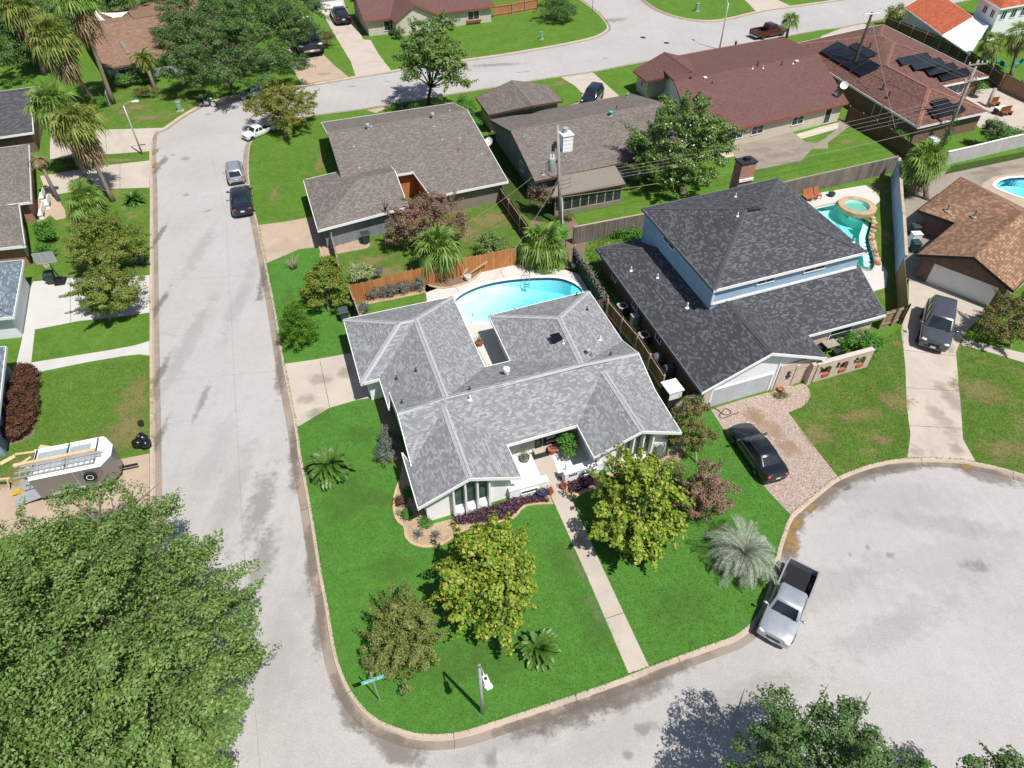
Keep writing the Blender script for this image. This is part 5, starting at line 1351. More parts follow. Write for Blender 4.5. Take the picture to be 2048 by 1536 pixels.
a, b = w15['D'], w15['A']; n = outward(a, b, w15); opening(h15, a, b, n, .3, .5, 2.9, 4.0, 'window'); opening(h15, a, b, n, .68, .86, 2.9, 4.0, 'window')
# ---------------------------------------------------------------- trees and plants
def pxm(px, py, z):
 p = W(px, py, z); d = p - Vector((0, 0, CAM_H))
 return FPX / (d.y * _c - d.z * _s)
def quads(name, mat, C, N, L, Wd, parent, rs, asp=None, local=False, fold=.0):
 """one mesh of leaf-sized diamond faces: centres C, normals N, lengths L, widths Wd"""
 n = len(C)
 R = rs.normal(size=(n, 3)); T = np.cross(N, R); T /= (np.linalg.norm(T, axis=1, keepdims=True) + 1e-9)
 B = np.cross(N, T)
 L = np.asarray(L).reshape(-1, 1); Wd = np.asarray(Wd).reshape(-1, 1)
 V = np.empty((n, 4, 3))
 V[:, 0] = C - T * L * .5; V[:, 1] = C + B * Wd * .5 - T * L * .08 + N * L * fold; V[:, 2] = C + T * L * .5; V[:, 3] = C - B * Wd * .5 - T * L * .08 + N * L * fold
 return fastmesh(name, mat, V.reshape(-1, 3), np.arange(n * 4).reshape(-1, 4), parent, local)
def fastmesh(name, mat, V, Fq, parent, local=False):
 if parent is not None and not local:
  loc = np.array(ROOTM[root_of(parent).name].translation)
  V = V - loc
  rz = root_of(parent).rotation_euler.z
  if abs(rz) > 1e-6:
   c, s = math.cos(-rz), math.sin(-rz); V = V @ np.array([[c, s, 0], [-s, c, 0], [0, 0, 1]])
 me = bpy.data.meshes.new(name)
 k = Fq.shape[1]; nf = len(Fq)
 me.vertices.add(len(V)); me.vertices.foreach_set('co', V.astype(np.float32).ravel())
 me.loops.add(nf * k); me.loops.foreach_set('vertex_index', Fq.astype(np.int32).ravel())
 me.polygons.add(nf); me.polygons.foreach_set('loop_start', np.arange(0, nf * k, k, dtype=np.int32))
 me.polygons.foreach_set('loop_total', np.full(nf, k, dtype=np.int32))
 me.materials.append(mat); me.update(calc_edges=True); me.validate()
 o = bpy.data.objects.new(name, me); COL.objects.link(o)
 if parent is not None: o.parent = parent
 return o
def clumps(lobes, nc, nl, cr, rs, up=.35, inner=.25, zmin=-.55, jag=.18, dens=.62, spray=.3):
 """leaf centres and normals: leafy boughs over the lobes' surfaces with gaps between them, and some leaves inside"""
 n = nc * nl; cen0 = np.array([l[0] for l in lobes]); rad0 = np.array([l[1] for l in lobes])
 area = 4 * math.pi * (rad0[:, 0] * rad0[:, 1] + rad0[:, 0] * rad0[:, 2] + rad0[:, 1] * rad0[:, 2]) / 3
 br = cr * 1.9
 nb = int(max(14, min(n / 14, area.sum() * .62 / (math.pi * br * br) * dens)))
 pick = rs.choice(len(lobes), nb, p=area / area.sum()); cen = cen0[pick]; rad = rad0[pick]
 D = rs.normal(size=(nb * 4, 3)); D /= np.linalg.norm(D, axis=1, keepdims=True); D = D[D[:, 2] > zmin]
 D = D[rs.randint(0, len(D), nb)]
 f = rs.uniform(.72, .98 + jag, nb)
 P = cen + D * (rad - br * .35).clip(.1) * f[:, None]
 size = br * rs.uniform(.6, 1.25, nb)
 m = int(n * (1 - inner)); idx = rs.choice(nb, m, p=size ** 2 / (size ** 2).sum())
 o = rs.normal(size=(m, 3)); o /= np.linalg.norm(o, axis=1, keepdims=True); q = rs.rand(m) ** .45
 off = o * (size[idx] * q)[:, None] * np.array([1, 1, .62]); off[:, 2] += size[idx] * .1
 sp = (rs.rand(nb) < spray)[idx]; along = (off * D[idx]).sum(1)[:, None] * D[idx]
 ext = along * 1.3 + D[idx] * (size[idx] * .35)[:, None]
 off = np.where(sp[:, None], (off - along) * .55 + along + ext, off)
 C = P[idx] + off
 Nn = o * .55 + D[idx] * .35 + rs.normal(size=(m, 3)) * .42 + np.array([0, 0, up + .25])
 k = n - m
 pi = rs.choice(len(lobes), k, p=area / area.sum()); d2 = rs.normal(size=(k, 3)); d2 /= np.linalg.norm(d2, axis=1, keepdims=True)
 C2 = cen0[pi] + d2 * rad0[pi] * rs.uniform(.35, .86, k)[:, None]
 C = np.vstack([C, C2]); Nn = np.vstack([Nn, d2 * .5 + rs.normal(size=(k, 3)) * .6 + np.array([0, 0, up])])
 Nn /= np.linalg.norm(Nn, axis=1, keepdims=True)
 return C, Nn, P
def limbs(mb, base, tips, r0, rg, fork=.45, n=7):
 """tapering trunk with a limb to each tip"""
 base = Vector(base)
 top = Vector((sum(t[0] for t in tips) / len(tips), sum(t[1] for t in tips) / len(tips), 0))
 zt = base.z + (min(t[2] for t in tips) - base.z) * fork + .3
 f = Vector((base.x + (top.x - base.x) * .35, base.y + (top.y - base.y) * .35, zt))
 mb.tube([base - Vector((0, 0, .1)), base + Vector((0, 0, .15)), base.lerp(f, .5) + Vector((rg.uniform(-.1, .1) * r0 * 4, rg.uniform(-.1, .1) * r0 * 4, 0)), f], [r0 * 1.5, r0 * 1.12, r0, r0 * .85], n)
 for t in tips:
  t = Vector(t); m = f.lerp(t, .5) + Vector((rg.uniform(-.2, .2), rg.uniform(-.2, .2), rg.uniform(0, .35)))
  mb.tube([f - (t - f).normalized() * r0 * .2, f.lerp(m, .5) + Vector((0, 0, .05)), m, t], [r0 * .6, r0 * .45, r0 * .3, r0 * .08], 6)
  for k in range(3):
   s = f.lerp(t, rg.uniform(.4, .9)); e = s + Vector((rg.uniform(-1, 1), rg.uniform(-1, 1), rg.uniform(.1, .8))) * (t - f).length * .3
   mb.tube([s, s.lerp(e, .5) + Vector((0, 0, .08)), e], [r0 * .22, r0 * .13, r0 * .03], 5)
LEAF = {}
def leafmat(name, cols, **k):
 LEAF[name] = m_leaf(name + '_leaves', cols, **k)
leafmat('oak', [(0.072, 0.13, 0.029), (0.111, 0.202, 0.042), (0.163, 0.267, 0.058), (0.247, 0.325, 0.111)], trans=.22)
leafmat('oak_dark', [(0.056, 0.106, 0.03), (0.088, 0.169, 0.043), (0.125, 0.219, 0.062)], trans=.2)
leafmat('gum', [(.075, .145, .012), (.13, .23, .016), (.21, .315, .024), (.33, .39, .045), (.44, .40, .10)], trans=.25)
leafmat('olive', [(0.09, 0.138, 0.026), (0.15, 0.198, 0.042), (0.216, 0.252, 0.066), (0.288, 0.264, 0.102)], trans=.22)
leafmat('myrtle', [(.09, .14, .028), (.14, .18, .04), (.22, .19, .065), (.29, .16, .075)], trans=.25)
leafmat('myrtle_pink', [(.075, .12, .03), (.12, .155, .045), (.25, .16, .11), (.40, .18, .17), (.52, .24, .26)], trans=.25)
leafmat('myrtle_green', [(0.081, 0.15, 0.021), (0.144, 0.231, 0.033), (0.225, 0.281, 0.05), (0.3, 0.237, 0.069)], trans=.25)
leafmat('myrtle_mauve', [(.085, .14, .032), (.15, .175, .05), (.28, .18, .12), (.33, .16, .15), (.42, .14, .26)], trans=.25)
leafmat('yellow', [(0.099, 0.16, 0.022), (0.176, 0.22, 0.031), (0.275, 0.27, 0.044), (0.341, 0.259, 0.066)], trans=.28)
leafmat('gloss', [(0.044, 0.106, 0.019), (0.075, 0.163, 0.025), (0.125, 0.231, 0.037), (0.25, 0.312, 0.088)], trans=.12, rough=.35, spec=.5)
leafmat('bright', [(.055, .17, .02), (.09, .25, .03), (.15, .33, .05)], trans=.3)
leafmat('pine', [(.055, .15, .012), (.10, .235, .018), (.17, .32, .03)], trans=.25)
leafmat('loquat', [(0.057, 0.121, 0.016), (0.103, 0.19, 0.023), (0.196, 0.241, 0.032), (0.345, 0.299, 0.046)], trans=.2)
leafmat('cream', [(.16, .22, .06), (.36, .40, .18), (.52, .54, .32), (.10, .17, .03)], trans=.25)
leafmat('greygreen', [(0.084, 0.114, 0.078), (0.144, 0.174, 0.138), (0.24, 0.258, 0.228), (0.168, 0.132, 0.168)], trans=.2)
leafmat('purple', [(.045, .018, .04), (.08, .03, .065), (.13, .06, .10), (.16, .10, .12)], trans=.2)
leafmat('maroon', [(.065, .02, .018), (.11, .032, .026), (.15, .055, .035), (.11, .12, .02)], trans=.2)
leafmat('brownbush', [(.10, .08, .035), (.17, .10, .05), (.12, .13, .03), (.24, .15, .07)], trans=.2)
leafmat('hedge', [(0.036, 0.09, 0.019), (0.066, 0.138, 0.029), (0.108, 0.186, 0.046)], trans=.15)
leafmat('yellowball', [(.14, .20, .012), (.22, .28, .02)], trans=.2)
leafmat('fan', [(0.103, 0.196, 0.034), (0.167, 0.276, 0.052), (0.265, 0.38, 0.092)], trans=.3)
leafmat('fan_yellow', [(.10, .17, .028), (.20, .26, .05), (.32, .31, .085)], trans=.3)
leafmat('thatch', [(.20, .14, .07), (.32, .23, .12), (.14, .10, .05)], trans=.1)
leafmat('sago', [(0.042, 0.114, 0.014), (0.078, 0.18, 0.024), (0.144, 0.252, 0.048)], trans=.15, rough=.4, spec=.5)
leafmat('pindo', [(0.172, 0.218, 0.161), (0.31, 0.356, 0.276), (0.483, 0.506, 0.414)], trans=.2)
leafmat('pink', [(.45, .05, .09), (.55, .12, .16), (.10, .16, .03)], trans=.2)
leafmat('twig', [(.22, .17, .14), (.30, .24, .20)], trans=0)
def lobe(px, py, z, r, rz=None):
 c = W(px, py, z)
 if not hasattr(r, '__len__'): r = (r, r, rz or r * .75)
 return (np.array(c), np.array(r, dtype=float))
TREES = {}
def tree(name, label, cat, lobes, mat, nc, nl, cr, leaf, seed, bark='bark', base=None, r0=.16, group=None, up=.35, inner=.22, zmin=-.5, jag=.18, leafw=.55, trunk=True, fold=.08, nt=7, dens=.62, spray=.3):
 rs = np.random.RandomState(seed); rg = rnd(seed)
 c = sum(l[0] * l[1].prod() for l in lobes) / sum(l[1].prod() for l in lobes)
 b = Vector(base) if base is not None else Vector((c[0], c[1], G0))
 t = thing(name, label, cat, b, 0, group)
 C, N, P = clumps(lobes, nc, nl, cr, rs, up, inner, zmin, jag, dens, spray)
 ok = C[:, 2] > G0 + .04; C, N = C[ok], N[ok]
 s = leaf * rs.uniform(.65, 1.35, len(C))
 quads('crown' if trunk else 'foliage', LEAF[mat], C, N, s, s * leafw, t, rs, fold=fold)
 mb = MB()
 tips = [tuple(l[0] + np.array([0, 0, l[1][2] * .2])) for l in lobes][:nt] if len(lobes) > 1 else [tuple(lobes[0][0] + lobes[0][1] * np.array(d)) for d in ((.5, .1, .2), (-.4, .35, .25), (-.1, -.5, .3), (.1, .1, .6))]
 limbs(mb, b, tips, r0, rg)
 mb.build('trunk' if trunk else 'stem', M[bark], t, True)
 return t
def shrub(name, label, px, py, z, r, mat, seed, n=900, leaf=.14, cat='shrub', group=None, leafw=.55, jag=.12, base=None, bark='bark', inner=.15):
 L = lobe(px, py, z, r)
 lobes = [L]
 rr = np.array(L[1]); rg = np.random.RandomState(seed + 1)
 for k in range(4):
  a = rg.uniform(0, 6.28); o = np.array([math.cos(a) * .45, math.sin(a) * .45, rg.uniform(-.25, .3)]) * rr
  lobes.append((L[0] + o, rr * .6))
 return tree(name, label, cat, lobes, mat, n // 4, 9, leaf * 1.25, leaf * .9, seed, bark, base, .05, group, .4, inner, -.4, jag, leafw, False, dens=1.1, spray=.1)
# --- big trees
OAKS = 'broad street oaks'
tree('oak_tree', 'huge bushy oak covering the lower left corner beside the street', 'tree',
 [lobe(190, 1290, 6.5, 4.6, 3.2), lobe(320, 1190, 6, 3.4, 2.6), lobe(385, 1320, 5.6, 3.0, 2.3), lobe(90, 1185, 6.0, 3.4, 2.4), lobe(185, 1105, 5.4, 2.6, 2.0), lobe(300, 1065, 5, 2.2, 1.7), lobe(60, 1420, 6.4, 4.6, 3.2),
 lobe(280, 1440, 6.2, 3.9, 3.), lobe(405, 1435, 5, 2.1, 1.8), lobe(-60, 1280, 6.0, 3.8, 2.6), lobe(210, 1560, 6, 4.2, 3), lobe(382, 1125, 4.8, 1.7, 1.3), lobe(205, 985, 4.6, 1.0, .8), lobe(268, 985, 4.6, .9, .7), lobe(25, 1090, 4.8, 1.9, 1.5), lobe(448, 1235, 4.8, 1.4, 1.1), lobe(462, 1350, 4.6, 1.25, 1.), lobe(370, 1540, 5, 2.2, 1.8), lobe(345, 1010, 4.5, .9, .8), lobe(140, 990, 4.3, .7, .6), lobe(420, 1180, 4.8, 1.1, .9)],
 'oak', 9000, 15, .38, .155, 11, 'bark', W(150, 1470, G0), .42, OAKS, inner=.2, zmin=-.35, jag=.12, nt=18)
tree('oak_tree', 'dark oak reaching up from the bottom edge over the turning circle', 'tree',
 [lobe(1622, 1510, 5, 2.2, 1.7), lobe(1572, 1440, 4.6, .9, .8), lobe(1680, 1455, 4.8, 1.15, .9), lobe(1717, 1515, 4.8, 1.0, .8), lobe(1552, 1550, 4.4, 1.6, 1.2), lobe(1825, 1530, 4.4, .75, .6), lobe(1947, 1540, 4.4, .7, .6), lobe(1672, 1580, 5, 2.6, 2), lobe(1562, 1390, 4.6, .45, .5), lobe(1707, 1420, 4.6, .5, .5), lobe(1532, 1490, 4.2, .6, .6), lobe(1772, 1580, 4.4, 1.3, 1), lobe(2022, 1560, 4, 1, .8), lobe(1632, 1460, 4.6, .8, .7)],
 'oak_dark', 2600, 12, .2, .13, 12, 'bark', W(1690, 1720, G0), .3, OAKS, inner=.3, zmin=-.6, jag=.3, nt=14)
tree('oak_tree', 'dense dark oak at the bend of the far street hiding a parked car', 'tree',
 [lobe(420, 70, 5.5, 4.6, 3.4), lobe(500, 40, 6, 4.6, 3.4), lobe(570, 60, 5.2, 3.6, 2.8), lobe(370, 110, 5, 3, 2.4), lobe(460, 130, 4.5, 3.3, 2.2), lobe(540, 120, 4.3, 2.6, 2), lobe(380, 20, 6, 4, 3), lobe(600, 10, 5, 3.2, 2.6), lobe(450, -10, 6, 4, 3), lobe(610, 60, 3.6, 2.0, 1.7), lobe(355, 140, 3.3, 2.4, 2), lobe(430, 155, 3.2, 2.4, 1.8), lobe(505, 150, 3.2, 2.5, 1.8), lobe(575, 130, 3, 2.3, 1.7), lobe(345, 60, 4.6, 2.6, 2.2)],
 'oak_dark', 8200, 14, .42, .21, 13, 'bark', W(455, 172, G0), .4, OAKS, inner=.12, zmin=-.5, jag=.1, nt=8, dens=1.0)
GUM = 'yellow green sweet gum trees on the front lawn'
pA = pxm(975, 1150, 2.8)
tree('sweetgum_tree', 'yellow green leafy tree on the lawn left of the front walk', 'tree',
 [lobe(975, 1140, 3.0, 2.15, 2.0), lobe(945, 1110, 3.3, 1.5, 1.3), lobe(1010, 1110, 3.2, 1.5, 1.3), lobe(925, 1165, 2.6, 1.4, 1.3), lobe(1030, 1170, 2.6, 1.3, 1.2), lobe(970, 1195, 2.2, 1.6, 1.2), lobe(975, 1080, 3.9, 1.2, 1.1), lobe(1000, 1235, 1.7, 1.1, .8), lobe(940, 1225, 1.7, 1.0, .8)],
 'gum', 1500, 11, .26, .19, 21, 'bark', W(975, 1270, G0), .13, GUM, inner=.12, zmin=-.6, jag=.12, leafw=.85, fold=.16)
tree('sweetgum_tree', 'yellow green leafy tree right of the front walk before the house', 'tree',
 [lobe(1277, 1010, 3.0, 2.05, 1.9), lobe(1250, 965, 3.3, 1.4, 1.3), lobe(1310, 965, 3.3, 1.4, 1.2), lobe(1222, 1035, 2.4, 1.3, 1.2), lobe(1330, 1040, 2.4, 1.2, 1.2), lobe(1275, 1065, 2., 1.5, 1.1), lobe(1277, 935, 3.9, 1.1, 1.), lobe(1252, 1085, 1.6, 1, .8), lobe(1300, 1090, 1.6, .9, .7)],
 'gum', 1450, 11, .26, .19, 22, 'bark', W(1277, 1120, G0), .13, GUM, inner=.12, zmin=-.6, jag=.12, leafw=.85, fold=.16)
tree('olive_shrub', 'wide olive green shrub beside the street name sign', 'shrub',
 [lobe(802, 1260, 1.5, 1.55, 1.2), lobe(770, 1290, 1.2, 1.1, .9), lobe(835, 1285, 1.2, 1.15, .9), lobe(790, 1215, 1.8, 1.1, .9), lobe(830, 1220, 1.8, 1.0, .9), lobe(755, 1320, .9, .7, .6), lobe(810, 1335, .9, 1.0, .7)],
 'olive', 1300, 13, .17, .13, 23, 'bark', W(805, 1330, G0), .08, None, inner=.25, zmin=-.5, jag=.28, leafw=.4)
CM = 'crape myrtles around the houses'
tree('crape_myrtle', 'reddish olive crape myrtle beside the right front gable', 'tree', [lobe(1388, 850, 2.3, 1.05, 1.1), lobe(1372, 880, 1.8, .9, .8), lobe(1405, 875, 1.9, .9, .9), lobe(1390, 815, 2.9, .75, .7), lobe(1360, 835, 2.3, .55, .5)], 'myrtle', 760, 12, .15, .12, 24, 'bark_pale', W(1392, 925, G0), .06, CM, jag=.25, leafw=.5)
tree('crape_myrtle', 'pink tinged crape myrtle left of the pebble driveway', 'tree', [lobe(1412, 985, 2.0, 1.25, 1.1), lobe(1385, 1000, 1.6, .9, .8), lobe(1440, 985, 1.7, .9, .8), lobe(1412, 950, 2.5, .9, .8), lobe(1415, 1020, 1.4, .9, .7)], 'myrtle_pink', 900, 12, .16, .12, 25, 'bark_pale', W(1412, 1040, G0), .06, CM, jag=.2, leafw=.5)
tree('crape_myrtle', 'large mauve and pink crape myrtle behind the fan palm', 'tree', [lobe(850, 440, 2.9, 2.4, 1.8), lobe(810, 450, 2.4, 1.7, 1.3), lobe(890, 425, 2.9, 1.9, 1.4), lobe(850, 405, 3.6, 1.6, 1.2), lobe(915, 455, 2.2, 1.2, 1.1), lobe(790, 470, 1.9, 1.1, 1)], 'myrtle_mauve', 1500, 13, .23, .15, 26, 'bark_pale', W(850, 515, G0), .09, CM, jag=.2)
tree('crape_myrtle', 'bushy green crape myrtle beside the left kerb, upper of two', 'tree', [lobe(215, 485, 2.8, 2.3, 1.8), lobe(170, 490, 2.4, 1.7, 1.3), lobe(255, 480, 2.5, 1.8, 1.4), lobe(200, 455, 3.3, 1.5, 1.2), lobe(250, 505, 2, 1.3, 1), lobe(165, 512, 1.9, 1.1, 1)], 'myrtle_green', 1900, 14, .24, .15, 27, 'bark_pale', W(215, 548, G0), .08, CM, jag=.22)
tree('crape_myrtle', 'bushy green crape myrtle over the pale drive, lower of two', 'tree', [lobe(218, 585, 2.6, 1.9, 1.6), lobe(180, 580, 2.2, 1.4, 1.2), lobe(260, 575, 2.3, 1.5, 1.2), lobe(218, 560, 3.0, 1.3, 1.0), lobe(215, 612, 1.7, 1.3, .9)], 'myrtle_green', 1700, 14, .24, .15, 28, 'bark_pale', W(220, 640, G0), .08, CM, jag=.22)
tree('crape_myrtle', 'green and red crape myrtle at the right edge beside the grey SUV', 'tree', [lobe(2005, 640, 2.2, 1.5, 1.2), lobe(2040, 625, 2.2, 1.5, 1.2), lobe(1985, 660, 1.8, 1.1, .9), lobe(2030, 665, 1.6, 1.1, .9), lobe(2015, 610, 2.7, 1.1, .9)], 'myrtle', 1100, 13, .2, .14, 29, 'bark_pale', W(2020, 695, G0), .07, CM, jag=.2)
tree('crape_myrtle', 'yellowing crape myrtle on the corner lawn beside the white pickup', 'tree', [lobe(565, 212, 3.0, 2.6, 2), lobe(525, 210, 2.7, 1.9, 1.5), lobe(605, 212, 2.6, 1.8, 1.4), lobe(560, 185, 3.8, 1.9, 1.4), lobe(570, 240, 2.2, 1.8, 1.2)], 'yellow', 1500, 13, .28, .18, 30, 'bark_pale', W(572, 276, G0), .1, CM, jag=.22)
tree('sycamore_tree', 'open branched tree with visible dark limbs beside the far street', 'tree', [lobe(855, 105, 6.6, 2.2, 2.), lobe(825, 115, 6, 1.9, 1.6), lobe(890, 120, 6, 2.2, 1.8), lobe(860, 65, 7.8, 2.0, 1.8), lobe(905, 150, 4.8, 1.9, 1.3), lobe(820, 150, 4.8, 1.3, 1), lobe(932, 168, 4.2, .8, .6), lobe(880, 45, 8.4, 1.3, 1.1), lobe(838, 80, 7, 1.6, 1.3), lobe(900, 95, 6.6, 1.4, 1.2)], 'oak', 1400, 12, .3, .22, 31, 'pole_wood', W(857, 209, G0), .2, None, inner=.35, zmin=-.8, jag=.25, leafw=.8, nt=10)
tree('magnolia_tree', 'large glossy evergreen tree beside the patio room', 'tree', [lobe(1362, 285, 4.6, 3.6, 3), lobe(1310, 290, 4, 2.5, 2.2), lobe(1415, 280, 4.2, 2.7, 2.3), lobe(1360, 235, 5.8, 2.6, 2.1), lobe(1325, 335, 2.9, 2.1, 1.7), lobe(1385, 340, 2.9, 2.2, 1.7), lobe(1430, 305, 3.4, 1.7, 1.5), lobe(1400, 225, 5.3, 1.8, 1.5), lobe(1290, 300, 3.5, 1.5, 1.4), lobe(1440, 255, 4, 1.2, 1.2), lobe(1340, 370, 1.9, 1.3, 1), lobe(1282, 335, 2.6, 1.2, 1)], 'gloss', 3000, 12, .34, .22, 32, 'bark', W(1365, 388, G0), .3, None, inner=.12, jag=.16, leafw=.5, nt=10)
tree('loquat_tree', 'bushy loquat with yellowing tops at the fence corner', 'tree', [lobe(650, 560, 2.3, 1.5, 1.3), lobe(625, 575, 2, 1.1, 1), lobe(675, 565, 2., 1.2, 1.1), lobe(650, 535, 2.8, 1., .9), lobe(680, 600, 1.3, .8, .8), lobe(635, 600, 1.3, .8, .7)], 'loquat', 1100, 12, .2, .16, 33, 'bark', W(657, 622, G0), .1, None, leafw=.45)
tree('magnolia_tree', 'bushy green tree at the top left corner behind the palms', 'tree', [lobe(40, 50, 5, 4, 3), lobe(90, 20, 5, 3.5, 3), lobe(10, 105, 4, 3, 2.4), lobe(-30, 40, 5, 4, 3), lobe(75, 95, 2.6, 2.6, 2), lobe(120, 70, 2.6, 2.6, 2)], 'oak_dark', 3000, 13, .4, .25, 34, 'bark', None, .25, None)
tree('magnolia_tree', 'dark green tree behind the sandy roofed house', 'tree', [lobe(250, -10, 5, 3, 2.4), lobe(300, -25, 5, 3, 2.4), lobe(215, 10, 3, 2, 1.6)], 'oak_dark', 1000, 13, .4, .25, 35, 'bark', None, .25, None)
# young pine: tiers of needled boughs
rs = np.random.RandomState(5); pb = W(603, 684, G0); t = thing('pine_tree', 'young bright green pine standing alone on the lawn beside the street', 'tree', pb)
mb = MB(); mb.tube([pb, pb + Vector((0, 0, 3.4))], [.1, .02], 6)
Cs, Ns = [], []
for k in range(46):
 z = .35 + 3.1 * (k / 46) ** 1.05; L = 1.62 * (1 - (z / 3.9)) ** .7 * rs.uniform(.75, 1.15); a = k * 2.4
 d = np.array([math.cos(a), math.sin(a), .25]); st = np.array(pb) + np.array([0, 0, z - G0])
 mb.tube([Vector(st), Vector(st + d * L)], [.03, .008], 4)
 m = 300; tt = rs.uniform(.2, 1.08, m)[:, None]
 Cs.append(st + d * L * tt + rs.normal(size=(m, 3)) * .13); Ns.append(rs.normal(size=(m, 3)) + np.array([0, 0, .5]))
C = np.vstack(Cs); N = np.vstack(Ns); N /= np.linalg.norm(N, axis=1, keepdims=True)
quads('crown', LEAF['pine'], C, N, np.full(len(C), .22), np.full(len(C), .045), t, rs); mb.build('trunk', M['bark'], t, True)
# --- shrubs and hedges
shrub('variegated_shrub', 'cream and green variegated shrub over the cedar fence corner', 720, 545, 1.6, (1.25, .9, .75), 'cream', 41, 1500, .13)
shrub('grey_shrub', 'silvery grey shrub beside the cream variegated shrub', 755, 545, 1.1, (.5, .5, .5), 'greygreen', 42, 420, .1)
shrub('round_shrub', 'rounded dark green shrub behind the new cedar fence', 985, 489, 1.1, (1.5, 1.1, 1.0), 'bright' if False else 'oak', 43, 1800, .17)
shrub('oleander', 'pink flowering oleander beside the transformer pole', 1080, 393, 2.0, (1.2, 1.1, 1.2), 'myrtle_pink', 44, 1700, .14)
shrub('large_shrub', 'large rounded evergreen shrub at the corner of the orange fence', 1112, 20, 1.7, (3.3, 2.6, 1.7), 'hedge', 45, 3600, .2)
shrub('ball_shrub', 'dark clipped ball shrub before the rust trimmed gable', 797, 66, .9, (.95, .95, .9), 'hedge', 46, 1100, .12, jag=.03)
shrub('ball_shrub', 'small bright yellow clipped ball shrub on the street lawn', 903, 53, .6, (.65, .65, .6), 'yellowball', 47, 800, .09, jag=.03)
shrub('tall_shrub', 'tall bright green shrub between the two brown roofed houses', 928, 218, 1.6, (1.5, 1.6, 1.4), 'bright', 48, 1500, .18)
shrub('tall_shrub', 'tall bright green shrub at the courtyard house eaves, lower one', 948, 248, 1.1, (.8, 1.2, .9), 'bright', 49, 900, .16)
shrub('low_hedge', 'low dark hedge under the open branched street tree', 810, 214, .6, (2.4, .6, .6), 'hedge', 50, 900, .16)
shrub('brown_shrub', 'sparse brownish shrub between the two street drives', 650, 78, 1.2, (1.3, 1.1, 1.1), 'brownbush', 51, 700, .17, jag=.3)
shrub('brown_shrub', 'brown leaved shrub on the dry lawn before the date palm', 292, 183, .8, (1.6, .9, .7), 'brownbush', 52, 700, .15, jag=.3)
shrub('green_shrub', 'bright green shrub under the sandy roofed house window', 240, 160, 1.0, (1.5, 1.0, .9), 'bright', 53, 1000, .18)
shrub('green_shrub', 'dark green shrub beside the date palm trunk', 275, 155, 1.0, (1.4, 1.0, .9), 'hedge', 54, 800, .18)
shrub('green_shrub', 'small bright round bush at the foot of the leaning palm', 206, 204, .7, (.8, .7, .65), 'bright', 55, 700, .14)
shrub('green_shrub', 'yellowish bush beside the two tall palm trunks', 180, 215, .7, (1., .8, .65), 'loquat', 56, 600, .15)
shrub('dark_shrub', 'dark leafy bush in the strip between the two drives', 155, 325, .8, (2.2, .8, .8), 'hedge', 57, 1000, .18)
shrub('green_shrub', 'lush bright green bush against the red brick house', 92, 462, 1.1, (.9, 1.0, 1.0), 'bright', 58, 1300, .16)
shrub('green_shrub', 'mixed green bush below the lush one at the brick house', 90, 500, .9, (.8, .8, .8), 'bright', 59, 900, .14)
shrub('white_flower_shrub', 'sprawling green shrub with white flowers behind the arched brick wall', 1722, 680, .9, (1.6, .9, .75), 'bright', 60, 1700, .15)
shrub('climbing_shrub', 'vine smothered bush leaning over the pale back fence', 1985, 262, 1.9, (1.25, 1.0, 1.5), 'hedge', 61, 1500, .18, jag=.25)
shrub('climbing_shrub', 'green bush behind the pale fence right of the vine', 2020, 268, 1.1, (1.4, 1., 1.0), 'bright', 62, 900, .17, jag=.2)
shrub('dark_shrub', 'dark bush in the shade of the long fence beyond the solar roof', 1955, 175, .9, (1.6, .9, .8), 'hedge', 63, 800, .17)
shrub('olive_tree', 'small olive coloured tree at the end of the dark fence', 1790, 28, 1.9, (1.5, 1.3, 1.5), 'loquat', 64, 1200, .2, 'tree')
shrub('side_shrub', 'long grey green shrub against the left wall of the corner house', 775, 888, .75, (.62, 1.6, .75), 'greygreen', 65, 1900, .1)
SH = 'silvery shrubs along the cedar fence'
for i, (x, y, l) in enumerate([(745, 583, 'silvery shrub at the left end of the cedar fence bed'), (775, 580, 'silvery shrub second from left in the cedar fence bed'), (805, 574, 'silvery shrub before the middle of the cedar fence'), (833, 568, 'silvery shrub at the palm end of the cedar fence bed')]):
 shrub('silvery_shrub', l, x, y, .7, (.8, .65, .6), 'greygreen', 70 + i, 750, .1, group=SH)
shrub('silvery_shrub', 'silvery shrub inside the gate beside the house corner', 727, 615, .6, (.55, .6, .5), 'greygreen', 75, 500, .1)
shrub('entry_shrub', 'leafy green vine like shrub on white gravel beside the front door', 1135, 888, 1.0, (.6, .8, 1.0), 'bright', 76, 1100, .14, jag=.25)
for i, (x, y, l) in enumerate([(817, 985, 'small green plant at the top of the curved mulch bed'), (803, 1003, 'small dark red plant at the edge of the curved bed'), (814, 1028, 'small green plant low in the curved mulch bed'), (852, 1045, 'small green plant beside the white gable corner')]):
 shrub('bed_plant', l, x, y, .3, (.36, .36, .32), 'maroon' if i == 1 else 'bright', 80 + i, 260, .12, 'plant', 'small plants in the curved bed')
shrub('bed_shrub', 'dark green shrub with pink flowers under the right gable', 1215, 915, .8, (.75, .6, .7), 'hedge', 85, 700, .12)
shrub('bed_shrub', 'grassy green plant under the right gable window', 1312, 905, .7, (.6, .6, .6), 'greygreen', 86, 500, .16, leafw=.2)
shrub('ornamental_grass', 'pale green ornamental grass clump behind the right lawn tree', 1352, 935, .5, (.8, .8, .5), 'olive', 87, 700, .2, 'plant', leafw=.15)
shrub('vine', 'green vine growing over the shaded grey fence', 1805, 275, 1.3, (.8, 1.6, .6), 'bright', 88, 700, .15, jag=.2)
shrub('weed_bush', 'weedy green bush between the charcoal house and the grey fence', 1260, 470, .6, (1.6, .7, .6), 'bright', 89, 900, .16, jag=.25)
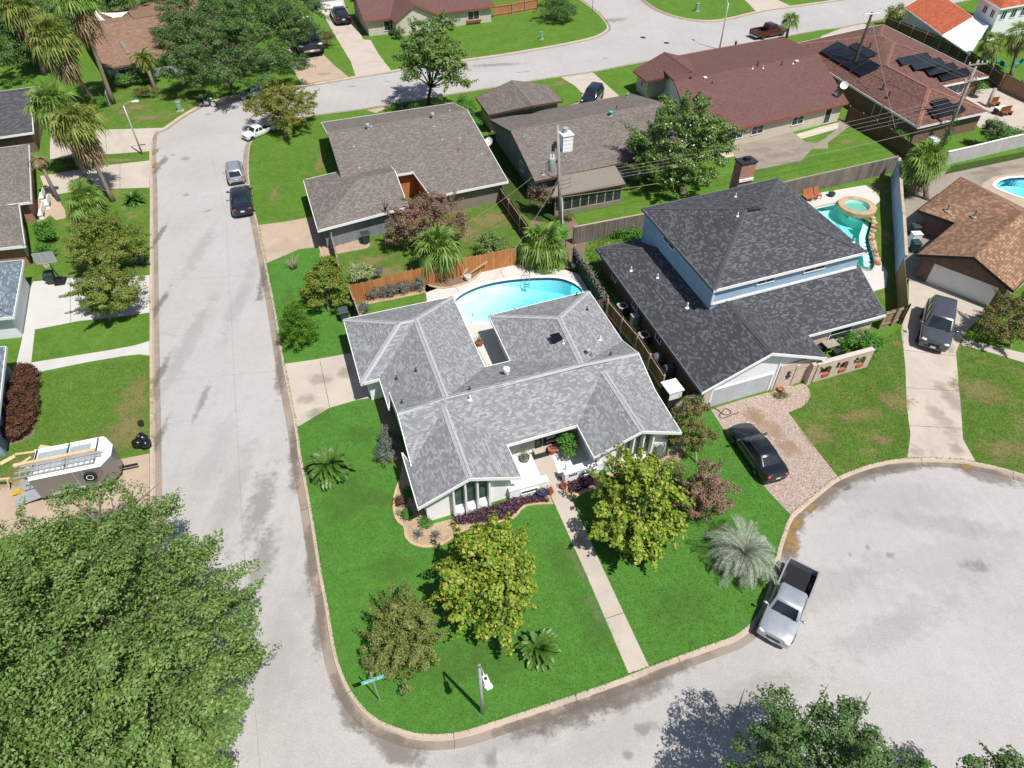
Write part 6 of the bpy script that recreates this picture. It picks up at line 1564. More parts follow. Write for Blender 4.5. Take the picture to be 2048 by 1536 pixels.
shrub('flower_bush', 'small red flowering plant before the patio room', 1205, 403, .4, (.5, .35, .35), 'pink', 90, 260, .1)
shrub('potted_shrub', 'small green bush beside the patio room steps', 1135, 432, .6, (.7, .6, .5), 'olive', 91, 420, .12)
shrub('roadside_plant', 'low grassy plant beside the charcoal house garage door', 1562, 790, .22, (.55, .35, .25), 'olive', 92, 320, .14, 'plant', leafw=.2)
# purple hedge block
t = tree('hedge', 'thick purple leaved hedge with green patches before the blue house', 'hedge', [lobe(45, 770, .75, (1.05, 1.1, .8)), lobe(42, 800, .75, (1.15, 1.1, .8)), lobe(38, 830, .75, (1.1, 1.0, .8)), lobe(32, 855, .7, (1.0, .9, .75)), lobe(50, 745, .7, (.8, .7, .7))], 'maroon', 2200, 11, .14, .11, 95, 'bark', None, .06, None, jag=.06, trunk=False, dens=1.5, spray=0)
# ground covers (nobody could count these plants)
def cover(name, px, mat, n, leaf, seed, z=.3, label=None):
 P = WL(px, G0); xs = [p.x for p in P]; ys = [p.y for p in P]; rs = np.random.RandomState(seed); C = []
 while len(C) < n:
  x, y = rs.uniform(min(xs), max(xs)), rs.uniform(min(ys), max(ys))
  if in_poly(x, y, P): C.append((x, y, G0 + rs.uniform(.04, z)))
 C = np.array(C); N = rs.normal(size=(n, 3)) * .6 + np.array([0, 0, .7]); N /= np.linalg.norm(N, axis=1, keepdims=True)
 s = leaf * rs.uniform(.6, 1.4, n)
 o = quads(name, LEAF[mat], C, N, s, s * .35, None, rs, fold=.1); o['kind'] = 'stuff'
 return tag(o, label, 'ground cover')
cover('purple_foliage', [(920, 1052), (985, 1044), (1024, 1036), (1050, 1010), (1098, 1005), (1092, 990), (1030, 1000), (985, 1015), (905, 1040)], 'purple', 2600, .17, 3, .38, 'purple leaved ground cover along the white front wall')
cover('purple_foliage', [(1137, 990), (1172, 978), (1186, 972), (1188, 955), (1136, 968)], 'purple', 1000, .17, 4, .38, 'purple leaved ground cover under the house number')
cover('weeds', [(1172, 500), (1192, 468), (1288, 445), (1290, 472), (1200, 500), (1232, 588), (1212, 590), (1182, 545)], 'bright', 2400, .16, 6, .35, 'rough green weeds between the fence and the charcoal house')
# bare dead bush
b = W(588, 538, G0); t = thing('dead_shrub', 'bare leafless shrub on the lawn beside the drive', 'shrub', b); mb = MB(); rg = rnd(4)
for k in range(34):
 a = rg.uniform(0, 6.28); L = rg.uniform(.6, 1.5); d = Vector((math.cos(a) * .55, math.sin(a) * .55, 1))
 m = b + d * L * .55 + Vector((rg.uniform(-.1, .1), rg.uniform(-.1, .1), 0)); e_ = b + d * L + Vector((rg.uniform(-.25, .25), rg.uniform(-.25, .25), 0))
 mb.tube([b + Vector((math.cos(a) * .08, math.sin(a) * .08, 0)), m, e_], [.03, .02, .006], 4)
 mb.tube([m, m + Vector((rg.uniform(-.4, .4), rg.uniform(-.4, .4), .4))], [.014, .004], 3)
mb.build('branches', M['bark_pale'], t)
# --- palms
def fan_frond(Vs, Fs, base, dirv, L, R, rg, droop=.25, seg=12, wid=.062):
 """petiole plus a fan of blades"""
 base = np.array(base); d = np.array(dirv) / np.linalg.norm(dirv)
 side = np.cross(d, [0, 0, 1]); side /= np.linalg.norm(side) + 1e-9; up = np.cross(side, d)
 hub = base + d * L + np.array([0, 0, -droop * L * .3])
 k = len(Vs); w = .025
 Vs += [base - side * w, base + side * w, hub + side * w * .6, hub - side * w * .6]; Fs.append((k, k + 1, k + 2, k + 3))
 d2 = d + np.array([0, 0, -droop]); d2 /= np.linalg.norm(d2)
 for i in range(seg):
  a = (i / (seg - 1) - .5) * 3.7
  v = d2 * math.cos(a) + side * math.sin(a); r = R * (1 - .22 * abs(a) / 1.85) * rg.uniform(.72, 1.12)
  v = v / np.linalg.norm(v); q = np.cross(v, up); q /= np.linalg.norm(q) + 1e-9
  mid = hub + v * r * .55 + up * .05; tip = hub + v * r + np.array([0, 0, -droop * r * rg.uniform(.4, 1.3)])
  k = len(Vs); ww = wid * R
  Vs += [hub, mid - q * ww, tip, mid + q * ww]; Fs.append((k, k + 1, k + 2, k + 3))
def pinnate(Vs, Fs, base, az, el, L, rg, droop=.9, n=18, ll=.4, lw=.035, vee=.5, lm=None):
 base = np.array(base, dtype=float); h = np.array([math.cos(az), math.sin(az), 0]); s = np.array([-math.sin(az), math.cos(az), 0])
 pts = []; p = base.copy(); e = el
 for i in range(n + 1):
  pts.append(p.copy()); p = p + (h * math.cos(e) + np.array([0, 0, math.sin(e)])) * L / n; e -= droop / n * (1 + i / n)
 for i in range(n):
  a, b = pts[i], pts[i + 1]; w = .02 * (1 - i / n) + .006
  k = len(Vs); Vs += [a - s * w, a + s * w, b + s * w, b - s * w]; Fs.append((k, k + 1, k + 2, k + 3))
  if i < 1: continue
  t = (b - a) / np.linalg.norm(b - a); u = np.cross(s, t) * -1
  if u[2] < 0: u = -u
  l = ll * math.sin(math.pi * min(1, .18 + .8 * i / n)) * rg.uniform(.85, 1.1)
  for sg in (-1, 1):
   for f in (0, .5):
    c = a + (b - a) * f; v = s * sg * .8 + t * .55 + u * vee; v /= np.linalg.norm(v)
    tip = c + v * l + np.array([0, 0, -.12 * l]); q = np.cross(v, u); q /= np.linalg.norm(q) + 1e-9
    k = len(Vs); m = c + v * l * .45; Vs += [c, m + q * lw, tip, m - q * lw]; Fs.append((k, k + 1, k + 2, k + 3))
PALMS = 'fan palms of the gardens'
def palm_at(base_px, top_px, z):
 return W(*base_px, G0), W(*top_px, z)
def fan_palm(label, base, top, nf, L, R, mat, seed, skirt=0, tr=.2, name='fan_palm', group=PALMS, spread=1.0, bark='bark_palm', low=-.5):
 base, top = Vector(base), Vector(top); rg = rnd(seed)
 t = thing(name, label, 'palm', base, 0, group)
 mb = MB(); n = 8
 pts = [base.lerp(top, i / n) + Vector((0, 0, -.1 if i == 0 else 0)) for i in range(n + 1)]
 mb.tube(pts, [tr * 1.5] + [tr * (1.05 - .25 * i / n) for i in range(1, n + 1)], 9); mb.build('trunk', M[bark], t, True)
 Vs, Fs = [], []
 for k in range(nf):
  a = k * 2.399 + rg.uniform(-.5, .5); el = 1.35 - (1.35 - low) * (k / nf) ** .8 + rg.uniform(-.18, .18)
  d = (math.cos(a) * math.cos(el), math.sin(a) * math.cos(el), math.sin(el))
  fan_frond(Vs, Fs, tuple(top + Vector((0, 0, .1))), d, L * rg.uniform(.6, 1.2), R * rg.uniform(.75, 1.12), rg, .2 + .6 * (k / nf) + rg.uniform(-.1, .2))
 fastmesh('crown', LEAF[mat], np.array(Vs), np.array(Fs), t)
 if skirt:
  Vs, Fs = [], []
  for k in range(int(skirt * 30)):
   a = k * 2.399; el = rg.uniform(-1.3, -.35); d = (math.cos(a) * math.cos(el), math.sin(a) * math.cos(el), math.sin(el))
   z = rg.uniform(-.25, .15) - rg.random() * skirt * .9
   fan_frond(Vs, Fs, tuple(top + Vector((0, 0, z))), d, L * .75, R * .85, rg, .6, 9)
  fastmesh('dead_fronds', LEAF['thatch'], np.array(Vs), np.array(Fs), t)
 return t
fan_palm('tall fan palm with shaggy brown skirt leaning over the upper left drives', W(180, 370, G0), W(105, 212, 7.4), 64, 1.5, 1.45, 'fan', 1, 2.2, .24, low=-.2)
fan_palm('tall fan palm behind the shaggy one, thinner pale trunk reaching the lower drive', W(226, 402, G0), W(152, 245, 7.4), 54, 1.35, 1.35, 'fan_yellow', 2, 2.4, .2, low=-.15)
fan_palm('tall fan palm before the dark roofed house with yellowing fronds', W(190, 206, G0), W(105, 80, 8.2), 64, 1.75, 1.7, 'fan_yellow', 3, 2.4, .24, low=-.2)
fan_palm('tallest fan palm crossing the sandy roof with its trunk', W(227, 207, G0), W(150, -4, 11.6), 54, 1.6, 1.5, 'fan', 4, 3.0, .24, low=-.1)
fan_palm('shaggy fan palm at the top left corner', W(90, 150, G0), W(40, 20, 8.0), 60, 1.7, 1.6, 'fan_yellow', 14, 2.2, .24, low=-.2)
fan_palm('low broad fan palm beside the brick house path', W(172, 432, G0), W(170, 402, 1.6), 40, 1.25, 1.2, 'fan', 5, 0, .2)
fan_palm('fan palm with bright crown standing before the mauve crape myrtle', W(884, 560, G0), W(876, 492, 3.0), 58, 1.2, 1.3, 'fan', 6, .9, .24)
fan_palm('wide drooping fan palm at the head of the oval pool', W(1098, 528, G0), W(1090, 490, 1.9), 70, 1.5, 1.25, 'fan', 7, 0, .22, low=-.7)
fan_palm('fan palm with dead lower fronds at the corner of the blue wall', W(1852, 398, G0), W(1850, 322, 3.6), 56, 1.3, 1.3, 'fan', 8, 1.1, .24)
fan_palm('fan palm on the far street lawn behind the maroon pickup', W(1566, 106, G0), W(1580, 42, 4.4), 40, .8, .85, 'fan', 9, 0, .2, low=-.3)
fan_palm('fan palm over the teal cushioned chairs, right one', W(2022, 150, G0), W(2042, 68, 4.8), 40, 1.2, 1.1, 'fan_yellow', 10, .8, .22)
fan_palm('fan palm over the teal cushioned chairs, left one', W(1985, 150, G0), W(1985, 88, 3.6), 34, 1.1, 1.1, 'fan_yellow', 15, .4, .2)
def pinnate_palm(label, base, top, nf, L, mat, seed, droop=1.0, ll=.42, lw=.03, el0=1.3, el1=-.2, tr=.16, name='palm', group=None, n=18, vee=.45, bark='bark_palm', cat='palm'):
 base, top = Vector(base), Vector(top); rg = rnd(seed); t = thing(name, label, cat, base, 0, group)
 mb = MB(); mb.tube([base - Vector((0, 0, .05)), base.lerp(top, .5), top], [tr * 1.25, tr, tr * .85], 9); mb.build('trunk', M[bark], t, True)
 Vs, Fs = [], []
 for k in range(nf):
  a = k * 2.399 + rg.uniform(-.3, .3); el = el0 - (el0 - el1) * (k / nf) ** .75 + rg.uniform(-.12, .12)
  pinnate(Vs, Fs, tuple(top), a, el, L * rg.uniform(.72, 1.12), rg, droop * rg.uniform(.75, 1.25), n, ll, lw, vee)
 fastmesh('crown', LEAF[mat], np.array(Vs), np.array(Fs), t)
 return t
SAGO = 'sago palms on the lawns'
pinnate_palm('big domed sago palm on the lawn beside the left street', W(660, 938, G0), W(660, 935, .55), 96, 1.75, 'sago', 21, 1.3, .34, .034, 1.45, .05, .2, 'sago_palm', SAGO, cat='cycad')
pinnate_palm('small sago palm near the lower lawn lamp post', W(1078, 1303, G0), W(1078, 1300, .35), 60, 1.3, 'sago', 22, .95, .28, .032, 1.4, .1, .14, 'sago_palm', SAGO, cat='cycad')
pinnate_palm('sago palm beside the left kerb across the street', W(268, 403, G0), W(268, 400, .45), 44, 1.15, 'sago', 23, 1.0, .28, .03, 1.4, .1, .16, 'sago_palm', SAGO, cat='cycad')
pinnate_palm('silvery pindo palm with arching fronds beside the turning circle', W(1488, 1130, G0), W(1487, 1108, 1.0), 46, 3.0, 'pindo', 24, 2.0, .46, .014, 1.45, .15, .3, 'pindo_palm', None, 24)
pinnate_palm('feathery date palm with pale lower fronds before the sandy roofed house', W(311, 179, G0), W(288, 118, 3.2), 34, 2.2, 'fan_yellow', 25, 1.3, .5, .03, 1.35, -.4, .2, 'date_palm', None, 20)
pinnate_palm('half dead palm with orange brown hanging fronds beside the brick house', W(118, 402, G0), W(76, 318, 4.0), 16, 1.8, 'thatch', 26, 2.2, .35, .03, .6, -.8, .16, 'dying_palm', None)
# banana leaves behind the pool palm
rg = rnd(9); b = W(1118, 505, G0); t = thing('banana_plant', 'broad bright banana leaves rising behind the drooping pool palm', 'plant', b); Vs, Fs = [], []; mb = MB()
for k in range(13):
 a = k * 2.4; L = rg.uniform(1.5, 2.3); h = np.array([math.cos(a), math.sin(a), 0]); s = np.array([-math.sin(a), math.cos(a), 0]); p = np.array(b) + h * .15 + np.array([rg.uniform(-.7, .7), rg.uniform(-.5, .5), 1.2]); e = 1.25; prev = None
 mb.tube([(p[0], p[1], G0), tuple(p)], [.07, .04], 5)
 for i in range(7):
  w = .30 * math.sin(math.pi * min(.97, .12 + i / 7))
  row = [p - s * w + np.array([0, 0, .07]), p, p + s * w + np.array([0, 0, .07])]
  if prev is not None:
   k0 = len(Vs); Vs += prev + row; Fs += [(k0, k0 + 1, k0 + 4, k0 + 3), (k0 + 1, k0 + 2, k0 + 5, k0 + 4)]
  prev = row; p = p + (h * math.cos(e) + np.array([0, 0, math.sin(e)])) * L / 7; e -= .26
fastmesh('leaves', LEAF['bright'], np.array(Vs), np.array(Fs), t); mb.build('stem', M['bark_palm'], t)
# spiky yuccas in the curved bed
for i, (x, y, l) in enumerate([(836, 1070, 'spiky yucca in the curved bed, left of two'), (871, 1072, 'spiky yucca in the curved bed, right of two')]):
 b = W(x, y, G0); t = thing('yucca', l, 'plant', b, 0, 'spiky yuccas in the mulch'); rg = rnd(60 + i); Vs, Fs = [], []
 for k in range(38):
  a = k * 2.4; el = rg.uniform(.25, 1.3); L = rg.uniform(.35, .55); d = np.array([math.cos(a) * math.cos(el), math.sin(a) * math.cos(el), math.sin(el)]); s = np.array([-math.sin(a), math.cos(a), 0]) * .018; p = np.array(b)
  k0 = len(Vs); Vs += [p - s, p + s, p + d * L * .6 + s, p + d * L * .6 - s]; Fs.append((k0, k0 + 1, k0 + 2, k0 + 3)); k0 = len(Vs); Vs += [p + d * L * .6 - s, p + d * L * .6 + s, p + d * L + np.array([0, 0, -.05]) + s * .1, p + d * L + np.array([0, 0, -.05]) - s * .1]; Fs.append((k0, k0 + 1, k0 + 2, k0 + 3))
 fastmesh('leaves', LEAF['greygreen'], np.array(Vs), np.array(Fs), t)

# short grass blades standing on the lawns and leaning over the kerbs
leafmat('blade', [(0.063, 0.168, 0.028), (0.084, 0.217, 0.036), (0.119, 0.266, 0.049)], trans=.2)
leafmat('blade_dry', [(0.069, 0.149, 0.021), (0.115, 0.218, 0.034), (0.172, 0.253, 0.057), (0.299, 0.253, 0.115)], trans=.2)
def grass(px, mat, n, seed, h=.07, avoid=()):
 P = WL(px, G0); A = [WL(a, G0) for a in avoid]; xs = [p.x for p in P]; ys = [p.y for p in P]; rs = np.random.RandomState(seed); C = []
 while len(C) < n:
  x, y = rs.uniform(min(xs), max(xs)), rs.uniform(min(ys), max(ys))
  if in_poly(x, y, P) and not any(in_poly(x, y, a) for a in A): C.append((x, y, G0 + .012 + rs.rand() * h * .5))
 C = np.array(C); N = rs.normal(size=(n, 3)) * np.array([1, 1, .55]); N /= np.linalg.norm(N, axis=1, keepdims=True)
 o = quads('grass', LEAF[mat], C, N, rs.uniform(.6, 1.3, n) * h * 1.6, np.full(n, .024), None, rs); o['kind'] = 'stuff'; return o
WALK = [(1066, 917), (1099, 893), (1117, 953), (1139, 990), (1178, 1076), (1213, 1152), (1298, 1333), (1257, 1346.5), (1174, 1152), (1133, 1060), (1101, 990), (1082, 955)]
grass([(594, 856), (660, 816), (745, 796), (800, 960), (790, 1010), (812, 1075), (855, 1095), (920, 1070), (1024, 1040), (1106, 1010), (1140, 995), (1240, 985), (1380, 880), (1424, 825), (1446, 857), (1536, 982), (1581, 1031), (1563, 1075), (1522, 1215), (1469, 1271), (1296, 1335), (1024, 1431), (895, 1467), (820, 1463), (737, 1424), (684, 1342), (654, 1202), (622, 1013)], 'blade', 46000, 1, avoid=[WALK])
grass([(517, 532), (565, 512), (638, 496), (690, 560), (695, 640), (690, 706), (570, 726)], 'blade', 7000, 2)
grass([(1577, 825), (1607, 812), (1620, 785), (1700, 730), (1806, 650), (1813, 813), (1821, 868), (1815, 915), (1736, 929), (1676, 952)], 'blade_dry', 16000, 3)
grass([(1922, 692), (2060, 730), (2060, 946), (1991, 931), (1951, 923), (1926, 878), (1917, 768)], 'blade_dry', 9000, 4)
grass([(80, 748), (299, 712), (299, 905), (235, 918), (100, 947), (0, 960), (0, 900), (70, 875)], 'blade_dry', 16000, 5)
grass([(500, 300), (540, 254), (641, 232), (655, 270), (660, 350), (612, 436), (517, 447), (504, 384)], 'blade_dry', 9000, 6)
grass([(690, 500), (760, 468), (900, 430), (1020, 392), (1058, 470), (1005, 505), (740, 560)], 'blade_dry', 9000, 7)
rs = np.random.RandomState(9); line = smooth_line(WM, 6); C = []
for a, b in zip(line, line[1:]):
 for k in range(max(1, int((b - a).length * 26))): p = a.lerp(b, rs.rand()); C.append((p.x + rs.normal() * .05, p.y + rs.normal() * .05, G0 + .02 + rs.rand() * .03))
C = np.array(C); N = rs.normal(size=C.shape); N /= np.linalg.norm(N, axis=1, keepdims=True)
o = quads('grass', LEAF['blade'], C, N, rs.uniform(.07, .16, len(C)), np.full(len(C), .03), None, rs); o['kind'] = 'stuff'
# ---------------------------------------------------------------- fences and garden walls
def fence(label, px, h, mat, zpx=None, rail=None, posts=True, name='wood_fence', step=2.4, side=1, z0=G0, cap=False, gaps=0, group=None, flip=False):
 side = -side if flip else side
 """px: top line of the fence in the photograph (zpx None) or its foot line (zpx = 0)"""
 P = [W(x, y, (h + G0) if zpx is None else G0) for x, y in px]
 t = thing(name, label, 'fence', (P[0].x, P[0].y, G0), 0, group)
 mb = MB(); u = 0; rg = rnd(int(abs(P[0].x) * 10))
 for a, b in zip(P, P[1:]):
  a = Vector((a.x, a.y, 0)); b = Vector((b.x, b.y, 0)); L = (b - a).length; d = (b - a) / L; s = Vector((d.y, -d.x, 0)) * .012
  m = max(1, round(L / .155))
  for k in range(m):
   p, q = a + d * (L * k / m), a + d * (L * (k + 1) / m - (.03 if gaps else .006)); zt = z0 + h + rg.uniform(-.035, .03); o = s * rg.uniform(.6, 1.5)
   u0, u1 = u + L * k / m, u + L * (k + 1) / m
   v = [p - o, q - o, q + o, p + o]
   for i, j in ((0, 1), (2, 3)): mb.poly([(v[i].x, v[i].y, z0), (v[j].x, v[j].y, z0), (v[j].x, v[j].y, zt), (v[i].x, v[i].y, zt)], [(u0, 0), (u1, 0), (u1, h), (u0, h)])
   mb.poly([(w.x, w.y, zt) for w in v], [(u0, h), (u1, h), (u1, h + .03), (u0, h + .03)])
   for i, j in ((1, 2), (3, 0)): mb.poly([(v[i].x, v[i].y, z0), (v[j].x, v[j].y, z0), (v[j].x, v[j].y, zt), (v[i].x, v[i].y, zt)], [(u0, 0), (u0 + .02, 0), (u0 + .02, h), (u0, h)])
  u += L
 mb.build('pickets', mat, t)
 rl = rail or M['timber_grey']
 for a, b in zip(P, P[1:]):
  a = Vector((a.x, a.y, 0)); b = Vector((b.x, b.y, 0)); L = (b - a).length; d = (b - a) / L; s = Vector((d.y, -d.x, 0)) * .06 * side
  for z in (h * .22, h * .88):
   mb = MB(); mb.bar(a + s + Vector((0, 0, z0 + z)), b + s + Vector((0, 0, z0 + z)), .05, .09); mb.build('rail', rl, t)
  if cap:
   mb = MB(); mb.bar(a + s + Vector((0, 0, z0 + h + .03)), b + s + Vector((0, 0, z0 + h + .03)), .14, .05); mb.build('top_rail', rl, t)
  if posts:
   n = max(1, round(L / step))
   for k in range(n + 1):
    p = a.lerp(b, k / n) + s * 1.9; mb = MB(); mb.box((p.x, p.y, z0 + h / 2 + .04), (.1, .1, h + .1), math.atan2(d.y, d.x)); mb.build('post', rl, t)
 return t
fence('new orange cedar fence running behind the oval pool', [(1032, 495), (923, 517.5), (824, 540), (739, 562), (695, 571)], 1.75, M['fence_cedar'], side=1)
fence('short cedar side fence joining the garage corner', [(695, 571), (718, 630)], 1.75, M['fence_brown'], side=-1, rail=M['timber_pink'])  # cedar seen on its shaded side: dark brown pickets carry the shade as colour
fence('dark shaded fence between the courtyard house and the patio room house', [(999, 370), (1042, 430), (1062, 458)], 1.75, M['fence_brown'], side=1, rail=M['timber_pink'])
fence('weathered grey fence with pale top rail behind the charcoal house, left stretch', [(1149, 455), (1292, 428)], 1.75, M['fence_grey'], side=-1, rail=M['timber_pink'], cap=True)
fence('long weathered grey fence behind the teal pool', [(1540, 372), (1616, 354), (1691, 337.5), (1765, 321), (1797, 313.5)], 1.75, M['fence_grey'], side=1, cap=True, flip=True)
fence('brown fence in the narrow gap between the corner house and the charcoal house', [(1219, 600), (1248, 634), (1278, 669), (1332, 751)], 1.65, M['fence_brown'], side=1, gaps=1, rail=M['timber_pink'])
fence('short brown gate fence at the back corner of the corner house', [(1190, 601), (1217, 596)], 1.65, M['fence_brown'], side=-1, rail=M['timber_pink'])
fence('brown fence with gate between the two front lawns beside the brick pier', [(1341, 818), (1370, 793), (1407, 785)], 1.65, M['fence_grey'], side=1)
fence('brown fence continuing the blue wall towards the right driveway', [(1808.5, 514), (1813, 560), (1817, 609)], 1.9, M['fence_tan'], side=-1, rail=M['fence_brown'])
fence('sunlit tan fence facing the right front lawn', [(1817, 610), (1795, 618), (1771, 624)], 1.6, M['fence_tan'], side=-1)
fence('dark fence between the cream house and the solar panel house', [(1699, 212.5), (1781, 258), (1838, 296)], 1.75, M['fence_brown'], side=-1)
fence('long dark fence behind the solar panel house', [(1776, 32), (1886, 75.5), (1946, 105), (2012, 148)], 1.9, M['fence_brown'], side=1)
fence('tan framed fence panels at the right edge by the teal chairs', [(2012, 148), (2075, 176), (2180, 222)], 1.9, M['fence_tan'], side=-1, rail=M['fence_brown'])
fence('bright orange fence beside the large rounded evergreen shrub', [(986, 11), (1024, 5), (1075, -4)], 1.7, M['fence_cedar'], side=1)
fence('short dark fence beside the slate garage wall', [(659.5, 466), (672, 514)], 1.6, M['fence_brown'], side=-1)
fence('shaded grey fence at the foot of the leaning palms', [(205, 150), (212, 185)], 1.7, M['fence_grey'], side=1)
def garden_wall(name, label, px, h, w, mat, foot=False, cap=None, z0=G0, cat='wall'):
 P = [W(x, y, G0 if foot else h + G0) for x, y in px]
 t = thing(name, label, cat, (P[0].x, P[0].y, G0)); mb = MB(); cm = MB()
 for a, b in zip(P, P[1:]):
  a = Vector((a.x, a.y, 0)); b = Vector((b.x, b.y, 0)); brick_box(mb, a, b, w, z0, z0 + h)
  if cap: d = (b - a).normalized() * .04; cm.bar(a - d + Vector((0, 0, z0 + h + .03)), b + d + Vector((0, 0, z0 + h + .03)), w + .08, .06)
 mb.build('wall', mat, t)
 if cap: cm.build('coping', cap, t)
 return t, P
M['blue_panel'] = m_planks('blue_painted_boards', (.36, .50, .68), (.40, .54, .72), (.26, .37, .52), .2)
garden_wall('blue_wall', 'long blue boundary wall with pale top beside the teal pool garden', [(1799, 316), (1804, 391), (1808, 429), (1813, 511)], 2.1, .18, M['blue_panel'], cap=M['timber_pink'])
M['pale_board'] = m_planks('pale_grey_boards', (.44, .42, .41), (.50, .48, .47), (.3, .28, .27), .15)
garden_wall('pale_wall', 'pale grey back wall with dark turf strip below it', [(1897, 304), (1946, 293), (2016, 276), (2048, 269), (2180, 240)], 1.5, .15, M['pale_board'], cap=M['coping'])
gw_, P = garden_wall('green_screen', 'dark green screened fence along the right end of the oval pool', [(1147, 492), (1168, 524), (1190, 560), (1213, 598)], 1.75, .08, plain('dark_green_screen', (.012, .035, .022), .9), cat='fence')
rs = np.random.RandomState(8); C = []
for a, b in zip(P, P[1:]):
 for k in range(300): p = a.lerp(b, rs.rand()); C.append((p.x + rs.normal() * .13, p.y + rs.normal() * .13, G0 + 1.75 + rs.normal() * .16))
C = np.array(C); N = rs.normal(size=C.shape); N /= np.linalg.norm(N, axis=1, keepdims=True)
quads('creeper', LEAF['twig'], C, N, np.full(len(C), .16), np.full(len(C), .06), gw_, rs)
# low white walls of the entrance court with slot windows and the house number
def low_wall(label, a, b, h, w, slot, num=None):
 A, B = W(*a, G0 + h), W(*b, G0 + h); A = Vector((A.x, A.y, 0)); B = Vector((B.x, B.y, 0)); d = (B - A).normalized(); n = Vector((d.y, -d.x, 0))
 if n.y > 0: n = -n
 t = thing('low_wall', label, 'wall', (A.x, A.y, G0), 0, 'low white walls of the entrance court'); mb = MB(); brick_box(mb, A, B, w, G0, G0 + h); mb.build('wall', M['white_brick'], t)
 mb = MB(); mb.bar(A - d * .05 + Vector((0, 0, G0 + h + .03)), B + d * .05 + Vector((0, 0, G0 + h + .03)), w + .08, .06); mb.build('coping', M['white'], t)
 f = n * (w / 2)
 p, q = A.lerp(B, slot[0]) + f, A.lerp(B, slot[1]) + f; z0, z1 = G0 + h * .38, G0 + h * .72
 mb = MB()
 for z in (z0, z1): mb.bar(p + n * .02 + Vector((0, 0, z)), q + n * .02 + Vector((0, 0, z)), .08, .07)
 for k in (p, q): mb.bar(k + n * .02 + Vector((0, 0, z0 + .035)), k + n * .02 + Vector((0, 0, z1 - .035)), .08, .07, up=d)
 fr = mb.build('slot_window', M['trim'], t)
 mb = MB(); mb.bar(p + n * .004 + Vector((0, 0, (z0 + z1) / 2)), q + n * .004 + Vector((0, 0, (z0 + z1) / 2)), .012, z1 - z0 - .06); mb.build('dark_slot', M['metal_dark'], fr)
 if num:
  cu = bpy.data.curves.new('house_number', 'FONT'); cu.body = num; cu.size = .30; cu.extrude = .012; cu.align_x = 'CENTER'; cu.align_y = 'CENTER'
  tmp = bpy.data.objects.new('tmp', cu); COL.objects.link(tmp); bpy.context.view_layer.update()
  me = bpy.data.meshes.new_from_object(tmp.evaluated_get(bpy.context.evaluated_depsgraph_get())); bpy.data.objects.remove(tmp)
  me.materials.append(M['black']); o = bpy.data.objects.new('house_number', me); COL.objects.link(o); o.parent = t
  pos = A.lerp(B, .21) + f + n * .02 + Vector((0, 0, G0 + h * .78)) - t.location
  xa = d if d.x > 0 else -d; o.matrix_local = Matrix.Translation(pos) @ Matrix((xa, Vector((0, 0, 1)), n)).transposed().to_4x4()
 return t
low_wall('low white brick wall with slot window left of the front walk', (1018, 978), (1094, 957), .95, .42, (.28, .72))
low_wall('low white brick wall with slot window and black house number right of the walk', (1128, 945), (1200, 922), .95, .42, (.42, .86), '2602')
# arched brick screen wall before the neighbour's porch
A, B = W(1606, 766, G0), W(1730, 731.5, G0); A.z = B.z = 0; d = (B - A).normalized(); n = Vector((d.y, -d.x, 0)); L = (B - A).length
t = thing('arched_brick_wall', 'pinkish brick screen wall with three arched openings and red planters', 'wall', (A.x, A.y, G0)); mb = MB(); H_ = 1.75; wth = .32
op = [(.23, .36), (.50, .63), (.78, .91)]
def seg(u0, u1, z0, z1):
 p, q = A + d * L * u0, A + d * L * u1; brick_box(mb, p, q, wth, z0, z1)
prev = .12
for u0, u1 in op:
 seg(prev, u0, G0, H_); seg(u0, u1, G0, .45); K = 8; r_ = (u1 - u0) / 2; c = (u0 + u1) / 2
 for k in range(K):
  x0, x1 = u0 + (u1 - u0) * k / K, u0 + (u1 - u0) * (k + 1) / K; xm = (x0 + x1) / 2; zt = 1.05 + math.sqrt(max(0, r_ * r_ - (xm - c) ** 2)) * L
  seg(x0, x1, min(zt, H_ - .12), H_)
 prev = u1
seg(prev, 1, G0, H_); mb.build('wall', M['pale_brick'], t)
mb = MB(); mb.bar(A + d * L * .11 + Vector((0, 0, H_ + .03)), B + d * .04 + Vector((0, 0, H_ + .03)), wth + .06, .06); mb.build('coping', M['pale_brick'], t)
for u0, u1 in op:
 p, q = A + d * L * (u0 + .01) + n * .1, A + d * L * (u1 - .01) + n * .1; mb = MB(); mb.bar(p + Vector((0, 0, .55)), q + Vector((0, 0, .55)), .26, .2); mb.build('planter_box', M['terracotta'], t)
 mb = MB(); c = A + d * L * (u0 - .045) + n * .2; rg = rnd(int(u0 * 100))
 for k in range(4): mb.ball(c + Vector((rg.uniform(-.1, .1), 0, 1.1 + k * .12)), (.09, .05, .08), 6, 5)
 mb.build('wall_ornament', M['metal_dark'], t)
# brick porch arch
t = thing('porch_arch', 'brick entrance arch between the garage and the screen wall', 'arch', (A.x, A.y, G0)); mb = MB()
p0 = W(1583, 770, G0); p1 = W(1611, 764, G0); p0.z = p1.z = 0; dd = (p1 - p0).normalized(); nn = Vector((-dd.y, dd.x, 0))
brick_box(mb, p1 + nn * -.3, p1 + nn * .75, .3, G0, 2.0); brick_box(mb, p0 - nn * .02, p0 + nn * .5, .25, G0, 2.0); brick_box(mb, p0 + nn * .2, p1 + nn * .2, .3, 1.65, 2.05)
mb.build('arch', M['pale_brick'], t)
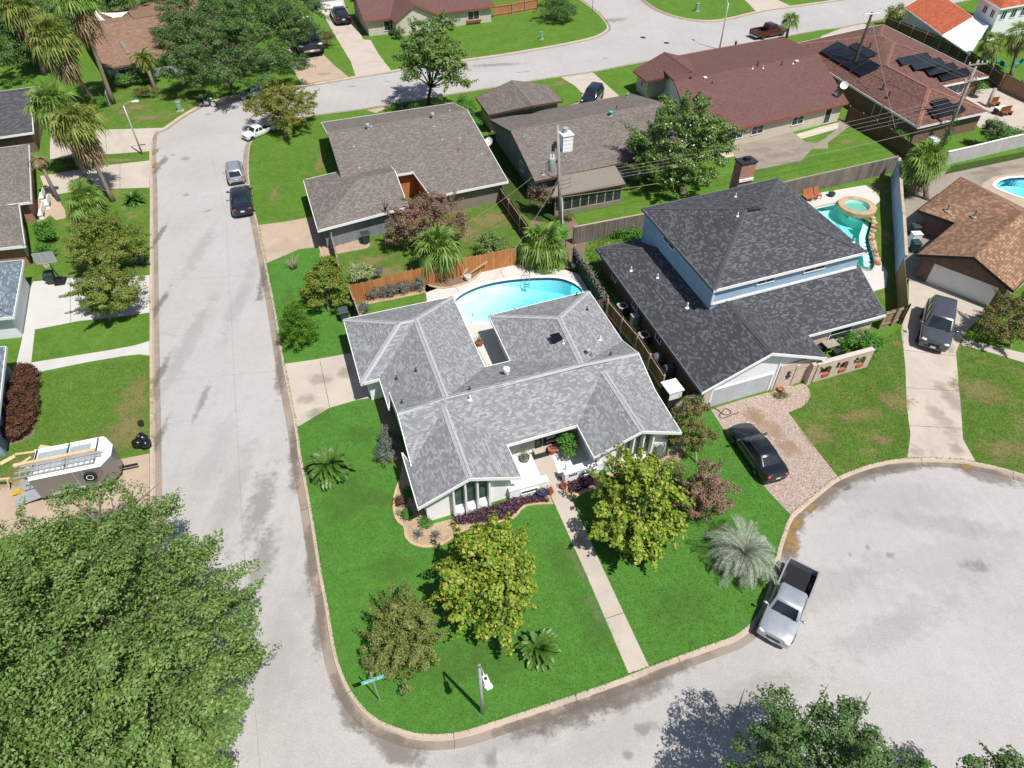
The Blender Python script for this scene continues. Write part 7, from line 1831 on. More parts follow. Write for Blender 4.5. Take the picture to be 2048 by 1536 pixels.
# ---------------------------------------------------------------- poles, lamps, wires
def lamp_post(label, base, h, arm, group='street lamps', arm_l=1.6, r=.085, style=0):
 b = W(*base, G0); t = thing('street_lamp', label, 'street lamp', b, 0, group); mb = MB()
 mb.tube([b - Vector((0, 0, .05)), b + Vector((0, 0, h * .5)), b + Vector((0, 0, h))], [r * 1.2, r, r * .75], 10); mb.build('pole', M['metal'], t, True)
 a = Vector(arm).normalized(); top = b + Vector((0, 0, h)); mb = MB()
 e_ = top + a * arm_l + Vector((0, 0, .35))
 mb.tube([top - Vector((0, 0, .1)), top + a * arm_l * .3 + Vector((0, 0, .2)), top + a * arm_l * .7 + Vector((0, 0, .33)), e_], [.045, .04, .035, .03], 7); mb.build('arm', M['metal'], t, True)
 mb = MB(); m = Matrix.Translation(e_ + a * .32) @ Matrix.Rotation(math.atan2(a.y, a.x), 4, 'Z')
 mb.box((0, 0, 0), (.62, .24, .12), mat=m); mb.ball(e_ + a * .5, (.2, .13, .09), 10, 6); hd = mb.build('lamp_head', M['white'], t, bevel=.03)
 mb = MB(); mb.ball(e_ + a * .4 - Vector((0, 0, .06)), (.2, .11, .09), 10, 6); mb.build('lens', M['clear'], hd)
 mb = MB(); mb.lathe([(.06, 0), (.06, .08), (0, .1)], e_ + a * .2 + Vector((0, 0, .07)), 8); mb.build('photocell', M['metal_dark'], hd)
 return t
lamp_post('white street lamp on the corner lawn with arm reaching over the turning circle', (965.5, 1425.5), 5.2, (.42, -1, 0), arm_l=.62)
lamp_post('grey street lamp beside the upper left drive', (285, 309), 5.3, (1, .25, 0), arm_l=.95)
lamp_post('grey street lamp beside the hydrant on the far street', (1439, 97), 5.9, (-.3, 1, 0), arm_l=1.5)
b = W(1184, 27, G0); t = thing('street_sign', 'thin street sign post at the far junction corner', 'street sign', b); mb = MB(); mb.tube([b, b + Vector((0, 0, 2.6))], .035, 6); mb.build('pole', M['metal_dark'], t); mb = MB(); mb.box(b + Vector((0, 0, 2.7)), (.7, .03, .2), .3); mb.build('sign_plate', M['sign_green'], t)
# street name sign on the corner
b = W(759.5, 1401, G0); t = thing('street_sign', 'green street name sign on a thin pole at the lawn corner', 'street sign', b); mb = MB(); mb.tube([b - Vector((0, 0, .05)), b + Vector((0, 0, 3.1))], .032, 7); mb.build('pole', M['metal'], t)
def text_mesh(body, size, mat, parent, mw, extrude=.003, name='lettering'):
 cu = bpy.data.curves.new(name, 'FONT'); cu.body = body; cu.size = size; cu.extrude = extrude; cu.align_x = 'CENTER'; cu.align_y = 'CENTER'
 tmp = bpy.data.objects.new('tmp', cu); COL.objects.link(tmp); bpy.context.view_layer.update()
 me = bpy.data.meshes.new_from_object(tmp.evaluated_get(bpy.context.evaluated_depsgraph_get())); bpy.data.objects.remove(tmp)
 me.materials.append(mat); o = bpy.data.objects.new(name, me); COL.objects.link(o); o.parent = parent; o.matrix_local = mw; return o
ang = math.radians(20); M['sign_aqua'] = plain('aqua_green_sign', (.10, .50, .42), .35, .5); z = 2.35
mb = MB(); mb.box(b + Vector((0, 0, z)), (1.05, .03, .34), ang); sp = mb.build('sign_plate', M['sign_aqua'], t)
nf = Vector((math.sin(ang), -math.cos(ang), 0)); xa = Vector((math.cos(ang), math.sin(ang), 0))
text_mesh('Caron Cir', .22, M['trim'], sp, Matrix.Translation(nf * .018 + Vector((0, 0, z))) @ Matrix((xa, Vector((0, 0, 1)), nf)).transposed().to_4x4())
POLE = 'utility poles of the back easement'
def upole(label, base, top, h, r, mat, arms=()):
 b, e_ = W(*base, G0), W(*top, h); t = thing('utility_pole', label, 'utility pole', b, 0, POLE); mb = MB()
 mb.tube([b - Vector((0, 0, .1)), b.lerp(e_, .5), e_], [r, r * .9, r * .72], 10); mb.build('pole', mat, t, True)
 for f, L, a in arms:
  c = b.lerp(e_, f); d = Vector((math.cos(a), math.sin(a), 0)); mb = MB(); mb.bar(c - d * L / 2 + Vector((.0, -.16, 0)), c + d * L / 2 + Vector((0, -.16, 0)), .1, .12); am = mb.build('crossarm', M['timber_grey'] if mat is M['pole_grey'] else M['white'], t)
  for k in (-.46, .46, .2):
   mb = MB(); p = c + d * L * k + Vector((0, -.16, .06)); mb.lathe([(.03, 0), (.07, .06), (.04, .12), (.07, .18), (0, .24)], p, 8); mb.build('insulator', M['white'], am)
 return t, b, e_
p1, b1, e1 = upole('utility pole with grey can transformer before the patio room house', (1121.5, 452), (1115, 250), 9.2, .17, M['pole_grey'])
c = b1.lerp(e1, .64); mb = MB(); tc = c + Vector((-.62, -.1, 0)); mb.lathe([(.0, -.62), (.3, -.62), (.33, -.5), (.33, .45), (.3, .55), (.0, .6)], tc, 16); tr_ = mb.build('transformer', M['metal'], p1, 40)
for dx in (-.12, .14):
 mb = MB(); mb.lathe([(.05, .55), (.08, .62), (.05, .7), (.08, .78), (.02, .92)], tc + Vector((dx, 0, 0)), 8); mb.build('bushing', M['white'], tr_)
mb = MB(); mb.bar(tc + Vector((.3, .05, .2)), c + Vector((0, 0, .2)), .1, .2); mb.build('bracket', M['metal_dark'], tr_)
mb = MB(); mb.tube([tc + Vector((-.1, -.2, .5)), tc + Vector((-.5, -.2, .1)), tc + Vector((-.5, -.2, -.8)), tc + Vector((.1, -.1, -1.2)), c + Vector((0, 0, -1.1))], .03, 5); mb.build('cable_loop', M['black'], p1)
mb = MB(); mb.box(e1 + Vector((-.28, -.05, -2.0)), (.3, .3, .55)); mb.build('equipment_box', M['metal_dark'], p1)
mb = MB(); mb.tube([b1 + Vector((.19, -.08, 0)), b1.lerp(e1, .3) + Vector((.19, -.08, 0))], .05, 6); mb.build('conduit', M['trim'], p1)
for z in (.48, .44, .40):
 q = b1.lerp(e1, z); mb = MB(); mb.tube([q, q + Vector((.3, -.2, .02)), q + Vector((.9, -.1, .12)), q + Vector((1.0, -.1, .3))], .02, 5); mb.build('cable', M['black'], p1)
p2, b2, e2_ = upole('dark utility pole with white crossarm rising over the solar roof', (1688, 186), (1745, 24), 9.0, .2, M['pole_wood'], [(.985, 2.4, .25)])
p3, b3, e3 = upole('grey utility pole with crossarms beside the vine covered corner', (1884, 292), (1957, 120), 9.0, .18, M['pole_grey'], [(.96, 2.2, .2), (.78, 1.6, .3)])
rs = np.random.RandomState(3); C = np.array([tuple(b3.lerp(e3, rs.rand() ** 1.3 * .42) + Vector(rs.normal(size=3) * (.28, .28, .2))) for k in range(700)]); N = rs.normal(size=C.shape); N /= np.linalg.norm(N, axis=1, keepdims=True)
quads('climbing_vine', LEAF['hedge'], C, N, np.full(len(C), .18), np.full(len(C), .1), p3, rs)
b = W(1974, 214, G0); e_ = W(1991, 176, 2.1); t = thing('stub_pole', 'short cut off timber pole on the yard behind the solar house', 'pole', b); mb = MB(); mb.tube([b, e_], [.22, .2], 10); mb.build('pole', M['pole_grey'], t, True)
def wire(label, a, b, sag, r=.014, group='power lines between the poles'):
 a, b = Vector(a), Vector(b); mb = MB(); n = 14
 mb.tube([a.lerp(b, k / n) - Vector((0, 0, sag * 4 * (k / n) * (1 - k / n))) for k in range(n + 1)], r, 4, cap=False)
 return tag(mb.build('power_line', plain_black, None), label, 'power line', group)
plain_black = M['timber_grey']
PW = 'thin power line strung from the transformer pole to the vine covered pole'
for f1, f3, s in ((.50, .62, .5), (.47, .56, .5), (.44, .50, .5), (.41, .45, .5)): wire(PW, b1.lerp(e1, f1), b3.lerp(e3, f3), s, group='wires between the two nearer poles')
wire('low dark cable strung under the power lines along the back fences', b1.lerp(e1, .30), b3.lerp(e3, .28), .7, .022, None)
for f in (.9, .86): wire('power line dropping from the dark pole to the vine covered pole', b2.lerp(e2_, f), b3.lerp(e3, .9 * f), .5, group='wires between the two farther poles')
wire('guy wire from the dark pole down to the solar house eaves', b2.lerp(e2_, .95), W(1790, 255, 1.5), .1, .02, None)
wire('service wire from the transformer pole down to the mauve crape myrtle', b1.lerp(e1, .72), W(890, 470, 2.0), .5, .014, None)
wire('service wire from the transformer pole to the dark side fence', b1.lerp(e1, .5), W(985, 560, 2.2), .4, .014, None)
def dish(label, base, z, az, group='satellite dishes', mat=None):
 p = W(*base, z); t = thing('satellite_dish', label, 'satellite dish', p, 0, group); d = Vector((math.cos(az) * .8, math.sin(az) * .8, .6)).normalized(); m = Matrix.Translation(p + Vector((0, 0, .25))) @ d.to_track_quat('Z', 'Y').to_matrix().to_4x4()
 mb = MB(); mb.lathe([(0, -.1), (.2, -.07), (.36, 0), (.46, .07), (.46, .09), (.35, .02), (.2, -.05), (0, -.08)], n=18, mat=m); mb.build('reflector', mat or M['trim'], t, 40)
 mb = MB(); mb.tube([p - Vector((0, 0, .4)), p + Vector((0, 0, .22))], .03, 6); mb.tube([p + Vector((0, 0, .1)), p + Vector((0, 0, .25)) + d * .45 - Vector((0, 0, .12))], .015, 5); mb.build('mount', M['metal_dark'], t)
 return t
dish('grey white satellite dish at the eaves of the courtyard house', (978, 288), 2.5, -2.2)
dish('satellite dish on the left eaves of the patio room house', (1050, 302), 2.6, -2.2)
dish('satellite dish at the gable end of the long red brown roof, upper one', (1687, 175), 3.0, -2.0)
dish('dark satellite dish at the gable end of the long red brown roof, lower one', (1675, 190), 2.8, -2.0, mat=M['metal_dark'])
# ---------------------------------------------------------------- bins, units, cabinets, pots
def wheelie(label, px, rz, mat, h=1.05, group='wheeled rubbish bins'):
 b = W(*px, G0); t = thing('wheelie_bin', label, 'rubbish bin', b, rz, group); mb = MB(); w0, w1, dp = .27, .34, .36
 vs = [(-w0, -.26, .05), (w0, -.26, .05), (w0, .26, .05), (-w0, .26, .05), (-w1, -dp, h * .9), (w1, -dp, h * .9), (w1, dp, h * .9), (-w1, dp, h * .9)]
 mb.mesh(vs, [(3, 2, 1, 0), (0, 1, 5, 4), (1, 2, 6, 5), (2, 3, 7, 6), (3, 0, 4, 7), (4, 5, 6, 7)]); mb.build('body', mat, t, local=True, bevel=.02)
 mb = MB(); mb.mesh([(-w1 - .03, -dp - .05, h * .9), (w1 + .03, -dp - .05, h * .9), (w1 + .03, dp + .03, h * .92), (-w1 - .03, dp + .03, h * .92), (-w1, -dp, h * .97), (w1, -dp, h * .97), (w1, dp, h * 1.03), (-w1, dp, h * 1.03)], [(0, 1, 5, 4), (1, 2, 6, 5), (2, 3, 7, 6), (3, 0, 4, 7), (4, 5, 6, 7), (3, 2, 1, 0)]); mb.build('lid', mat, t, local=True, bevel=.015)
 for s in (-1, 1):
  mb = MB(); m = Matrix.Translation((s * .3, .3, .12)) @ Matrix.Rotation(math.pi / 2, 4, 'Y'); mb.lathe([(.12, -.03), (.12, .03), (0, .03)], n=12, mat=m); mb.build('wheel', M['rubber'], t, local=True)
 mb = MB(); mb.bar((-.28, dp + .08, h * .93), (.28, dp + .08, h * .93), .03, .03); mb.build('handle', M['black'], t, local=True)
 return t
M['bin_grey'] = plain('grey_green_lid_plastic', (.06, .085, .08), .5)
wheelie('dark green bin standing before the slate garage wall', (733, 486), .35, M['green_bin'])
wheelie('green bin with pale lid on the grass behind the grey garage corner', (690, 640), .35, M['bin_grey'], 1.05)
wheelie('black bin beside the basketball hoop on the pale drive', (106, 566), .2, M['green_bin'])
wheelie('teal bin in the shade of the crape myrtle at the left kerb', (282, 528), .2, M['green_bin'])
wheelie('dark bin behind the white cabinet beside the blue wall', (1824, 470), .1, M['green_bin'])
wheelie('green bin before the white cabinet beside the blue wall', (1825, 503), .1, M['green_bin'])
def cabinet(label, px, s, rz, mat, name='utility_cabinet', group=None, cat='utility box'):
 b = W(*px, G0); t = thing(name, label, cat, b, rz, group); mb = MB(); mb.box((0, 0, s[2] / 2), s); mb.build('housing', mat, t, local=True, bevel=.03)
 mb = MB(); mb.box((0, 0, s[2] + .02), (s[0] + .06, s[1] + .06, .05)); mb.build('lid', mat, t, local=True); mb = MB(); mb.box((0, 0, .02), (s[0] + .3, s[1] + .3, .06)); mb.build('pad', M['kerb'], t, local=True)
 return t
G_ = 'green utility cabinets on the lawns'
cabinet('pale green cabinet on the dry lawn by the bend', (361, 221), (.45, .4, 1.0), .2, M['green_box'], group=G_)
cabinet('small pale post cabinet on the street lawn', (1083, 78), (.26, .26, .95), .2, M['bin_grey'] if False else M['green_box'], group=G_)
cabinet('pale green cabinet on the lawn across the junction', (1394, 22), (.5, .45, 1.1), .2, M['green_box'], group=G_)
cabinet('white plastic cabinet between the two bins beside the blue wall', (1824, 489), (.8, .6, 1.15), .05, M['white'], 'storage_cabinet', None, 'cabinet')
# white lidded shed box at the corner of the narrow gap
b = W(1337, 808, G0); t = thing('storage_box', 'white topped storage box standing in the gap beside the right gable', 'storage box', b, math.radians(20)); mb = MB(); mb.box((0, 0, .85), (1.0, 1.05, 1.6)); mb.build('housing', M['fence_grey'], t, local=True); mb = MB(); mb.box((0, 0, 1.70), (1.15, 1.2, .1)); mb.build('lid', M['white'], t, local=True); mb = MB(); mb.box((0, -.535, 1.3), (.95, .03, .6)); mb.build('door', M['white'], t, local=True)
def condenser(label, px, rz, mat=None, group='air conditioner units in the side yards', s=.8, h=.85):
 b = W(*px, G0); t = thing('air_conditioner', label, 'air conditioner', b, rz, group); mb = MB(); mb.box((0, 0, h / 2), (s, s, h - .04)); mb.build('housing', mat or M['metal_dark'], t, local=True, bevel=.05)
 mb = MB(); r0 = s * .36; n = 20
 vs = []; fs = []
 for k in range(n):
  a = 2 * math.pi * k / n; m = 1 / max(abs(math.cos(a)), abs(math.sin(a))); m = min(m, 1.22)
  vs += [(r0 * math.cos(a), r0 * math.sin(a), h), (s / 2 * m * math.cos(a), s / 2 * m * math.sin(a), h), (r0 * math.cos(a), r0 * math.sin(a), h - .08)]
 for k in range(n):
  j = (k + 1) % n; fs += [(k * 3, k * 3 + 1, j * 3 + 1, j * 3), (k * 3 + 2, k * 3, j * 3, j * 3 + 2)]
 mb.mesh(vs, fs); mb.build('top_rim', M['metal'], t, local=True)
 mb = MB()
 for k in range(6): a = k * math.pi / 6; d = Vector((math.cos(a), math.sin(a), 0)) * r0; mb.bar(-d + Vector((0, 0, h - .03)), d + Vector((0, 0, h - .03)), .012, .012)
 mb.build('grille', M['black'], t, local=True)
 return t
condenser('air conditioner with pale rim behind the brown fence, upper one', (1243, 628), .35)
condenser('air conditioner with pale rim behind the brown fence, lower one', (1286, 686), .35)
cabinet('tall grey equipment box behind the brown fence', (1266, 655), (.5, .45, 1.2), .35, M['metal'], 'pool_heater', None, 'equipment box')
for x, y, l in ((1311, 730, 'grey covered barbecue in the side yard, upper one'), (1334, 752, 'grey covered barbecue in the side yard, lower one')):
 b = W(x, y, G0); t = thing('covered_barbecue', l, 'barbecue', b, .35, 'covered barbecues'); mb = MB(); mb.mesh([(-.42, -.3, 0), (.42, -.3, 0), (.42, .3, 0), (-.42, .3, 0), (-.36, -.26, .9), (.36, -.26, .9), (.36, .26, .9), (-.36, .26, .9), (-.3, -.1, 1.1), (.3, -.1, 1.1), (.3, .14, 1.1), (-.3, .14, 1.1)], [(0, 1, 5, 4), (1, 2, 6, 5), (2, 3, 7, 6), (3, 0, 4, 7), (4, 5, 9, 8), (5, 6, 10, 9), (6, 7, 11, 10), (7, 4, 8, 11), (8, 9, 10, 11)]); mb.build('cover', plain('grey_cover_cloth', (.10, .10, .115), .85), t, local=True, bevel=.05)
condenser('white air conditioner behind the solar panel house', (1862, 290), .3, M['white'], s=.95)
def pot(label, px, r, h, mat, plant=None, n=160, pr=.3, seed=1, group=None, leaf=.12, lw=.4, soil=True):
 b = W(*px, Z3 if False else G0 + .01); t = thing('plant_pot', label, 'plant pot', b, 0, group); mb = MB(); mb.lathe([(r * .68, 0), (r * .95, h * .55), (r, h), (r * .86, h), (r * .8, h * .85), (0, h * .84)], b, 16); mb.build('pot', mat, t, 40)
 if plant:
  rs = np.random.RandomState(seed); C = rs.normal(size=(n, 3)) * np.array([pr, pr, pr]) * .5 + np.array([b.x, b.y, b.z + h + pr * .7]); N = rs.normal(size=(n, 3)) + np.array([0, 0, .5]); N /= np.linalg.norm(N, axis=1, keepdims=True); s = leaf * rs.uniform(.6, 1.3, n)
  quads('plant', LEAF[plant], C, N, s, s * lw, t, rs)
 return t
M['white_pot'] = plain('white_glazed_pot', (.72, .71, .68), .5); M['grey_pot'] = plain('grey_pot', (.20, .20, .22), .6)
pot('white pot with a bare plant on the pool palm bed', (936, 560), .3, .45, M['white_pot'], 'twig', 70, .3, 2)
pot('white pot beside the red bare shrub at the right end of the pool', (1149, 533), .34, .4, M['white_pot'], 'maroon', 120, .5, 3)
pot('brown pot with reddish plant between the two rear wings', (959, 690), .3, .36, M['terracotta'], 'myrtle', 160, .34, 4)
pot('grey pot with green plant on the white gravel beside the door', (1050, 921), .3, .36, M['grey_pot'], 'loquat', 200, .4, 5)
pot('round terracotta pot beside the front door step', (1104, 905), .3, .42, M['terracotta'])
pot('cobalt blue pot at the end of the left low wall', (1083, 992), .32, .46, M['cobalt'], 'olive', 70, .2, 6)
pot('pink flowering pot left of the front walk', (1100, 987), .2, .26, M['terracotta'], 'pink', 170, .22, 7, 'pink flower pots beside the walk')
pot('pink flowering pot right of the front walk', (1127, 976), .2, .26, M['terracotta'], 'pink', 170, .22, 8, 'pink flower pots beside the walk')
pot('round terracotta pot at the charcoal house porch', (1560, 782), .22, .25, M['terracotta'])
b = W(1132, 940, 1.12); t = thing('wall_statue', 'small white ornament standing on the right low wall', 'ornament', b); mb = MB(); mb.lathe([(.12, 0), (.1, .08), (.07, .2), (.11, .34), (.06, .44), (.08, .52), (0, .58)], b, 10); mb.build('figure', M['white'], t, True)
mb = MB(); c = W(1080, 908, Z3 + .02); mb.box(c, (1.05, .62, .02), math.radians(20)); tag(mb.build('doormat', M['metal_dark'], None), 'black doormat before the dark front door', 'doormat')
# timber props at the palm bed
for a, b_, l in (((954, 511, 1.6), (922, 555, .2), 'pale timber prop leaning on the cedar fence, longer one'), ((974, 523, 1.3), (938, 548, .2), 'pale timber prop leaning on the cedar fence, shorter one')):
 mb = MB(); mb.bar(W(*a), W(*b_), .09, .09); tag(mb.build('timber_prop', M['timber'], None), l, 'timber prop', 'timber props at the pool')
# hydrant
b = W(1470, 94, G0); t = thing('fire_hydrant', 'dark fire hydrant on the far street verge', 'hydrant', b); mb = MB(); mb.lathe([(.17, 0), (.17, .06), (.12, .08), (.12, .62), (.16, .64), (.15, .74), (.06, .84), (0, .86)], b, 12); mb.build('barrel', M['metal_dark'], t, 40)
for a in (0, 2.1, 4.2):
 mb = MB(); d = Vector((math.cos(a), math.sin(a), 0)); mb.tube([b + d * .1 + Vector((0, 0, .5)), b + d * .22 + Vector((0, 0, .5))], .06, 8); mb.build('nozzle', M['metal_dark'], t)
for x, y, l in ((1286, 75, 'round dark manhole cover at the junction, left one'), (1333, 86, 'round dark manhole cover at the junction, right one')):
 c = W(x, y, 0); mb = MB(); mb.lathe([(.42, .004), (.42, .012), (.38, .014), (0, .014)], c, 20); tag(mb.build('manhole_cover', M['metal_dark'], None), l, 'manhole cover', 'manhole covers')
# bags, bucket and lumber beside the trailer
for i, (x, y, l) in enumerate(((280, 894, 'shiny black rubbish bag at the kerb, left of three'), (296, 895, 'shiny black rubbish bag at the kerb, right of three'), (288, 884, 'shiny black rubbish bag at the kerb, rearmost of three'))):
 b = W(x, y, G0); rg = rnd(i + 20); mb = MB(); mb.ball(b + Vector((0, 0, .28)), (.36, .34, .32), 12, 8, 0, .14, rg); mb.tube([b + Vector((0, 0, .52)), b + Vector((.05, 0, .72))], [.09, .03], 6); tag(mb.build('rubbish_bag', M['bag'], None, 60), l, 'rubbish bag', 'black rubbish bags')
b = W(284, 851, G0); t = thing('bucket', 'small dark square bucket on the lawn near the kerb', 'bucket', b); mb = MB(); mb.lathe([(.15, 0), (.2, .35), (.17, .35), (.13, .06), (0, .05)], b, 12); mb.build('pail', M['metal_dark'], t, 40)
for i, (a, b_, w) in enumerate((((79, 893), (128, 901), .28), ((30, 909), (80, 902), .16), ((0, 928), (30, 912), .3), ((30, 935), (62, 914), .14), ((46, 932), (70, 940), .1))):
 mb = MB(); mb.bar(W(*a, G0 + .06 + .02 * i), W(*b_, G0 + .06 + .02 * i), w, .06)
 tag(mb.build('plank', M['timber'], None), ['short wide pale board behind the trailer', 'long pale board on the lawn beside the trailer corner', 'wide pale board at the left edge of the lawn', 'pale board slanting towards the trailer', 'thin pale offcut beside the slanting board'][i], 'board', 'loose boards on the lawn')
b = W(12, 975, G0); t = thing('sawhorse', 'small timber sawhorse stand at the left edge of the tan drive', 'sawhorse', b); mb = MB(); mb.bar(b + Vector((-.6, 0, .7)), b + Vector((.5, .15, .7)), .12, .1); mb.build('beam', M['timber'], t)
for dx in (-.5, .4):
 for s in (-1, 1): mb = MB(); mb.bar(b + Vector((dx, s * .28, 0)), b + Vector((dx, .05, .68)), .06, .06); mb.build('leg', M['timber'], t)
b = W(38, 987, G0); t = thing('power_saw', 'yellow power saw standing behind the trailer ramp', 'power tool', b, .5); mb = MB(); mb.box((0, 0, .16), (.6, .3, .12)); mb.box((.05, 0, .28), (.3, .2, .14)); mb.build('base', plain('yellow_tool_body', (.55, .33, .02), .5), t, local=True, bevel=.03); mb = MB(); mb.lathe([(.16, -.01), (.16, .01), (0, .01)], n=16, mat=Matrix.Translation((.1, 0, .36)) @ Matrix.Rotation(math.pi / 2, 4, 'X')); mb.build('blade', M['metal'], t, local=True)
# basketball hoop
b = W(122, 566, G0); t = thing('basketball_hoop', 'portable basketball hoop with clear backboard on the pale drive', 'basketball hoop', b, math.radians(195)); mb = MB(); mb.box((0, -.1, .1), (.8, 1.0, .2)); mb.build('base', M['black'], t, local=True, bevel=.05)
mb = MB(); mb.tube([(0, -.3, .15), (0, .1, 1.6), (0, .35, 2.55)], .05, 8); mb.build('pole', M['black'], t, local=True)
mb = MB(); mb.box((0, .42, 2.75), (1.5, .03, .95)); bb = mb.build('backboard', plain('frosted_backboard', (.30, .33, .34), .15, .5), t, local=True)
mb = MB()
for p, q in (((-.75, 2.28), (.75, 2.28)), ((-.75, 3.22), (.75, 3.22)), ((-.75, 2.28), (-.75, 3.22)), ((.75, 2.28), (.75, 3.22)), ((-.25, 2.28), (-.25, 3.22)), ((.25, 2.28), (.25, 3.22))): mb.bar((p[0], .42, p[1]), (q[0], .42, q[1]), .05, .05, up=(0, 1, 0))
mb.build('board_frame', M['metal'], bb, local=True)
mb = MB(); n = 16; mb.tube([(.23 * math.cos(2 * math.pi * k / n), .72 + .23 * math.sin(2 * math.pi * k / n), 2.42) for k in range(n + 1)], .015, 5, cap=False); mb.build('rim', plain('red_rim', (.5, .05, .04), .5), t, local=True)
mb = MB()
for k in range(10): a = 2 * math.pi * k / 10; mb.tube([(.23 * math.cos(a), .72 + .23 * math.sin(a), 2.4), (.15 * math.cos(a + .3), .72 + .15 * math.sin(a + .3), 2.05)], .012, 4)
mb.build('net', M['white'], t, local=True)
# shade sails
def sail(label, pts, sagv):
 P = [W(*p) for p in pts]; c = sum(P, Vector()) / 3; mb = MB(); n = 8; vs = []; idx = {}
 for i in range(n + 1):
  for j in range(n + 1 - i):
   k = n - i - j; w = (i / n, j / n, k / n); p = P[0] * w[0] + P[1] * w[1] + P[2] * w[2]
   e_ = 1 - 27 * w[0] * w[1] * w[2]
   bow = max(w[0] * w[1], w[1] * w[2], w[0] * w[2]) * 4 * (1 - min(1, 9 * min(w)))
   p = p.lerp(c, .22 * bow) - Vector((0, 0, sagv * (27 * w[0] * w[1] * w[2]))); idx[(i, j)] = len(vs); vs.append(p)
 fs = []
 for i in range(n):
  for j in range(n - i):
   fs.append((idx[(i, j)], idx[(i + 1, j)], idx[(i, j + 1)]))
   if j < n - i - 1: fs.append((idx[(i + 1, j)], idx[(i + 1, j + 1)], idx[(i, j + 1)]))
 mb.mesh(vs, fs); o = mb.build('shade_sail', plain('cream_sailcloth', (.70, .66, .57), .85), None, True); md = o.modifiers.new('t', 'SOLIDIFY'); md.thickness = .02
 return tag(o, label, 'shade sail', 'cream shade sails')
sail('cream triangular shade sail rising to a peak beyond the sandy roof', [(168, 56, 3.2), (192, 20, 4.2), (221, 47, 3.2)], .2)
sail('cream triangular shade sail hanging low between posts beyond the sandy roof', [(197, 25, 4.0), (257, 23, 3.8), (240, 44, 3.0)], .3)
# garden furniture
def chair(label, px, rz, mat, group, s=1.0, frame=None):
 b = W(*px, G0); t = thing('garden_chair', label, 'chair', b, rz, group); mb = MB(); mb.box((0, 0, .42 * s), (.6 * s, .6 * s, .12)); mb.build('seat', mat, t, local=True, bevel=.02); mb = MB(); mb.mesh([(-.3 * s, .28 * s, .42 * s), (.3 * s, .28 * s, .42 * s), (.28 * s, .5 * s, 1.0 * s), (-.28 * s, .5 * s, 1.0 * s), (-.3 * s, .36 * s, .42 * s), (.3 * s, .36 * s, .42 * s), (.28 * s, .58 * s, 1.0 * s), (-.28 * s, .58 * s, 1.0 * s)], [(0, 1, 2, 3), (7, 6, 5, 4), (0, 3, 7, 4), (1, 5, 6, 2), (3, 2, 6, 7), (0, 4, 5, 1)]); mb.build('backrest', mat, t, local=True)
 for x in (-.26, .26):
  for y in (-.26, .26): mb = MB(); mb.bar((x * s, y * s, 0), (x * s, y * s, .4 * s), .05, .05, up=(1, 0, 0)); mb.build('leg', frame or mat, t, local=True)
 return t
TC = 'teal chairs behind the long dark fence'
for x, y, l in ((1968, 124, 'teal chair under the palms, left one'), (1995, 132, 'teal chair under the palms, middle one'), (2004, 138, 'teal chair under the palms, lowest one'), (2030, 134, 'teal chair under the palms, right one'), (1931, 98, 'teal chair beside the white patio cover')): chair(l, (x, y), 2.6 + x * .1, M['teal'], TC, 1.1)
for x, y, l in ((1612, 402, 'reddish timber chair by the teal pool, left one'), (1622, 400, 'reddish timber chair by the teal pool, middle one'), (1633, 397, 'reddish timber chair by the teal pool, right one')): chair(l, (x, y), .4, M['terracotta'], 'timber chairs by the teal pool')
pot('small dark green planter on the teal pool deck near the fence', (1662, 392), .35, .35, M['green_bin'], 'bright', 60, .2, 9)
b = W(1655, 702, G0); t = thing('patio_table', 'white mosaic topped table on the charcoal house porch', 'table', b, .35); mb = MB(); mb.box((0, 0, .74), (1.1, .75, .05)); mb.build('tabletop', M['timber_grey'], t, local=True)
for x in (-.48, .48):
 for y in (-.3, .3): mb = MB(); mb.bar((x, y, 0), (x, y, .72), .06, .06, up=(1, 0, 0)); mb.build('leg', M['metal_dark'], t, local=True)
for x, y, l in ((1638, 699, 'dark metal chair left of the porch table'), (1672, 712, 'dark metal chair before the porch table')): chair(l, (x, y), .5 if x < 1650 else 3.4, M['metal_dark'], 'porch chairs')
for x, y, rz, l in ((1985, 213, .3, 'orange timber planter beside the cut off pole'), (2010, 231, .3, 'orange timber bench before the white table')):
 b = W(x, y, G0); t = thing('timber_bench', l, 'bench', b, rz, 'orange timber benches'); mb = MB(); mb.box((0, 0, .45), (1.5, .5, .08)); mb.build('seat', M['fence_cedar'], t, local=True); mb = MB(); mb.box((0, .26, .75), (1.5, .06, .55)); mb.build('backrest', M['fence_cedar'], t, local=True)
 for xx in (-.65, .65): mb = MB(); mb.box((xx, 0, .21), (.1, .5, .42)); mb.build('leg', M['fence_cedar'], t, local=True)
b = W(1998, 227, G0); t = thing('patio_table', 'white rectangular table between the orange benches', 'table', b, .3); mb = MB(); mb.box((0, 0, .72), (1.6, .8, .05)); mb.build('tabletop', M['white'], t, local=True)
for x in (-.7, .7): mb = MB(); mb.box((x, 0, .35), (.08, .7, .68)); mb.build('leg', M['metal_dark'], t, local=True)
b = W(1946, 193, G0); t = thing('patio_umbrella', 'folded dark umbrella base on the yard behind the solar house', 'umbrella', b); mb = MB(); mb.lathe([(.6, 0), (.62, .06), (.1, .12), (.04, .2), (.04, 1.2), (0, 1.2)], b, 14); mb.build('base', M['metal_dark'], t, 40)
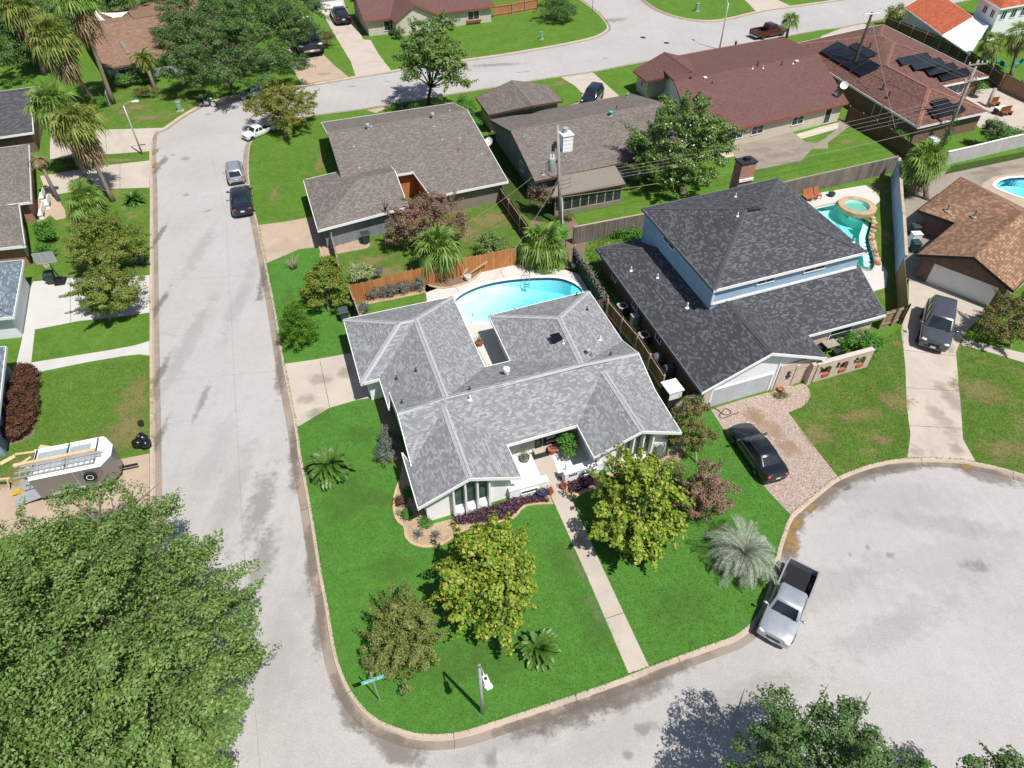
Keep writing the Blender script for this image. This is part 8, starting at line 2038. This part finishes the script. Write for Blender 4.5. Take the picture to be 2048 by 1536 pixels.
# porch furniture of the brick house
for x, y, l in ((88, 398, 'white porch railing post box, upper one'), (98, 412, 'white porch railing post box, middle one'), (86, 432, 'white porch railing post box, lower one')):
 b = W(x, y, G0); t = thing('porch_bench', l, 'bench', b, -1.2, 'white porch benches'); mb = MB(); mb.box((0, 0, .42), (1.3, .45, .08)); mb.build('seat', M['white'], t, local=True); mb = MB(); mb.box((0, .22, .7), (1.3, .05, .5)); mb.build('backrest', M['white'], t, local=True)
 for xx in (-.55, .55): mb = MB(); mb.box((xx, 0, .2), (.06, .4, .4)); mb.build('leg', M['white'], t, local=True)
# garden hose and loose cable on the pebble drive
mb = MB(); q = [(1413, 818), (1424, 815), (1436, 820), (1445, 828), (1456, 829), (1462, 824), (1452, 817), (1444, 824), (1438, 832), (1446, 836), (1460, 831), (1478, 824)]
mb.tube(smooth_line(WL(q, Z2 + .03), 5), .022, 6); tag(mb.build('garden_hose', M['black'], None), 'dark looped garden hose beside the garage door', 'hose')
b = W(1412, 819, G0); t = thing('hose_reel', 'dark hose reel at the foot of the brick pier', 'hose reel', b); mb = MB(); mb.lathe([(.3, -.14), (.3, -.1), (.2, -.1), (.2, .1), (.3, .1), (.3, .14)], n=16, mat=Matrix.Translation(b + Vector((0, 0, .32))) @ Matrix.Rotation(math.pi / 2, 4, 'Y')); mb.build('drum', M['black'], t)
# ---------------------------------------------------------------- vehicles
P_ = {}
for k, c, rough, me in (('silver', (.50, .52, .55), .3, .55), ('black', (.010, .012, .018), .2, 0), ('grey', (.10, .105, .125), .25, .4), ('white', (.72, .72, .71), .35, 0), ('navy', (.012, .015, .028), .2, 0), ('maroon', (.09, .012, .014), .25, 0), ('bluegrey', (.30, .36, .42), .3, .4), ('taupe', (.20, .175, .165), .5, 0)):
 P_[k] = m_paint(k + '_car_paint', c, 0, me, rough)
M['carglass'] = m_glass('car_glass', (.02, .028, .034), .04)
def loft(mb, secs):
 n = len(secs[0]); vs = [p for s in secs for p in s]; fs = []
 for i in range(len(secs) - 1):
  for k in range(n - 1): fs.append((i * n + k, (i + 1) * n + k, (i + 1) * n + k + 1, i * n + k + 1))
 fs.append(tuple(range(n))); fs.append(tuple((len(secs) - 1) * n + k for k in range(n - 1, -1, -1)))
 for i in range(len(secs) - 1): fs.append((i * n + n - 1, (i + 1) * n + n - 1, (i + 1) * n, i * n))
 mb.mesh(vs, fs)
def lerp_tab(tab, x):
 for (x0, *a), (x1, *b) in zip(tab, tab[1:]):
  if x0 >= x >= x1:
   t = (x0 - x) / (x0 - x1) if x0 != x1 else 0
   return [p + (q - p) * t for p, q in zip(a, b)]
 return list(tab[-1][1:]) if x < tab[-1][0] else list(tab[0][1:])
def panel_q(mb, c, nu=5, nv=4, bulge=.03, off=.008, inset=(.06, .06)):
 """bulged glass patch over the quad c (bottom-left, bottom-right, top-right, top-left seen from outside)"""
 c = [Vector(p) for p in c]; n = (c[1] - c[0]).cross(c[3] - c[0]).normalized(); vs = []; fs = []
 for j in range(nv + 1):
  for i in range(nu + 1):
   u = inset[0] + (1 - 2 * inset[0]) * i / nu; v = inset[1] + (1 - 2 * inset[1]) * j / nv
   p = c[0].lerp(c[1], u).lerp(c[3].lerp(c[2], u), v); vs.append(p + n * (off + bulge * math.sin(math.pi * i / nu) * (.5 + .5 * math.sin(math.pi * j / nv))))
 for j in range(nv):
  for i in range(nu): a = j * (nu + 1) + i; fs.append((a, a + 1, a + nu + 2, a + nu + 1))
 mb.mesh(vs, fs)
def vehicle(kind, label, cat, paint, front, rear, group=None, name=None, sx=1.0, extras=()):
 """front / rear: ends of the car as points of the place (plan)"""
 f, r_ = Vector(front), Vector(rear); d = (f - r_); d.z = 0; Lg = d.length; ang = math.atan2(d.y, d.x); c = (f + r_) / 2
 S_ = dict(
  sedan=dict(L=4.9, W=1.86, tab=[(2.45, .55, .36, .56, .62), (2.36, .78, .24, .66, .70), (2.1, .87, .2, .76, .80), (1.5, .91, .18, .86, .92), (.95, .92, .18, .93, 1.0), (0, .93, .18, .95, 1.0), (-1.0, .93, .18, .98, 1.02), (-1.75, .92, .2, 1.0, 1.05), (-2.2, .87, .26, .98, 1.05), (-2.38, .78, .32, .92, .98), (-2.45, .62, .40, .80, .84)], cab=(1.12, .28, -1.02, -1.85), zb=.93, zr=1.45, wb=.80, wr=.60, ax=(1.42, -1.42), wr_=.33, n=2),
  suv=dict(L=4.75, W=1.9, tab=[(2.38, .62, .42, .75, .80), (2.28, .82, .28, .90, .95), (1.9, .90, .24, .99, 1.04), (1.2, .93, .22, 1.05, 1.12), (0, .94, .22, 1.08, 1.12), (-1.2, .94, .22, 1.1, 1.12), (-2.0, .92, .26, 1.1, 1.14), (-2.3, .86, .32, 1.02, 1.06), (-2.38, .75, .40, .9, .92)], cab=(1.25, .55, -1.85, -2.28), zb=1.06, zr=1.74, wb=.84, wr=.66, ax=(1.42, -1.4), wr_=.36, n=3),
  pickup=dict(L=5.8, W=1.98, tab=[(2.9, .72, .5, .90, .94), (2.82, .90, .36, 1.02, 1.06), (2.4, .96, .32, 1.10, 1.16), (1.5, .98, .30, 1.15, 1.22), (1.2, .98, .30, 1.17, 1.22), (0, .98, .30, 1.18, 1.2), (-.62, .98, .30, 1.18, 1.2)], cab=(1.42, .82, -.42, -.62), zb=1.15, zr=1.82, wb=.88, wr=.70, ax=(1.95, -1.72), wr_=.39, n=2))[kind]
 t = thing(name or ('pickup_truck' if kind == 'pickup' else 'parked_car'), label, cat, (c.x, c.y, G0 if f.z > .1 else 0.0), ang, group)
 k = Lg / S_['L']; t.scale = (k, k * (1.07 if kind == 'pickup' else 1.0), k)
 tab = S_['tab']; xs = []
 for (x0, *_), (x1, *_) in zip(tab, tab[1:]):
  m = max(1, round((x0 - x1) / .28)); xs += [x0 + (x1 - x0) * k / m for k in range(m)]
 xs.append(tab[-1][0]); secs = []
 for x in xs:
  w, zb, zs, zt = lerp_tab(tab, x)
  half = [(w * .90, zb), (w * .985, zb + .12), (w, zb + (zs - zb) * .5), (w * .985, zs - .10), (w * .94, zs - .02), (w * .80, zs + (zt - zs) * .55), (w * .45, zt - .005)]
  secs.append([(x, y, z) for y, z in half] + [(x, 0, zt + .012)] + [(x, -y, z) for y, z in half[::-1]])
 mb = MB(); loft(mb, secs); body = mb.build('body', paint, t, 38, local=True)
 bx = bmesh.new(); bx.from_mesh(body.data); bmesh.ops.recalc_face_normals(bx, faces=bx.faces); bx.to_mesh(body.data); bx.free()
 # cabin
 a0, a1, a2, a3 = S_['cab']; zb, zr, wb, wr = S_['zb'], S_['zr'], S_['wb'], S_['wr']
 ring = lambda x0, x1, w, z, q: [(x0, -w * .86, z), (x0 - q, -w, z), (x1 + q, -w, z), (x1, -w * .86, z), (x1, w * .86, z), (x1 + q, w, z), (x0 - q, w, z), (x0, w * .86, z)]
 rings = [ring(a0, a3, wb, zb - .06, .12), ring(a1 + .03, a2 - .03, wr + .03, zr - .05, .1), ring(a1 - .12, a2 + .1, wr - .05, zr, .1), ring(a1 - .4, a2 + .35, wr - .3, zr + .025, .1)]
 mb = MB(); vs = [p for r in rings for p in r]; fs = []
 for i in range(3):
  for k in range(8): fs.append((i * 8 + k, i * 8 + (k + 1) % 8, (i + 1) * 8 + (k + 1) % 8, (i + 1) * 8 + k))
 fs.append(tuple(24 + k for k in range(8))); mb.mesh(vs, fs); cb = mb.build('cabin', paint, t, 40, local=True)
 bx = bmesh.new(); bx.from_mesh(cb.data); bmesh.ops.recalc_face_normals(bx, faces=bx.faces); bx.to_mesh(cb.data); bx.free()
 L0, L1 = rings[0], rings[1]
 mb = MB(); panel_q(mb, [L0[0], L0[7], L1[7], L1[0]], 6, 4, .035, .01, (.02, .07)); mb.build('windscreen', M['carglass'], t, True, local=True)
 mb = MB(); panel_q(mb, [L0[4], L0[3], L1[3], L1[4]], 6, 4, .03, .01, (.04, .12)); mb.build('rear_window', M['carglass'], t, True, local=True)
 for sgn in (-1, 1):
  A, B, C, D = (L0[1], L0[2], L1[2], L1[1]) if sgn < 0 else (L0[5], L0[6], L1[6], L1[5])
  A, B, C, D = [Vector(p) for p in ((B, A, D, C) if sgn < 0 else (B, A, D, C))]
  n = S_['n']
  for k in range(n):
   u0, u1 = k / n + .025, (k + 1) / n - .025
   q = [A.lerp(B, u0), A.lerp(B, u1), D.lerp(C, u1), D.lerp(C, u0)]
   nn = (q[1] - q[0]).cross(q[3] - q[0])
   if nn.y * sgn < 0: q = [q[1], q[0], q[3], q[2]]
   mb = MB(); panel_q(mb, q, 3, 3, .01, .012, (.03, .14)); mb.build('side_window', M['carglass'], t, True, local=True)
  # mirror, wheels, arches
  mb = MB(); mb.ball((a0 - .28, sgn * (wb + .22), zb + .10), (.10, .14, .09), 8, 6); mb.bar((a0 - .28, sgn * wb, zb + .04), (a0 - .28, sgn * (wb + .18), zb + .07), .06, .05); mb.build('mirror', paint, t, True, local=True)
  for x in S_['ax']:
   R = S_['wr_']; w = S_['W'] / 2; m = Matrix.Translation((x, sgn * (w - .10), R)) @ Matrix.Rotation(-sgn * math.pi / 2, 4, 'X')
   mb = MB(); mb.lathe([(R * .62, .115), (R * .9, .12), (R, .06), (R, -.1), (R * .8, -.12), (0, -.12)], n=20, mat=m); wh = mb.build('wheel', M['rubber'], t, 40, local=True)
   mb = MB(); mb.lathe([(0, .10), (R * .15, .11), (R * .2, .085), (R * .55, .075), (R * .66, .118), (R * .66, .08), (R * .6, .02), (0, .02)], n=20, mat=m)
   for k in range(5): a = 2 * math.pi * k / 5; mb.bar(m @ Vector((0, 0, .1)), m @ Vector((R * .6 * math.cos(a), R * .6 * math.sin(a), .105)), .07, .02)
   mb.build('rim', M['alloy'], wh, 40, local=True)
   mb = MB(); m2 = Matrix.Translation((x, sgn * (w - .035), R + .02)) @ Matrix.Rotation(-sgn * math.pi / 2, 4, 'X'); n_ = 18; vs = []
   for k in range(n_ + 1):
    a = math.pi * k / n_; vs += [m2 @ Vector((R * 1.0 * math.cos(a), -R * 1.0 * math.sin(a), .03)), m2 @ Vector((R * 1.17 * math.cos(a), -R * 1.17 * math.sin(a), .03))]
   mb.mesh(vs, [(2 * k, 2 * k + 1, 2 * k + 3, 2 * k + 2) for k in range(n_)]); mb.build('wheel_arch', M['black'], t, local=True)
  xf = tab[1][0]; w1, _, zs, zt = lerp_tab(tab, xf)
  mb = MB(); mb.ball((xf - .02, sgn * w1 * .78, zs - .05), (.14, .2, .085), 10, 6); mb.build('headlight', M['clear'], t, True, local=True)
  if kind != 'pickup':
   xr = tab[-2][0]; w2, _, zs2, _ = lerp_tab(tab, xr); mb = MB(); mb.ball((xr + .03, sgn * w2 * .80, zs2 - .08), (.12, .2, .1), 10, 6); mb.build('tail_light', M['red'], t, True, local=True)
 xf = tab[0][0]; w1, zb1, zs1, _ = tab[0][1:]
 mb = MB(); mb.box((xf - .015, 0, zs1 - .1), (.06, w1 * 1.1, .16 if kind == 'sedan' else .2)); mb.build('grille', M['black'] if kind != 'pickup' else M['metal_dark'], t, local=True)
 mb = MB(); mb.box((xf - .02, 0, zb1 + .06), (.1, w1 * 1.7, .12)); mb.build('front_bumper', M['chrome'] if kind == 'pickup' else M['black'], t, local=True, bevel=.03)
 mb = MB(); mb.box((xf + .045, 0, zb1 + .08), (.012, .32, .14)); mb.build('licence_plate', M['plate'], t, local=True)
 # bonnet shut line, door handles
 if kind != 'pickup':
  xr = tab[-1][0]; w2, zb2, zs2, _ = tab[-1][1:]
  mb = MB(); mb.box((xr - .03, 0, zs2 - .1), (.012, .32, .14)); mb.build('licence_plate', M['plate'], t, local=True)
  mb = MB(); mb.box((xr + .03, 0, zb2 + .06), (.1, w2 * 1.8, .14)); mb.build('rear_bumper', M['black'], t, local=True, bevel=.03)
 else:
  bl = -2.9; hw = .98
  for sgn in (-1, 1):
   mb = MB(); secs = []
   for x in (-.62, -1.2, -1.72, -2.3, -2.82, bl):
    w = hw if x > -2.8 else hw * .96
    secs.append([(x, sgn * w * .93, .42), (x, sgn * w, .62), (x, sgn * w, 1.02), (x, sgn * (w - .03), 1.2), (x, sgn * (w - .12), 1.2), (x, sgn * (w - .14), .62)])
   loft(mb, secs); o = mb.build('bed_side', paint, t, 38, local=True)
   bx = bmesh.new(); bx.from_mesh(o.data); bmesh.ops.recalc_face_normals(bx, faces=bx.faces); bx.to_mesh(o.data); bx.free()
   mb = MB(); mb.box((bl - .01, sgn * .86, .95), (.06, .14, .34)); mb.build('tail_light', M['red'], t, local=True)
   mb = MB(); mb.ball((-1.72, sgn * .78, .72), (.45, .12, .26), 10, 6); mb.build('wheel_housing', M['metal_dark'], t, True, local=True)
  mb = MB(); mb.box((bl + .05, 0, .88), (.1, hw * 1.72, .62)); mb.build('tailgate', paint, t, local=True, bevel=.02)
  mb = MB(); mb.box(((bl - .5) / 2, 0, .6), (2.35, hw * 1.74, .1)); mb.build('bed_floor', M['black'] if 'liner' in extras else M['metal_dark'], t, local=True)
  mb = MB(); mb.box((-.66, 0, .9), (.06, hw * 1.72, .58)); mb.build('bed_front', M['black'], t, local=True)
  mb = MB(); mb.box((bl - .08, 0, .5), (.16, hw * 1.8, .16)); mb.build('rear_bumper', M['chrome'], t, local=True, bevel=.03)
  mb = MB(); mb.box((bl - .17, 0, .52), (.012, .32, .14)); mb.build('licence_plate', M['plate'], t, local=True)
 if 'sunroof' in extras:
  mb = MB(); mb.box((a1 - .42, 0, zr + .018), (.55, .82, .02)); mb.build('sunroof', M['carglass'], t, local=True, bevel=.01)
 if 'rails' in extras:
  for sgn in (-1, 1): mb = MB(); mb.bar((a1 - .1, sgn * (wr - .1), zr + .05), (a2 + .1, sgn * (wr - .1), zr + .05), .04, .04); mb.build('roof_rail', M['chrome'], t, local=True)
 if 'rack' in extras:
  for x in (-.9, -2.6): mb = MB(); mb.bar((x, -.9, 1.95), (x, .9, 1.95), .08, .08); mb.bar((x, -.9, 1.2), (x, -.9, 1.95), .07, .07, up=(1, 0, 0)); mb.bar((x, .9, 1.2), (x, .9, 1.95), .07, .07, up=(1, 0, 0)); mb.build('ladder_rack', M['white'], t, local=True)
 if 'trim' in extras:
  for sgn in (-1, 1): mb = MB(); mb.bar((a0 - .1, sgn * (wb + .035), zb + .01), (a3 + .35, sgn * (wb + .035), zb + .03), .02, .03); mb.build('window_trim', M['chrome'], t, local=True)
 mb = MB(); xw = a0 + .05
 for y in (-.35, .3): mb.bar((xw - .02, y, zb + .02), (xw - .16, y + .5, zb + .14), .025, .02)
 mb.build('wiper', M['black'], t, local=True)
 return t
CARS = 'vehicles parked around the houses'
vehicle('pickup', 'silver pickup with open dark bed parked at the turning circle kerb', 'pickup truck', P_['silver'], W(1545, 1279, .6) * 1, W(1612, 1124, 1.2), CARS, extras=('liner',))
bpy.data.objects['pickup_truck'].location.z = 0.0
vehicle('sedan', 'shiny black saloon car with sunroof on the pebble driveway', 'car', P_['black'], W(1476, 850, .62), W(1556, 957, .75), CARS, extras=('sunroof', 'trim'))
vehicle('suv', 'dark grey SUV parked before the wide white garage door', 'car', P_['grey'], W(1864, 697, .55), W(1884, 604, 1.2), CARS)
vehicle('suv', 'silver SUV parked at the kerb of the left street', 'car', P_['silver'], W(464.5, 320, .9) * 1, W(473, 361, .6), CARS, extras=('rails',))
vehicle('sedan', 'black saloon car parked behind the silver SUV', 'car', P_['navy'], W(479, 371, .75), W(486, 426, .6), CARS)
vehicle('pickup', 'white pickup partly hidden by the yellowing crape myrtle', 'pickup truck', P_['white'], W(487, 271, .65), W(543, 245, .9), CARS, extras=('liner',))
vehicle('sedan', 'silver blue car in the shade of the dense oak at the bend', 'car', P_['bluegrey'], W(478, 191, .6), W(532, 172, .8), CARS)
vehicle('pickup', 'black pickup with white ladder rack on the tan street drive', 'pickup truck', P_['navy'], W(625, 108, .7), W(593, 62, .9), CARS, extras=('rack',))
vehicle('sedan', 'black car parked before the white garage on the pale street drive', 'car', P_['black'], W(673, 20, .7), W(688, 44, .7), CARS)
vehicle('suv', 'black SUV seen behind the roof of the patio room house', 'car', P_['navy'], W(1173, 206, .8), W(1196, 178, .8), CARS)
vehicle('pickup', 'maroon pickup parked on the far street beside the palm', 'pickup truck', P_['maroon'], W(1566, 55, .8), W(1508, 66, .8), CARS)
vehicle('pickup', 'white pickup mostly hidden under the huge lower left oak', 'pickup truck', P_['white'], W(338, 1220, .8), W(338, 1345, .8), CARS)
vehicle('sedan', 'blue grey car hidden under the top of the lower left oak', 'car', P_['bluegrey'], W(346, 1040, .8), W(346, 1130, .8), CARS)
for o in list(COL.objects):
 if o.get('group') == CARS:
  x = o.location
  o.location.z = 0.0
def on_lot(lbl):
 for o in COL.objects:
  if str(o.get('label', '')).startswith(lbl): o.location.z = Z2
for l in ('shiny black', 'dark grey SUV', 'black pickup', 'black car parked', 'black SUV'): on_lot(l)
# enclosed cargo trailer with ladders on its roof
zt = 2.1
a, b, c_ = W(59, 964.6, zt), W(201.6, 935.6, zt), W(64, 906.6, zt); a.z = b.z = c_.z = 0
d = (b - a).normalized(); n = Vector((-d.y, d.x, 0)); Lt = (b - a).length; Wt = abs((c_ - a).dot(n)); ang = math.atan2(d.y, d.x)
t = thing('cargo_trailer', 'enclosed taupe cargo trailer carrying ladders, with lowered rear ramp', 'trailer', ((a + b) / 2 + n * Wt / 2)[:2] + (Z2,), ang)
hl, hw = Lt / 2, Wt / 2; pl = [(-hl, -hw), (hl, -hw), (hl + .5, -hw * .35), (hl + .5, hw * .35), (hl, hw), (-hl, hw)]
mb = MB(); z0 = .45; vs = [(x, y, z0) for x, y in pl] + [(x, y, zt) for x, y in pl]; mb.mesh(vs, [(i, (i + 1) % 6, 6 + (i + 1) % 6, 6 + i) for i in range(5)] + [(5, 4, 3, 2, 1, 0)]); mb.build('body', P_['taupe'], t, local=True)
mb = MB(); mb.mesh([(x * 1.012, y * 1.02, zt + .0) for x, y in pl] + [(x * 1.0, y * 1.0, zt + .06) for x, y in pl], [(i, (i + 1) % 6, 6 + (i + 1) % 6, 6 + i) for i in range(6)] + [(6, 7, 8, 9, 10, 11)]); mb.build('roof', M['white'], t, local=True)
for x0, x1 in ((-hl + .2, -.1), (.05, hl - .7)):
 mb = MB(); mb.box(((x0 + x1) / 2, hw * .42, zt + .075), (x1 - x0, hw * .62, .02)); mb.build('roof_panel', plain('bluegrey_roof_panel', (.34, .38, .40), .35), t, local=True)
for y in (-hw + .12, hw - .12): mb = MB(); mb.bar((-hl, y, zt + .16), (hl, y, zt + .16), .08, .08); mb.build('rack_rail', M['white'], t, local=True)
for x in (-hl + .15, 0, hl - .3): mb = MB(); mb.bar((x, -hw + .1, zt + .2), (x, hw - .1, zt + .2), .05, .05); mb.build('rack_bar', M['black'], t, local=True)
mb = MB(); mb.box((hl * .2, -hw - .01, 1.25), (.04, .03, 1.55)); mb.box((hl * .45, -hw - .01, 1.25), (.04, .03, 1.55)); mb.build('door_seam', M['metal'], t, local=True)
mb = MB(); m = Matrix.Translation((hl * .62, -hw - .12, 1.55)) @ Matrix.Rotation(math.pi / 2, 4, 'X'); mb.lathe([(.2, -.08), (.34, -.08), (.36, 0), (.34, .08), (.2, .08)], n=18, mat=m); sw = mb.build('spare_wheel', M['rubber'], t, local=True); mb = MB(); mb.lathe([(0, .06), (.2, .085), (.22, .03), (0, .02)], n=16, mat=m); mb.build('rim', M['white'], sw, local=True)
for x in (-.45, .45):
 for s in (-1, 1):
  m = Matrix.Translation((x - .3, s * (hw - .02), .33)) @ Matrix.Rotation(-s * math.pi / 2, 4, 'X'); mb = MB(); mb.lathe([(.18, .1), (.33, .1), (.33, -.1), (0, -.1)], n=18, mat=m); wh = mb.build('wheel', M['rubber'], t, local=True); mb = MB(); mb.lathe([(0, .09), (.2, .08), (.2, .02), (0, .02)], n=14, mat=m); mb.build('rim', M['white'], wh, local=True)
for s in (-1, 1): mb = MB(); mb.box((-.3, s * (hw + .1), .72), (1.8, .22, .05)); mb.build('mudguard', M['metal'], t, local=True, bevel=.02)
mb = MB(); mb.mesh([(-hl, -hw * .9, .45), (-hl, hw * .9, .45), (-hl - 1.7, hw * .9, .05), (-hl - 1.7, -hw * .9, .05), (-hl, -hw * .9, .40), (-hl, hw * .9, .40), (-hl - 1.7, hw * .9, .0), (-hl - 1.7, -hw * .9, .0)], [(0, 1, 2, 3), (7, 6, 5, 4), (0, 3, 7, 4), (1, 5, 6, 2), (3, 2, 6, 7)]); mb.build('ramp', M['metal'], t, local=True)
mb = MB(); mb.bar((hl + .5, 0, .45), (hl + 1.4, 0, .45), .1, .12); mb.build('tow_bar', M['black'], t, local=True)
TR = t
def on_trailer(name, label, cat, build, group=None):
 o = thing(name, label, cat, TR.location, ang, group); build(o); return o
def ladder(y0, y1, x0, x1, z):
 def f(o):
  for y in (y0, y1): mb = MB(); mb.bar((x0, y, z), (x1, y, z), .05, .1); mb.build('stile', M['metal'], o, local=True)
  n = int((x1 - x0) / .3)
  for k in range(1, n): x = x0 + (x1 - x0) * k / n; mb = MB(); mb.bar((x, y0 + .02, z), (x, y1 - .02, z), .04, .04); mb.build('rung', M['metal'], o, local=True)
 return f
on_trailer('ladder', 'long aluminium ladder along the near edge of the trailer roof', 'ladder', ladder(-hw + .12, -hw + .52, -hl - .7, hl - .2, zt + .3), 'ladders on the trailer')
on_trailer('ladder', 'long aluminium ladder in the middle of the trailer roof', 'ladder', ladder(-hw + .68, -hw + .95, -hl - .5, hl + .1, zt + .3), 'ladders on the trailer')
def lum(o): mb = MB(); mb.bar((-hl - .9, -.0, zt + .3), (hl - .3, .0, zt + .3), .2, .1); mb.build('board', M['timber'], o, local=True)
on_trailer('plank', 'long timber board lying on the trailer roof', 'board', lum)
# motorcycle at the bend
a, b = W(401, 211, .1), W(428, 212, .1); d = (b - a); ang = math.atan2(d.y, d.x); t = thing('motorcycle', 'black motorcycle with white wall tyres parked at the bend kerb', 'motorcycle', ((a + b) / 2)[:2] + (0,), ang); s = d.length / 1.55
t.scale = (s, s, s)
for x in (-.78, .78):
 mb = MB(); m = Matrix.Translation((x, 0, .33)) @ Matrix.Rotation(math.pi / 2, 4, 'X'); mb.lathe([(.2, -.06), (.31, -.065), (.33, 0), (.31, .065), (.2, .06)], n=20, mat=m); wh = mb.build('wheel', M['rubber'], t, local=True); mb = MB()
 for sg in (-1, 1): mb.lathe([(.19, sg * .062), (.27, sg * .07), (.27, sg * .06), (0, sg * .03)], n=18, mat=m)
 mb.build('rim', M['white'], wh, local=True)
mb = MB(); mb.ball((.12, 0, .82), (.36, .16, .15), 12, 8); mb.build('fuel_tank', P_['black'], t, True, local=True)
mb = MB(); mb.ball((-.38, 0, .74), (.38, .17, .08), 12, 6); mb.build('seat', M['black'], t, True, local=True)
mb = MB(); mb.box((.05, 0, .45), (.5, .3, .36)); mb.tube([(.15, -.2, .3), (-.9, -.22, .3)], .045, 8); mb.build('engine', M['chrome'], t, local=True, bevel=.04)
mb = MB(); mb.tube([(.55, 0, .98), (.78, 0, .33)], .05, 8); mb.tube([(.5, -.38, 1.08), (.58, 0, 1.02), (.5, .38, 1.08)], .022, 6); mb.build('handlebar', M['chrome'], t, local=True)
mb = MB(); mb.ball((.68, 0, .9), (.1, .1, .1), 10, 8); mb.build('headlight', M['clear'], t, True, local=True)
for sg in (-1, 1): mb = MB(); mb.box((-.75, sg * .27, .6), (.5, .18, .34)); mb.build('pannier', M['black'], t, local=True, bevel=.05)
